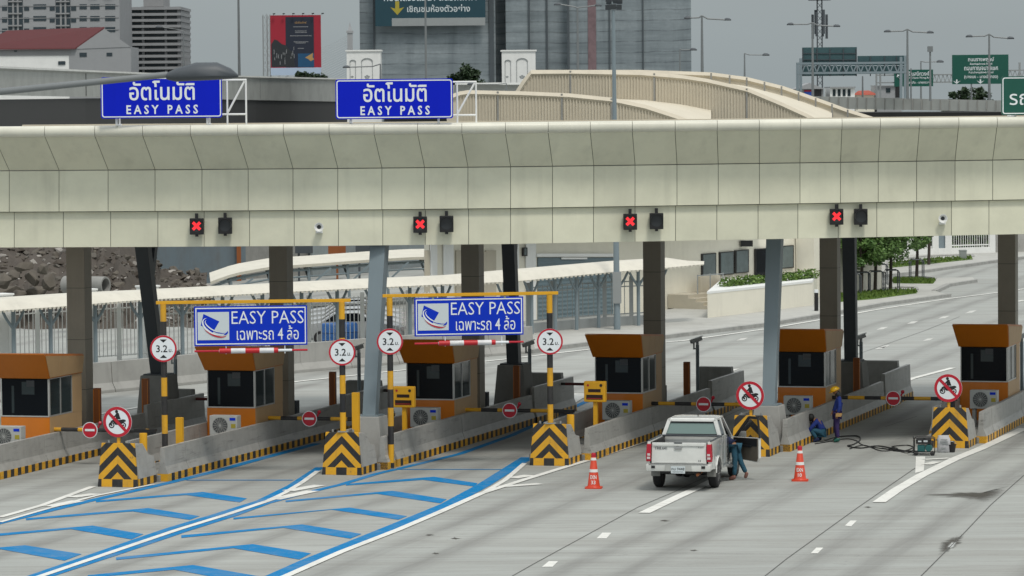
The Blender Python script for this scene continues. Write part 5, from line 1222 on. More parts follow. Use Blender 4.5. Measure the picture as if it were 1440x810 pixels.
q = MB(); q.box(-.14, .14, -.1, .1, 0, 1.15); q.box(-.2, .2, -.14, .14, 0, .05); tag(q.build('yellow_bollard', M['yellow'], None, G(516, 483)), 'yellow bollard beside the blue drums behind the fence', 'bollard')
# ================================================================== white building
FC = [(560, 176.5), (612, 178.5), (930, 190), (1180, 203), (1240, 207)]
def fac(px, y, off=0.):
    D = lerp_at(FC, px); p = Q(px, y, D); a, c = Q(px-20, y, lerp_at(FC, px-20)), Q(px+20, y, lerp_at(FC, px+20)); d = (c-a); d.z = 0; d.normalize(); return p+Vector((d.y, -d.x, 0))*off
bd = thing('office_building', 'cream flat-roofed office building with grey shutter, small windows and slanted pillar', 'building', Vector((fac(930, 400).x, fac(930, 400).y, 0)))
def facslab(pxs, z0, z1, o0, o1):
    mb = MB()
    P = [fac(p, 400) for p in pxs]
    for k, (a, c) in enumerate(zip(pxs, pxs[1:])):
        e = o1 if callable(o1) else (lambda x: o1)
        q0, q1, r0, r1 = fac(a, 400, o0), fac(c, 400, o0), fac(a, 400, e(a)), fac(c, 400, e(c))
        S_ = lambda v, z: Vector((v.x, v.y, z)); mb.hexa([S_(q0, z0), S_(q1, z0), S_(r1, z0), S_(r0, z0)], [S_(q0, z1), S_(q1, z1), S_(r1, z1), S_(r0, z1)])
    return mb
def zpx(px, y): return fac(px, y).z
facslab([604, 640, 700, 800, 930, 1050, 1180, 1240], 0, 5.6, -.0, lambda x: -max(.3, min(9, (x-604)*.045))).build('wall', M['offwhite'], bd, world=True)
facslab([596, 700, 800, 930, 1060], 4.15, 4.55, 1.3, .0).build('roof_slab', M['white'], bd, world=True)
def panel(x0, x1, y0, y1, off, name, mt, th=.06, par=None):
    P = []
    for (x, y) in ((x0, y1), (x1, y1), (x1, y0), (x0, y0)): P.append(fac(x, y, off))
    n = fac(x0, y0, off+th)-fac(x0, y0, off); mb = MB(); mb.loft([P, [p+n for p in P]]); return mb.build(name, mt, par or bd, world=par is None) if par is None else (mb, n)
def window(x0, x1, y0, y1, off=.02, mt='winglass', name='window', skew=0.):
    def quad(dx, dy, o):
        return [fac(x0+dx, y1-dy-skew*0, o), fac(x1-dx, y1-dy+skew, o), fac(x1-dx, y0+dy+skew, o), fac(x0+dx, y0+dy, o)]
    mb = MB(); mb.loft([quad(0, 0, off), quad(0, 0, off+.08)]); f = mb.build(name, M['black'], bd, world=True)
    mb = MB(); mb.face(quad(1.4, 1.4, off+.09)); g_ = mb.build('pane', M[mt], f); g_.data.transform(Matrix.Translation(-bd.location)); return f
def door(x0, x1, y0, y1, mt, name='door', off=.02):
    P = [fac(x0, y1, off), fac(x1, y1, off), fac(x1, y0, off), fac(x0, y0, off)]; Q2 = [fac(x0, y1, off+.06), fac(x1, y1, off+.06), fac(x1, y0, off+.06), fac(x0, y0, off+.06)]
    mb = MB(); mb.loft([P, Q2]); return mb.build(name, M[mt], bd, world=True)
door(755, 861, 362, 464, 'shutter', 'shutter'); door(786, 822, 362, 364.5, 'white', 'tube_light', .12); door(752, 864, 356.5, 361, 'white', 'shutter_box', .1)
for x0, x1, y1 in ((604, 613, 400), (622, 636, 455), (714, 728, 452), (738, 752, 470)): door(x0, x1, 340, y1, 'white', 'pilaster', .03)
for x0, x1 in ((596, 603), (640, 652), (682, 696)): door(x0, x1, 352, 455, 'beige', 'wall_panel', .02)
door(652, 682, 354, 455, 'beige', 'wall_panel', .0201); window(733, 739, 348, 360, .05)
window(985, 1005, 357, 390, skew=-1.5); window(1010, 1030, 354.5, 387, skew=-1.5); window(1032, 1051, 352, 384.5, skew=-1.5)
window(1060, 1080, 350, 402, .03, 'glass', 'glass_door', -1.5); window(1095, 1114, 346, 378, .03, skew=-1.5); window(1128+17, 1150, 344, 398, .03, 'glass', 'glass_door')
q = MB(); P = [fac(1118, 437, 1.2), fac(1146, 434, 1.2), fac(1146, 434, .1), fac(1118, 437, .1)]; z5 = 5.2
for p in P: p.z = 0
T = [fac(1116, 330, 1.2), fac(1137, 330, 1.2), fac(1137, 330, .1), fac(1116, 330, .1)]
q.loft([P, [Vector((t_.x, t_.y, z5)) for t_ in T]]); q.build('slanted_pillar', M['offwhite'], bd, world=True)
p = fac(1043, 342, .3); MB().box(p.x-.3, p.x+.3, p.y-.1, p.y+.1, p.z-.16, p.z+.14).build('wall_lamp', M['black'], bd, world=True)
q = MB()
for k in range(4):
    q0 = [fac(x, 400, o) for x, o in ((938-2*k*0, 2.6-.45*k), (996, 2.6-.45*k), (996, .05), (938, .05))]
    q.hexa([Vector((v.x, v.y, .17*k+.13)) for v in q0], [Vector((v.x, v.y, .17*(k+1)+.13)) for v in q0])
q.build('entrance_steps', M['beige'], bd, world=True)
q = MB()
for x in (952, 970, 988): a = fac(x, 400, 1.2); q.box(a.x-.03, a.x+.03, a.y-.03, a.y+.03, .6, 1.75)
a, c = fac(952, 400, 1.2), fac(988, 400, 1.2); q.beam((a.x, a.y, 1.7), (c.x, c.y, 1.7), .05, .05); q.build('handrail', M['galv'], bd, world=True)
a, c = fac(968, 400, .6), fac(996, 400, .6); q = MB(); q.beam((a.x, a.y, 1.15), (c.x, c.y, 1.15), .2, .9); q.build('stair_wall', M['beige'], bd, world=True)
# planter with hedge
pl_t = thing('planter', 'long cream planter wall with a white coping and trimmed hedge', 'planter', G(995, 451))
P = [G(995, 451), G(1021, 448), G(1143, 433), fac(1143, 400, .3).xy.to_3d(), fac(1003, 400, .5).xy.to_3d()]
up_ = lambda z, k=0.: [p+Vector((0, -k, z)) for p in P]
q = MB(); q.loft([up_(.0), up_(1.25)]); q.build('wall', M['offwhite'], pl_t, world=True)
q = MB(); q.loft([[p+(p-P[3]).normalized()*.08+Vector((0, 0, 1.25)) for p in P], [p+(p-P[3]).normalized()*.08+Vector((0, 0, 1.36)) for p in P]]); q.build('coping', M['white'], pl_t, world=True)
def leaves(mb, c, rad, n, size):
    for _ in range(n):
        while True:
            d = Vector((random.uniform(-1, 1), random.uniform(-1, 1), random.uniform(-1, 1)))
            if d.length <= 1: break
        p = Vector(c)+Vector((d.x*rad[0], d.y*rad[1], d.z*rad[2])); s = size*random.uniform(.6, 1.4)
        a = Vector((random.uniform(-1, 1), random.uniform(-1, 1), random.uniform(-.6, .6))).normalized(); b_ = a.cross(Vector((random.uniform(-1, 1), random.uniform(-1, 1), random.uniform(-1, 1)))).normalized()
        mb.face([p-a*s, p-b_*s*.5, p+a*s, p+b_*s*.5])
q = MB()
for k in range(40):
    t_ = k/39; p = (P[1]*.75+P[4]*.25).lerp(P[2]*.75+P[3]*.25, t_); leaves(q, p+Vector((0, .3, 1.46+random.uniform(-.05, .1))), (.35, .4, .3), 60, .09)
q.build('hedge', M['leaf_y'], pl_t, world=True, recalc=False)
p = G(1148, 441); q = MB(); q.tube((0, 0, 0), (0, 0, 1.0), .1, n=12, mi=0); q.tube((0, 0, 1.0), (0, 0, 1.15), .1, n=12, mi=1); tag(q.build('bollard_lamp', [M['black'], M['letter']], None, p), 'black bollard with white top beside the slanted pillar', 'bollard')
lead([(985, 455), (1005, 452), (1020, 451), (1010, 456), (1030, 458), (1060, 454), (1078, 453)], 'dark hose lying on the pavement before the planter', M['black'], .03)
# ---- young trees and guards
def tree(name, loc, h, cr, n, lab, leafm='leaf', trunk=True, group=None, size=.16, trunk_r=.1, clumps=26):
    t = thing(name, lab, 'tree', loc, 0, group)
    if trunk:
        q = MB(); q.path([(0, 0, 0), (.05, .02, h*.3), (-.03, 0, h*.55), (.04, .02, h*.85)], [trunk_r, trunk_r*.8, trunk_r*.6, trunk_r*.2], 8)
        for k in range(7): a = k*2.4; z = h*(.42+.06*k); q.path([(0, 0, z), (cr*.4*math.cos(a), cr*.4*math.sin(a), z+cr*.3), (cr*.75*math.cos(a), cr*.75*math.sin(a), z+cr*.45)], [trunk_r*.4, trunk_r*.25, .015], 5)
        q.build('trunk', M['bark'], t, smooth=True)
    q = MB()
    for k in range(clumps):
        a = random.uniform(0, 6.28); rr_ = cr*math.sqrt(random.random()); z = h*random.uniform(.33, 1.0); rr_ *= math.sin(max(.25, min(1, (1.08-z/h)*2.0))*math.pi/2)
        s = random.uniform(.28, .5)*cr; leaves(q, (rr_*math.cos(a), rr_*math.sin(a), z), (s, s, s*.7), n//clumps, size)
    q.build('crown', M[leafm], t, recalc=False); return t
tl_ = ['leafy young tree nearest the dark strut at right', 'leafy young tree in the middle of the guarded row', 'leafy young tree at the right end of the guarded row', 'leafy young tree standing behind the guarded row', 'young tree on its own small grass island', 'thin young tree behind the lone guarded tree']
for k, (x, y, h, cr) in enumerate(((1211, 413, 4.8, 1.3), (1230.5, 411, 5.0, 1.45), (1252, 409, 5.2, 1.5), (1236, 400, 5.3, 1.3), (1289, 392, 4.8, 1.0), (1306, 372, 5.4, 1.1))): tree('young_tree', G(x, y, .15), h, cr, 6000 if k < 4 else 3000, tl_[k], group='young trees beside the road', size=.1)
tg_ = thing('tree_guard', 'x', 'tree guard', group='black hooped tree guards')
for a in range(2):
    q = MB(); y = (-.45, .45)[a]; q.path([(-.36, y, 0), (-.36, y, 1.0), (-.28, y, 1.1), (.28, y, 1.1), (.36, y, 1.0), (.36, y, 0)], .032); q.build('hoop', M['steel_d'], tg_)
q = MB()
for x in (-.36, .36): q.beam((x, -.45, .95), (x, .45, .95), .04, .04)
q.build('side_rail', M['steel_d'], tg_)
gl = ['black hooped guard left of the three guarded trees', 'black hooped guard round the tree nearest the dark strut', 'black hooped guard round the middle tree of the row', 'black hooped guard round the right tree of the row', 'black hooped guard behind the guarded row', 'black hooped guard round the lone tree on the small island']
for k, (x, y) in enumerate(((1200, 415), (1213, 412.5), (1232, 411), (1254, 409), (1238, 400), (1289, 392.5))):
    if k == 0: tg_.location = G(x, y, .15); tg_['label'] = gl[0]
    else: dup(tg_, G(x, y, .15), gl[k])
# far white wall, fence and green hedge
def wl(x, y, D): return Q(x, y, D)
fw_t = thing('boundary_fence', 'white boundary fence with railings over a low wall, at upper right', 'fence', G(1345, 362))
zb = 0
FF = lambda px: G(px, 364-(px-1200)*.030)
q = MB()
for a, c in ((1180, 1260), (1260, 1318), (1318, 1332), (1332, 1398)): q.beam(FF(a)+Vector((0, .3, .25)), FF(c)+Vector((0, .3, .25)), .25, .5)
q.build('low_wall', M['white'], fw_t, world=True)
for px in (1281, 1316, 1334, 1396): a = FF(px); MB().box(a.x-.2, a.x+.2, a.y+.1, a.y+.5, 0, 5.2).build('pillar', M['white'], fw_t, world=True)
q = MB(); a, c = FF(1336), FF(1394)
for k in range(1, 18): p = a.lerp(c, k/18); q.box(p.x-.018, p.x+.018, p.y+.3, p.y+.36, .5, 5)
for z in (.65, 3.0, 4.9): q.beam(a+Vector((0, .33, z)), c+Vector((0, .33, z)), .05, .07)
q.build('railing', M['white'], fw_t, world=True)
q = MB(); a, c = FF(1318), FF(1331); q.hexa([a+Vector((0, .3, .5)), c+Vector((0, .3, .5)), c+Vector((0, .4, .5)), a+Vector((0, .4, .5))], [a+Vector((0, .3, 4.6)), c+Vector((0, .3, 4.6)), c+Vector((0, .4, 4.6)), a+Vector((0, .4, 4.6))]); q.build('gate_panel', M['steel_l'], fw_t, world=True)
ht = thing('hedge', 'dense green hedge behind the white railings at upper right', 'hedge', FF(1360)+Vector((0, 4, 0))); q = MB()
for k in range(70): p = FF(1240+k*3.4)+Vector((0, 4+random.uniform(-1, 1), random.uniform(.8, 5.6))); leaves(q, p, (1.3, 1.0, 1.2), 110, .26)
q.build('foliage', M['leaf'], ht, world=True, recalc=False)
q = MB(); a, c = FF(1400), FF(1500); q.beam(a+Vector((0, .3, 1.0)), c+Vector((0, .3, 1.0)), .3, 2.0); tag(q.build('concrete_wall', M['conc'], auto=True), 'plain grey concrete wall right of the white railings', 'wall')
p = G(1354, 364.5, .13); q = MB(); q.box(-.22, .22, -.18, .18, 0, .5); q.prism([(-.25, .5), (.25, .5), (.22, .58), (-.22, .58)], 'y', -.2, .2); q.box(-.16, .16, -.19, -.18, .08, .44); tag(q.build('utility_box', M['galv'], None, p, bevel=.02), 'grey utility box before the white railings', 'utility box')
q = MB(); q.box(-.6, .6, -.5, .5, 0, 4.6); o = thing('gate_house', 'white wall with dark glazing behind the young trees', 'building', G(1264, 377)); q = MB(); a, c = FF(1190)+Vector((0, 6, 0)), FF(1246)+Vector((0, 6, 0)); q.beam(a+Vector((0, 0, 2.6)), c+Vector((0, 0, 2.6)), 3, 5.2); q.build('wall', M['white'], o, world=True)
for x in (1205, 1225): a = FF(x)+Vector((0, 4.47, 0)); MB().box(a.x-.55, a.x+.55, a.y-.05, a.y+.05, 1.0, 4.6).build('window', M['glass2'], o, world=True)
# ================================================================== expressway viaducts and ramps
def ribbon(name, top, bot, D, mt, th=.35, par=None, lab=None, cat=None, kind=None, smooth=False):
    """wall whose top and bottom edges pass through surveyed sight lines at known distances D(px)"""
    f, bk = [], []
    mb = MB(); rings = []
    for px, y in top:
        d = D(px) if callable(D) else D
        a = Q(px, y, d); yb = bot(px) if callable(bot) else bot; b_ = Q(px, yb, d); b_.x = a.x
        rings.append([b_, a, a+Vector((0, th, 0)), b_+Vector((0, th, 0))])
    mb.loft(rings)
    o = mb.build(name, mt, auto=True) if par is None else mb.build(name, mt, par, world=True)
    if lab: tag(o, lab, cat)
    if kind: tag(o, kind=kind)
    return o
# left viaduct
vd = thing('viaduct', 'grey concrete expressway viaduct crossing the background at left', 'viaduct', Q(200, 130, 300).xy.to_3d())
DV = lambda px: 250+(px+80)*.42
TP = [(-80, 95), (0, 97), (120, 102), (240, 107), (360, 110), (480, 113), (560, 115.5)]
ribbon('parapet', TP, lambda x: lerp_at([(-80, 133), (0, 134), (480, 143), (560, 144)], x), DV, M['via'], .3, vd)
mb = MB()
for k in range(46):
    px = -70+k*13.6; d = DV(px)-.06; a, b_ = Q(px, lerp_at(TP, px)+1, d), Q(px, lerp_at([(-80, 133), (0, 134), (480, 143), (560, 144)], px)-1, d); b_.x = a.x; mb.beam(a, b_, .1, .06, upv=(0, 1, 0))
mb.build('panel_joint', M['dark'], vd, world=True)
mb = MB(); mb.path([Q(px, lerp_at(TP, px)-1.0, DV(px)) for px, _ in TP], .16, 4); mb.build('coping', M['via'], vd, world=True)
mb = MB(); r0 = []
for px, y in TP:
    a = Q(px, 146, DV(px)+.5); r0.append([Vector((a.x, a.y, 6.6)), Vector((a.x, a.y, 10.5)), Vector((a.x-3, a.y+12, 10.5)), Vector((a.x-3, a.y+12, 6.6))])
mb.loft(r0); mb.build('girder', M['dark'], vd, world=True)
for px in (-40, 130, 300, 470): a = Q(px, 200, DV(px)+5); MB().box(a.x-1.1, a.x+1.1, a.y-1, a.y+1, 0, 6.6).build('pier', M['via'], vd, world=True)
# far middle wall and right viaduct
v2 = thing('viaduct', 'pale distant viaduct wall between the blue sign and beige ramp', 'viaduct', Q(680, 130, 380).xy.to_3d())
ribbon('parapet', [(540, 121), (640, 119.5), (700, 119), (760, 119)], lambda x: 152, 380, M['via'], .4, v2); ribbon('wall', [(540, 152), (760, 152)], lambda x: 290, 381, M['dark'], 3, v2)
ribbon('coping', [(640, 117), (700, 116), (760, 116)], lambda x: 119, 379.5, M['white'], .4, v2)
v3 = thing('viaduct', 'grey concrete expressway viaduct crossing the background at right', 'viaduct', Q(1300, 150, 300).xy.to_3d())
TR = [(1130, 135), (1200, 136.5), (1300, 139), (1400, 141), (1520, 143.5)]; DR = lambda px: 300-(px-1130)*.05
ribbon('parapet', TR, lambda x: lerp_at([(1130, 152), (1400, 157), (1520, 158)], x), DR, M['via'], .3, v3)
mb = MB()
for k in range(30): px = 1140+k*13; a, b_ = Q(px, lerp_at(TR, px)+.5, DR(px)-.06), Q(px, 155, DR(px)-.06); b_.x = a.x; mb.beam(a, b_, .07, .05, upv=(0, 1, 0))
mb.build('panel_joint', M['conc_d'], v3, world=True)
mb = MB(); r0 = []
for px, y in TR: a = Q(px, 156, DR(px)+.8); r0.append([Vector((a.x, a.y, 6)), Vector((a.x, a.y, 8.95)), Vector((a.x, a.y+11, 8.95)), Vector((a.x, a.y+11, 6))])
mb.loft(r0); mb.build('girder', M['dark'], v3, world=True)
for px in (1200, 1330, 1460): a = Q(px, 200, 305); MB().box(a.x-1.1, a.x+1.1, a.y-1, a.y+1, 0, 6).build('pier', M['via'], v3, world=True)
# beige ramps
rp = thing('ramp', 'beige double exit ramp rising in a hump behind the canopy', 'ramp', Q(900, 130, 228).xy.to_3d())
T1 = [(628, 140), (648, 133), (658, 131.5), (730, 133), (800, 136), (860, 142), (907, 152), (950, 166), (1000, 186)]
T2 = [(728, 132), (738, 116), (747, 103.5), (800, 103), (900, 105), (960, 110), (993, 115), (1050, 128), (1100, 149), (1133, 164), (1170, 184)]
T3 = [(747, 102.5), (900, 102.5), (960, 104.5), (1000, 106), (1050, 112.5), (1100, 125), (1123, 133), (1160, 146), (1190, 157), (1225, 168), (1260, 184)]
ribbon('near_parapet', T1, lambda x: 230, 214, M['ramp_w'], .35, rp); ribbon('middle_parapet', T2, lambda x: 225, 226, M['ramp_w'], .35, rp); ribbon('far_parapet', T3, lambda x: 225, 238, M['ramp_w'], .35, rp)
def decks(A, B, DA, DB, oa, ob, name):
    xs = [A[0][0]+(A[-1][0]-A[0][0])*k/30 for k in range(31)]; mb = MB(); ra, rb_ = [], []
    for x in xs:
        a = Q(x, lerp_at(A, x)+oa, DA+.4); b_ = Q(x, lerp_at(B, x)+ob, DB-.02); ra.append(a); rb_.append(b_)
    mb.grid([ra, rb_]); mb.build(name, M['ramp_d'], rp, world=True, smooth=True)
E2 = [(860, 139), (907, 140.5), (960, 147), (1000, 155), (1033, 163.5), (1080, 178)]
decks([(860, 142), (907, 152), (950, 166), (1000, 186)], E2, 214, 226, 1.5, 0, 'lower_deck')
E3 = [(960, 110.5), (1000, 114), (1050, 121), (1100, 134), (1123, 141), (1160, 154), (1185, 164), (1215, 178)]
decks([(960, 110), (993, 115), (1050, 128), (1100, 149), (1133, 164), (1170, 184)], E3, 226, 238, 1.2, 0, 'upper_deck')
for T_, D in ((T1, 213.9), (T2, 225.9), (T3, 237.9)):
    mb = MB(); mb.path([Q(x, y+.4, D+.15) for x, y in T_], .2, 4); mb.build('coping', M['ramp_w'], rp, world=True)
mb = MB()
for T_, D, xs in ((T1, 213.95, (700, 860, 790)), (T2, 225.95, (802, 1050, 920)), (T3, 237.6, (1000, 1026, 1050, 1075, 1099, 1123, 1147, 1170, 1192))):
    for x in xs: a = Q(x, lerp_at(T_, x), D); mb.box(a.x-.05, a.x+.05, a.y-.05, a.y+.02, a.z-(4 if T_ is not T3 else .75), a.z+.15)
mb.build('joint', M['conc_d'], rp, world=True)
mb = MB()
for T_, D in ((T1, 213.97), (T2, 225.97)):
    for k in range(110):
        x = T_[1][0]+k*4.4
        if x > T_[-2][0]: break
        a = Q(x, lerp_at(T_, x)+2.5, D); mb.box(a.x-.03, a.x+.03, a.y-.04, a.y+.02, a.z-3.5, a.z)
mb.build('rib', mat('ramp_rib', (.525, .475, .375), .8, amt=.1), rp, world=True)
# ================================================================== lamps, masts
def lamp(px, yt, yb, D, arms, lab, r=.11, grp='street lamps along the expressway'):
    a = Q(px, yt, D); b_ = Q(px, yb, D); z0 = b_.z; t = thing('street_lamp', lab, 'street lamp', (a.x, a.y, z0), 0, grp); H = a.z-z0
    MB().tube((0, 0, 0), (0, 0, H), r, r*.6, n=8).build('pole', M['mast'], t, smooth=True)
    s = D/FPX
    for dx, dy in arms:
        e = (dx*s, 0, H-dy*s); sg_ = math.copysign(1, dx)
        q = MB(); q.path([(0, 0, H), (dx*s*.25, 0, H-dy*s*.55-.05), e], r*.5, 6); q.build('arm', M['mast'], t)
        q = MB(); L_ = 9*s; q.loft([[(e[0]+sg_*L_*x, w_*y*s*3, e[2]+z_*s) for y, z_ in ((-1, 0), (0, h_), (1, 0), (0, -1.2))] for x, w_, h_ in ((-.1, .3, 1.2), (.25, .8, 2.6), (.7, .9, 2.2), (1, .2, .6))]); q.build('lamp_head', M['steel_d'], t, smooth=True)
lamp(812, 11, 104, 300, [(-24, -5), (25, -3)], 'double-armed street lamp before the netted tower')
lamp(987, 22, 106, 255, [(-16, 3), (32, 6)], 'double-armed street lamp at right edge of the netted tower')
lamp(1142.5, 32, 136, 290, [(-27, 2), (30, 5)], 'double-armed street lamp before the lattice telecom mast')
lamp(1276, 41, 139, 280, [(-24, 3), (28, 5)], 'double-armed street lamp right of the dark sign gantry')
lamp(1391, 48, 142, 290, [(-24, 3), (26, 6)], 'double-armed street lamp crossing the large green sign')
lamp(1047, 75, 113, 330, [(26, 2.5)], 'single-armed street lamp on the beige ramp', .09)
lamp(1295, 86, 140, 330, [(23, 1)], 'single-armed street lamp behind the small green sign', .09)
lamp(956, 69, 112, 330, [(15, 1)], 'single-armed street lamp half hidden by the netted tower', .09)
lamp(535, 90, 120, 240, [(-44, 4)], 'low street lamp before the left white pylon base', .08)
lamp(712, 117, 128, 330, [(-46, 1)], 'small lamp arm below the right white pylon base', .07)
lamp(258, 44, 107, 430, [(-30, -6)], 'street lamp at right end of the striped parking block', .09)
for k, (x, yt, yb, D, lab, r_) in enumerate(((335, -20, 112, 445, 'tall thin pole left of the red billboard', .17), (598, -10, 118, 290, 'tall thin pole in front of the teal banner', .1), (1308, 67, 142, 280, 'thin camera pole before the small green sign', .09), (1213, 107, 138, 300, 'thin post under the dark sign gantry', .08), (1366, 118, 142, 300, 'thin post below the large green sign', .08), (1281, 96, 140, 310, 'thin post left of the camera pole', .07))):
    a, b_ = Q(x, yt, D), Q(x, yb, D); q = MB(); q.tube((0, 0, 0), (0, 0, a.z-b_.z), r_, r_*.7, n=8); q.box(-r_*2, r_*2, -r_*2, r_*2, a.z-b_.z-.3, a.z-b_.z+.1) if k == 2 else None; tag(q.build('pole', M['mast'], None, (a.x, a.y, b_.z)), lab, 'pole')
fm = G(868, 467.5); top = Q(862.5, 14, fm.y); ft = thing('floodlight_mast', 'tall tapering floodlight mast rising from the pavement behind the canopy', 'floodlight mast', fm)
q = MB(); q.tube((0, 0, 0), (top.x-fm.x, 0, top.z), .15, .07, n=12); q.build('pole', M['steel_l'], ft, smooth=True)
MB().box(-.19, .19, -.2, .15, 1.3, 2.7).build('control_box', M['galv'], ft)
q = MB(); x0 = top.x-fm.x; z0 = top.z
q.beam((x0-.35, 0, z0+.1), (x0+.35, 0, z0+.1), .08, .08); q.beam((x0-.35, 0, z0+.4), (x0+.35, 0, z0+.4), .06, .06); q.build('crossarm', M['steel_d'], ft)
for dx, dz in ((-.24, .1), (.0, .12), (.25, .1), (-.2, .36), (.1, .38), (.28, .36)): q = MB(); q.hexa([(x0+dx-.12, -.1, z0+dz-.1), (x0+dx+.12, -.1, z0+dz-.1), (x0+dx+.1, .15, z0+dz-.08), (x0+dx-.1, .15, z0+dz-.08)], [(x0+dx-.12, -.2, z0+dz+.12), (x0+dx+.12, -.2, z0+dz+.12), (x0+dx+.1, .1, z0+dz+.14), (x0+dx-.1, .1, z0+dz+.14)]); q.build('floodlight', M['steel_d'], ft)
# foreground street lamp at top left
D = 48; e0, e1 = Q(236, 105, D), Q(-130, 130, D); fl = thing('street_lamp', 'large out-of-focus street lamp arm reaching in from the left edge', 'street lamp', (e1.x, e1.y, 0))
MB().path([(0, 0, 0), (0, 0, e1.z-1.2), (.15, 0, e1.z-.4), (.6, 0, e1.z-.05), tuple(e0-Vector((e1.x, e1.y, 0)))], [.09, .06, .05, .045, .04], 10).build('pole', M['mast'], fl, smooth=True)
q = MB(); o_ = e0-Vector((e1.x, e1.y, 0)); L_ = 99*D/FPX
for_r = []
for x, w_, hu, hd_ in ((-.02, .05, .04, .04), (.12, .10, .10, .07), (.4, .14, .17, .06), (.7, .14, .17, .05), (.9, .09, .09, .04), (1.0, .03, .01, .02)):
    for_r.append([o_+Vector((L_*x, w_*math.cos(2*math.pi*k/14), (hu if math.sin(2*math.pi*k/14) > 0 else hd_)*math.sin(2*math.pi*k/14)-.02)) for k in range(14)])
q.loft(for_r); q.build('lamp_head', M['steel_d'], fl, smooth=True)
# ================================================================== sign gantry and green signs
def sgn(name, x0, x1, y0, y1, D, mt, lab, cat, th=.12): 
    c = Q((x0+x1)/2, (y0+y1)/2, D); W, H = (x1-x0)/FPX*D, (y1-y0)/FPX*D; t = thing(name, lab, cat, c); p = MB().box(-W/2, W/2, -th/2, th/2, -H/2, H/2).build('panel', M[mt], t); return t, p, W, H
D = 292; gc = Q(1200, 138, D); gs = thing('sign_gantry', 'dark sign gantry seen from the back with a lattice truss', 'sign gantry', gc)
def gbox(x0, x1, y0, y1, d0, d1, name, mt):
    a, c = Q(x0, y1, D), Q(x1, y0, D); MB().box(a.x, c.x, D+d0, D+d1, a.z, c.z).build(name, M[mt], gs, world=True); return a, c
gbox(1129, 1206, 66, 92, .6, .7, 'sign_panel', 'darkback'); gbox(1207, 1274, 78, 92, .6, .7, 'sign_panel', 'darkback'); gbox(1129, 1206, 92.3, 107, .6, .7, 'sign_panel', 'darkback'); gbox(1207, 1272, 92.3, 104, .6, .7, 'sign_panel', 'darkback')
mb = MB()
for x in (1130, 1150, 1168, 1187, 1205, 1225, 1245, 1262): a, c = Q(x, 107, D), Q(x, 68 if x < 1207 else 79, D); mb.beam((a.x, D+.56, a.z), (a.x, D+.56, c.z), .07, .05)
for y in (75, 84): a, c = Q(1130, y, D), Q(1206, y, D); mb.beam((a.x, D+.56, a.z), (c.x, D+.56, c.z), .06, .05)
mb.build('stiffener', M['steel_d'], gs, world=True)
mb = MB(); yt_, yb_ = 88.5, 102
for y in (yt_, yb_): mb.beam(Q(1120, y+1, D), Q(1275, y-.5, D), .22, .16)
for k in range(14):
    x = 1128+k*10.3; a, c = Q(x, yb_, D), Q(x+5.15, yt_, D); e = Q(x+10.3, yb_, D); mb.beam(a, c, .1, .09); mb.beam(c, e, .1, .09)
for x, y in ((1121.5, 88), (1126, 82), (1267, 80), (1273, 78)): a, c = Q(x, y, D), Q(x, 138, D); mb.beam(a, c, .2, .2)
mb.build('truss', M['steel_l'], gs, world=True)
t, p, W, H = sgn('road_sign', 1257.5, 1312, 98, 121.5, 312, 'signgreen', 'small green expressway sign with a white arrow, right of the dark gantry', 'road sign')
q = text_mb('จรัญสนิทวงศ์', .42, .01, x=.3, z=H*.24, y=-.07, wmax=W*.6); q.add(text_mb('Charan Sanit Wong Rd.', .2, .01, x=.3, z=0, y=-.07, wmax=W*.66)); q.add(text_mb('(บางพลัด - บางกรวย)', .26, .01, x=.3, z=-H*.28, y=-.07, wmax=W*.66)); q.build('lettering', M['letter'], p, recalc=False)
q = MB(); q.beam((-W*.34, -.07, -.2), (-W*.42, -.07, .2), .01, .09, upv=(0, 1, 0)); q.face([(-W*.45, -.075, .3), (-W*.36, -.075, .26), (-W*.43, -.075, .06)]); q.build('arrow', M['letter'], p, recalc=False)
q = MB(); w2 = W/2
for z in (.25, -.35):
    q.beam((-W*.95, .3, z), (w2+2.6, .3, z), .12, .1)
for k in range(8): x = w2+k*.33; q.beam((x, .3, -.35), (x+.17, .3, .25), .05, .05); q.beam((x+.17, .3, .25), (x+.33, .3, -.35), .05, .05)
for x in (-W*.95, -W*.85): q.beam((x, .3, .5), (x, .3, -2.2), .14, .14)
q.build('support_truss', M['galv'], t)
t, p, W, H = sgn('road_sign', 1339, 1418, 77, 118, 300, 'signgreen', 'large green expressway sign with two white down arrows', 'road sign')
for s_, h_, z_, wm in (('ถนนราชพฤกษ์', .38, .33, .46), ('Ratchaphruek Road', .2, .18, .48), ('ถนนกาญจนาภิเษก', .42, .03, .6), ('Kanchanaphisek Road', .2, -.11, .56), ('(บางแค - บางบัวทอง)', .34, -.26, .6)):
    q = text_mb(s_, h_, .01, x=.05, z=H*z_, y=-.07, wmax=W*wm); q.build('lettering', M['letter'], p, recalc=False)
q = MB()
for x in (-W*.42, 0): q.face([(x-.3, -.07, -H*.38), (x, -.07, -H*.44), (x, -.07, -H*.49)]); q.face([(x+.3, -.07, -H*.38), (x, -.07, -H*.44), (x, -.07, -H*.49)][::-1]); q.face([(x-.05, -.07, -H*.34), (x+.05, -.07, -H*.34), (x+.05, -.07, -H*.44), (x-.05, -.07, -H*.44)])
q.build('arrow', M['letter'], p, recalc=False)
q = MB(); w2 = W/2
for z in (-.1, -.6): q.beam((-w2*.8, .3, z), (w2+3, .3, z), .12, .1)
for k in range(8): x = w2+k*.36; q.beam((x, .3, -.6), (x+.18, .3, -.1), .05, .05); q.beam((x+.18, .3, -.1), (x+.36, .3, -.6), .05, .05)
for x in (w2+.9, w2+1.4): q.beam((x, .3, .5), (x, .3, -2), .14, .14)
q.build('support_truss', M['galv'], t)
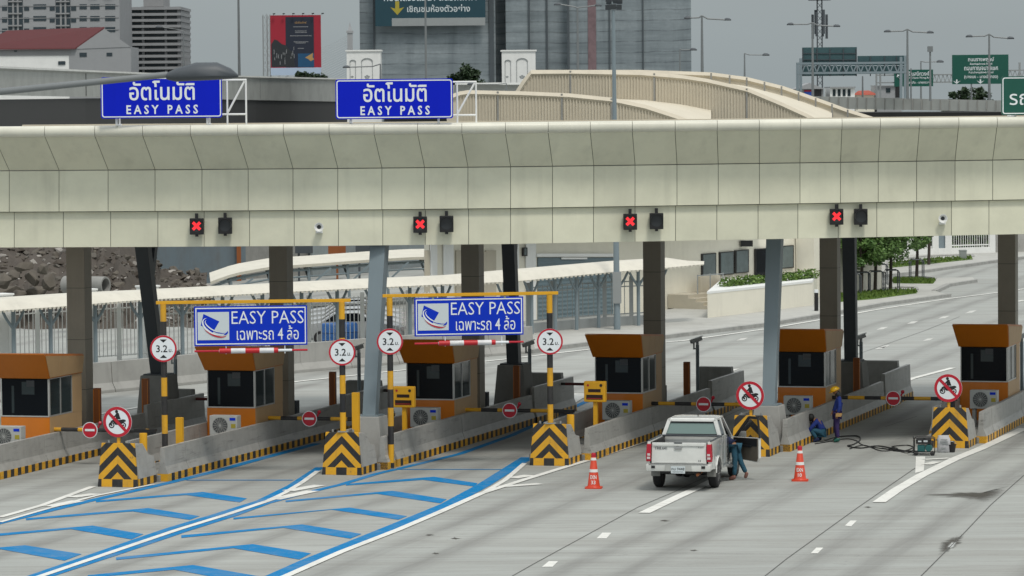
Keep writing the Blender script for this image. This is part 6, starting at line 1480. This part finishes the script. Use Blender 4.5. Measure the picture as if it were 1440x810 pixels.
# telecom mast
D = 420; tm0 = Q(1153, 120, D); tmh = Q(1153, -6, D).z; tt = thing('telecom_mast', 'dark lattice telecom mast with antennas at the top of the picture', 'telecom mast', (tm0.x, tm0.y, 0))
q = MB()
for x, y in ((-.28, -.28), (.28, -.28), (.28, .28), (-.28, .28)): q.beam((x, y, 0), (x*.9, y*.9, tmh), .09, .09)
for k in range(30):
    z = k*tmh/30; z1 = z+tmh/30; q.beam((-.28, -.28, z), (.28, -.28, z1), .05, .05); q.beam((.28, -.28, z), (-.28, -.28, z1), .05, .05)
q.build('lattice', M['steel_d'], tt)
for k in range(6):
    a = k*1.05; q = MB(); q.box(-.13, .13, -.08, .08, tmh-4.6+.25*(k % 3), tmh-2.0+.25*(k % 3)); q.v = [v+Vector((.75*math.cos(a), .75*math.sin(a), 0)) for v in q.v]; q.build('antenna', M['steel_d'], tt)
q = MB(); q.lathe([(1.2, tmh-.5), (1.25, tmh-.35), (.3, tmh-.35), (.3, tmh-.5)], n=12); q.build('platform', M['steel_d'], tt)
# ================================================================== far buildings
def bx(x0, x1, y0, y1, D, dep, zb=None):
    a, c = Q(x0, y1, D), Q(x1, y0, D); return MB().box(a.x, c.x, D, D+dep, a.z if zb is None else zb, c.z)
def wp(px, py, D): return Q(px, py, D)
# netted tower
D = 430; tw = thing('unfinished_tower', 'huge unfinished tower wrapped in grey scaffold netting', 'tower', Q(740, 130, D).xy.to_3d())
for x0, x1, off, dep in ((506, 527, 1.6, 26), (527, 695, 0, 30), (695, 712, 5, 25), (712, 745, 1.2, 28), (745, 800, 2.0, 28), (800, 971, .5, 30)):
    a, c = Q(x0, 130, D), Q(x1, -140, D); q = MB(); q.box(a.x, c.x, D+off, D+off+dep, 0, c.z); q.build('netted_facade', M['net'], tw, world=True)
q = MB()
for x, w_, o in ((527, 1.0, -.1), (692, 2.2, -.25), (745, .8, 1.0), (770, .8, 1.8), (800, 1.0, .3), (858, .6, .3), (905, .6, .3)):
    a = Q(x, 130, D); q.box(a.x-w_*.12, a.x+w_*.12, D+o, D+o+.15, 0, 40)
q.build('net_seam', mat('net_seam', (.07, .085, .095), .9), tw, world=True)
a = Q(834, 60, D); q = MB(); q.box(a.x-.55, a.x+.35, D+.42, D+.5, 0, 40); q.build('red_net_strip', mat('red_net', (.19, .13, .14), .9, amt=.6), tw, world=True)
D = 429; a, c = Q(528, 37, D), Q(682, -60, D); W, Hh = c.x-a.x, c.z-a.z
bn = thing('banner', 'large teal condominium banner hung on the netted tower', 'banner', ((a.x+c.x)/2, D-.15, a.z)); MB().box(-W/2, W/2, -.05, .05, .0, Hh).build('sheet', M['banner'], bn)
h1 = 11/FPX*D; q = MB(); q.box(-W/2+W*.15, W/2-.02, -.06, -.051, .0, h1); q.build('pale_strip', M['galv'], bn)
q = text_mb('เชิญชมห้องตัวอย่าง', .95, .01, x=W*.075, z=h1+.98, y=-.06, wmax=W*.57); q.add(text_mb('คอนโดวิวแม่น้ำ ติดรถไฟฟ้า', .95, .01, x=0, z=h1+2.35, y=-.06, wmax=W*.84)); q.build('lettering', M['pale'], bn, recalc=False)
q = MB(); x = -W*.30; z = h1+.35; q.face([(x, -.06, z), (x+.75, -.06, z+.85), (x+.22, -.06, z+.7), (x+.22, -.06, z+1.5), (x-.22, -.06, z+1.5), (x-.22, -.06, z+.7), (x-.75, -.06, z+.85)]); q.build('arrow', M['gold'], bn)
# white pylon bases
pb = None
for k, (x0, x1, yt, lab) in enumerate(((488, 535, 72, 'white pylon base with arched reliefs, left of the two'), (706, 753, 72, 'white pylon base with arched reliefs, right of the two'))):
    D = 398; a, c = Q(x0, 135, D), Q(x1, yt, D); W, H = c.x-a.x, c.z; t = thing('pylon_base', lab, 'pylon base', ((a.x+c.x)/2, D, 0), 0, 'white bridge pylon bases')
    MB().box(-W/2, W/2, 0, W, 0, H).build('block', M['white'], t); q = MB(); q.box(-W/2-.12, W/2+.12, -.12, W+.12, H, H+.15); q.build('cornice', M['white'], t)
    q = MB()
    for cx, w_ in ((-W*.32, .28), (W*.1, .55)):
        q.path([(cx+w_*math.cos(math.pi*n_/10), -.03, H-1.05+w_*.6*math.sin(math.pi*n_/10)) for n_ in range(11)], .06, 5); q.beam((cx-w_, -.02, H-1.05), (cx-w_, -.02, H-4), .05, .05); q.beam((cx+w_, -.02, H-1.05), (cx+w_, -.02, H-4), .05, .05)
    q.build('arch_relief', M['galv'], t, recalc=False)
    q = MB()
    for cx, s in ((-W*.34, .16), (W*.1, .3)):
        for dx, dz in ((-1, 0), (0, .5), (1, 0), (-.5, -.7), (.5, -.7)): q.ball((cx+dx*s*.6, -.02, H-2.55+dz*s*.6), s*.35, 6, sq=(1, .3, .8))
    q.build('emblem', M['galv'], t)
D = 900; a = Q(493, 140, D); b_ = Q(493, 42, D); py = thing('bridge_pylon', 'grey pointed bridge pylon with thin stay cables, left of the tower', 'bridge', (a.x, D, 0))
q = MB(); q.box(-.6, .6, 0, 1.2, 0, b_.z-.7); q.box(-.8, .8, -.2, 1.4, b_.z-.7, b_.z-.2); q.loft([[(-.5, .1, b_.z-.2), (.5, .1, b_.z-.2), (.5, 1.1, b_.z-.2), (-.5, 1.1, b_.z-.2)], [(-.25, .4, b_.z+.7), (.25, .4, b_.z+.7), (.25, .8, b_.z+.7), (-.25, .8, b_.z+.7)], [(-.03, .58, b_.z+1.8), (.03, .58, b_.z+1.8), (.03, .62, b_.z+1.8), (-.03, .62, b_.z+1.8)]]); q.build('shaft', M['apt'], py)
q = MB()
for k in range(17): q.tube((-.5, .5, b_.z-1.4-k*.55), (-10-k*.25*0-1.0*k*.0-6, .5, b_.z-1.4-k*.55-7.4), .035, n=3)
q.build('stay_cables', M['galv'], py)
# billboard
D = 520; a, c = Q(381, 106, D), Q(451, 21, D); W, H = c.x-a.x, c.z-a.z; bb = thing('billboard', 'red and navy advertising billboard on a white lattice frame', 'billboard', ((a.x+c.x)/2, D, a.z))
pn = MB().box(-W/2, W/2, 0, .2, 0, H).build('panel', M['bill_r'], bb)
q = MB(); q.box(-W*.2, W*.36, -.02, 0, H*.13, H*.97); q.build('navy_field', M['bill_d'], pn)
q = MB(); pts = [(-W/2+.1, H*.14), (-W*.02, H*.14), (-W*.05, H*.38), (-W*.12, H*.42), (-W*.2, H*.50), (-W*.28, H*.52), (-W*.36, H*.58), (-W*.42, H*.60), (-W/2+.1, H*.52)]; q.face([(x, -.03, z) for x, z in pts]); q.build('city_picture', M['sigdark'], pn, recalc=False)
q = MB()
for k in range(16): x = -W*.46+W*.43*random.random(); z = H*(.17+.26*random.random()); q.box(x, x+.06, -.04, -.03, z, z+random.uniform(.2, .7))
q.build('picture_light', M['apt'], pn)
q = MB(); q.box(.04*W, W*.36, -.03, -.02, H*.135, H*.36); q.build('blue_field', M['bill_b'], pn)
q = MB(); q.face([(W*.18, -.04, H*.29), (W*.34, -.04, H*.37), (W*.33, -.04, H*.30), (W*.36, -.04, H*.26), (W*.29, -.04, H*.23), (W*.24, -.04, H*.27)]); q.build('gold_shape', M['bill_g'], pn, recalc=False)
q = MB(); q.box(-W/2, W/2, -.05, 0, 0, H*.125); q.build('pale_strip', M['bill_w'], pn)
q = text_mb('เปิดโฉมใหม่', .3, .01, x=W*.1, z=H*.88, y=-.03, wmax=W*.5); q.add(text_mb('THE ONE', .2, .01, x=W*.1, z=H*.73, y=-.03)) if False else None; q.build('lettering', M['bill_g'], pn, recalc=False)
q = MB()
for z, w_ in ((.80, .3), (.73, .22), (.705, .22), (.65, .42), (.55, .28), (.53, .2), (.44, .12)):
    x = W*.1-w_*W/2
    while x < W*.1+w_*W/2: s = random.uniform(.05, .12); q.box(x, x+s, -.03, -.02, H*z, H*z+.09); x += s+.04
q.build('small_print', M['apt'], pn)
q = MB()
for x in (-W/2-1.05, -W/2-.5, -W/2-.05): q.beam((x, .3, -4), (x, .3, H), .08, .08); q.beam((x, 1.6, -4), (x, 1.6, H), .08, .08)
for k in range(9):
    z = -.8+k*H/8.0; q.beam((-W/2-1.05, .3, z), (-W/2, .3, z), .06, .06); q.beam((-W/2-1.05, .3, z), (-W/2-.5, .3, z+H/8), .05, .05); q.beam((-W/2-.5, .3, z), (-W/2-1.05, .3, z+H/8), .05, .05); q.beam((-W/2-.5, .3, z), (-W/2, .3, z+H/8), .06, .06); q.beam((-W/2, .3, z), (-W/2-.5, .3, z+H/8), .05, .05)
for k in range(7): x = -W/2+k*W/6; q.beam((x, .3, -4), (x, .3, 0), .07, .07); q.beam((x, .3, -1), (x+W/6*.9, .3, -.1), .05, .05)
q.build('lattice_frame', M['galv'], bb)
for k in range(6): q = MB(); x = -W/2+.4+k*W/5.2; q.beam((x, .1, H), (x+.1, -.5, H+.22), .04, .04); q.box(x-.02, x+.3, -.65, -.45, H+.12, H+.26); q.build('spotlight', M['black'], bb)
# left apartment block
D = 430
ap = thing('apartment_block', 'grey-white apartment block with dark windows at the top left', 'apartment block', Q(80, 130, D).xy.to_3d())
def pbox(x0, x1, y0, y1, d0, d1, name, mt, par=ap, DD=None, sub=None):
    dd_ = DD or D; a, c = Q(x0, y1, dd_), Q(x1, y0, dd_); q = MB(); q.box(a.x, c.x, dd_+d0, dd_+d1, a.z, c.z)
    if sub: o = q.build(name, M[mt], sub); o.data.transform(Matrix.Translation(-par.location)); return o
    return q.build(name, M[mt], par, world=True)
pbox(-60, 167, -60, 290, 0, 14, 'wall', 'apt')
for y in (-9, 8, 25, 42): pbox(-60, 167, y, y+1, -.06, 0, 'floor_line', 'apt2')
for x0, x1 in ((-45, -26), (12, 31), (79, 98)):
    rc = pbox(x0, x1, -60, 60, -.03, 0, 'balcony_recess', 'winblue')
    for y in (1, 18, 35, 50): pbox(x0, x1, y, y+2.2, -.25, -.03, 'balcony_slab', 'apt2', sub=rc)
    for x in (x0+6, x0+12.5): pbox(x, x+.8, -60, 60, -.12, -.03, 'mullion', 'apt2', sub=rc)
for y in (-9, 8, 24.5, 40):
    for x0, x1, dy in ((3, 10, 2), (34, 41, 2), (47, 65, 0), (70, 77, 2), (100, 107, 2), (112, 122, 0), (127, 140, 0), (148, 162, 0)):
        f = pbox(x0, x1, y+dy-2, y+dy+5, -.05, 0, 'window', 'winblue')
for x in (148, 127): pbox(x, x+12, -12.5, -11, -.5, 0, 'sunshade', 'apt2')
D = 450
pk = thing('parking_block', 'grey parking block with open striped decks at the top left', 'building', Q(210, 130, D).xy.to_3d())
a, c = Q(165, 290, D), Q(253, 8, D)
pbox(167, 253, 9, 290, 1.0, 14, 'core', 'apt2', pk, D)
pbox(200, 228, -8, 9, 1.5, 10, 'roof_house', 'apt2', pk, D)
for k in range(13):
    y = 9.5+k*8.4; pbox(165, 254, y, y+4.6, 0, 14.5, 'deck_parapet', 'apt', pk, D); pbox(168, 252, y+4.6, y+8.4, .6, 1.0, 'dark_gap', 'winblue', pk, D)
for x in (172, 200, 232, 250): pbox(x, x+2, 9, 120, .3, .7, 'column', 'apt2', pk, D)
D = 385
rh = thing('red_roofed_house', 'white house with a dark red gabled roof above the left viaduct', 'house', Q(80, 130, D).xy.to_3d())
pbox(-30, 146, 69, 280, 0, 8, 'wall', 'white', rh, D)
a, c, e = Q(-30, 70, D), Q(104, 70, D), Q(148, 40, D)
q = MB(); P = [Q(-40, 70, D-.4), Q(106, 69, D-.4), Q(147, 40, D+4), Q(10, 45, D+4)]; q.loft([P, [p+Vector((0, .1, .15)) for p in P]]); q.build('roof', M['redroof'], rh, world=True)
q = MB(); q.loft([[Q(106, 69, D-.1), Q(184, 66, D-.1), Q(147, 40.5, D-.1)], [Q(106, 69, D+5), Q(184, 66, D+5), Q(147, 40.5, D+5)]]); q.build('gable', M['apt'], rh, world=True)
pbox(100, 184, 66, 280, -.05, 8, 'wing', 'apt', rh, D)
for x0, x1, y0, y1 in ((112, 122, 74, 80), (20, 24, 71, 73), (150, 158, 74, 79), (82, 92, 86, 91)): pbox(x0, x1, y0, y1, -.09, -.05, 'window', 'winblue', rh, D)
pbox(-30, 100, 69, 79, -.06, 0, 'eaves_band', 'apt2', rh, D)
# small houses at right
D = 345
sh = thing('shed', 'small grey gabled shed with a flag behind the beige ramp', 'shed', Q(1160, 138, D).xy.to_3d()); pbox(1122, 1158, 125, 260, 0, 5, 'wall', 'apt2', sh, D)
q = MB(); q.prism([(Q(1119, 125, D).x, Q(1119, 125, D).z), (Q(1160, 124, D).x, Q(1160, 125, D).z), (Q(1138, 116, D).x, Q(1138, 116.5, D).z)], 'y', D-.3, D+5.3); q.build('roof', M['apt'], sh, world=True)
pbox(1131, 1143, 129, 136, -.05, 0, 'blue_flag', 'flag_b', sh, D); pbox(1131, 1143, 126.5, 129, -.05, 0, 'red_flag', 'bill_r', sh, D); pbox(1144.5, 1155, 125.5, 137, -.05, 0, 'doorway', 'black', sh, D)
h2 = thing('house', 'flat-roofed white house with tall windows behind the right viaduct', 'house', Q(1185, 138, D).xy.to_3d()); pbox(1168, 1202, 123.5, 260, 0, 6, 'wall', 'white', h2, D); pbox(1167, 1203, 121.8, 123.5, -.3, 6.3, 'roof', 'apt2', h2, D)
for x in (1171, 1178, 1185, 1192): pbox(x, x+4, 125.5, 135, -.05, 0, 'window', 'glass2', h2, D)
h3 = thing('house', 'house with an orange-red roof right of the white house', 'house', Q(1215, 138, D).xy.to_3d()); pbox(1204, 1230, 133, 260, .3, 6, 'wall', 'offwhite', h3, D); q = MB(); P = [Q(1202, 133.5, D), Q(1232, 133.5, D), Q(1222, 129, D+2), Q(1207, 129.5, D+2)]; q.loft([P, [p+Vector((0, .1, .12)) for p in P]]); q.build('roof', mat('orange_tiles', (.35, .06, .03), .7), h3, world=True)
h4 = thing('house', 'grey-white house beneath the small green sign', 'house', Q(1250, 138, D).xy.to_3d()); pbox(1234, 1268, 121, 260, 0, 6, 'wall', 'apt', h4, D); pbox(1233, 1262, 119.8, 121, -.2, 6, 'roof', 'apt2', h4, D); pbox(1259, 1268, 120, 137, -.06, 0, 'doorway', 'black', h4, D); pbox(1246, 1252, 124, 130, -.06, 0, 'window', 'glass2', h4, D)
def ftree(x, yt, D, w, h, lab, n=1200, zb=None):
    p = Q(x, yt, D); t = thing('tree', lab, 'tree', (p.x, p.y, 0), 0, 'far trees behind the expressway'); q = MB(); H = p.z
    q.path([(0, 0, 0), (.1, 0, H*.5), (0, .1, H-.8)], [.2, .15, .05], 6); q.build('trunk', M['bark'], t); q = MB()
    for k in range(22): a = random.uniform(0, 6.28); r_ = w*math.sqrt(random.random()); z = H-h*random.random(); r_ *= min(1, .45+(H-z)/h); s = random.uniform(.3, .6); leaves(q, (r_*math.cos(a), r_*math.sin(a)*.6, z), (s, s, s*.8), n//22, .2)
    q.build('crown', M['leaf_d'], t, recalc=False)
for x, yt, D, w, h, lab in ((1349, 126, 360, 1.5, 3, 'rounded dark tree below the large green sign, left crown'), (1368, 124.5, 362, 1.6, 3, 'rounded dark tree below the large green sign, middle crown'), (1382, 129, 360, 1.2, 2.4, 'rounded dark tree below the large green sign, right crown'),
    (654, 95, 400, .55, 2.4, 'slim dark cypress right of the right blue roof sign, taller one'), (667, 101, 402, .45, 2.0, 'slim dark tree right of the tall cypress'), (662, 109, 401, 1.3, 1.4, 'low dark bush below the slim cypress trees'), (638, 108, 403, .6, 1.2, 'small dark bush just right of the right blue roof sign'), (425, 103, 510, 1.9, 1.3, 'bush below the billboard, left one'), (443, 105, 508, 1.5, 1.2, 'bush below the billboard, right one')):
    ftree(x, yt, D, w, h, lab)
# ================================================================== light
W_ = bpy.data.worlds.new('World'); S.world = W_; W_.use_nodes = True; nt = W_.node_tree; bg = nt.nodes['Background']
sky = nt.nodes.new('ShaderNodeTexSky'); sky.sky_type = 'NISHITA'; sky.sun_disc = False; SE, SR = R(60), R(158)
sky.sun_elevation = SE; sky.sun_rotation = SR; sky.dust_density = 3; sky.air_density = 1.5
tc = nt.nodes.new('ShaderNodeTexCoord'); sp = nt.nodes.new('ShaderNodeSeparateXYZ'); nt.links.new(tc.outputs['Generated'], sp.inputs[0])
el = math_(nt, 'ABSOLUTE', sp.outputs[2])
cl = noise(nt, 7, mapv(nt, tc.outputs['Generated'], (1, 1, 4)), 5, .55)
grad = mixc(nt, ramp(nt, el, 0, .9), (2.35, 2.7, 2.8), (9.2, 9.5, 9.6))      # overcast dome: bright overhead, grey at the horizon
grad = mixc(nt, ramp(nt, cl, .3, .7, 0, .35), grad, (2.2, 2.4, 2.5))
ov = mixc(nt, .93, sky.outputs[0], grad)
nt.links.new(ov, bg.inputs['Color']); bg.inputs['Strength'].default_value = .098
sl = bpy.data.lights.new('sun', 'SUN'); so = bpy.data.objects.new('sun', sl); COL.objects.link(so); sl.energy = 1.2; sl.angle = R(12); sl.color = (1, .95, .88)
dirv = Vector((math.sin(SR)*math.cos(SE), math.cos(SR)*math.cos(SE), math.sin(SE)))
so.rotation_euler = dirv.to_track_quat('Z', 'Y').to_euler(); so.location = (0, 0, 60)
S.view_settings.view_transform = 'Standard'; S.view_settings.look = 'None'; S.view_settings.gamma = 1; S.view_settings.use_curve_mapping = False; S.view_settings.exposure = 0.5
S.render.engine = 'CYCLES'; S.cycles.max_bounces = 6; S.cycles.use_denoising = True
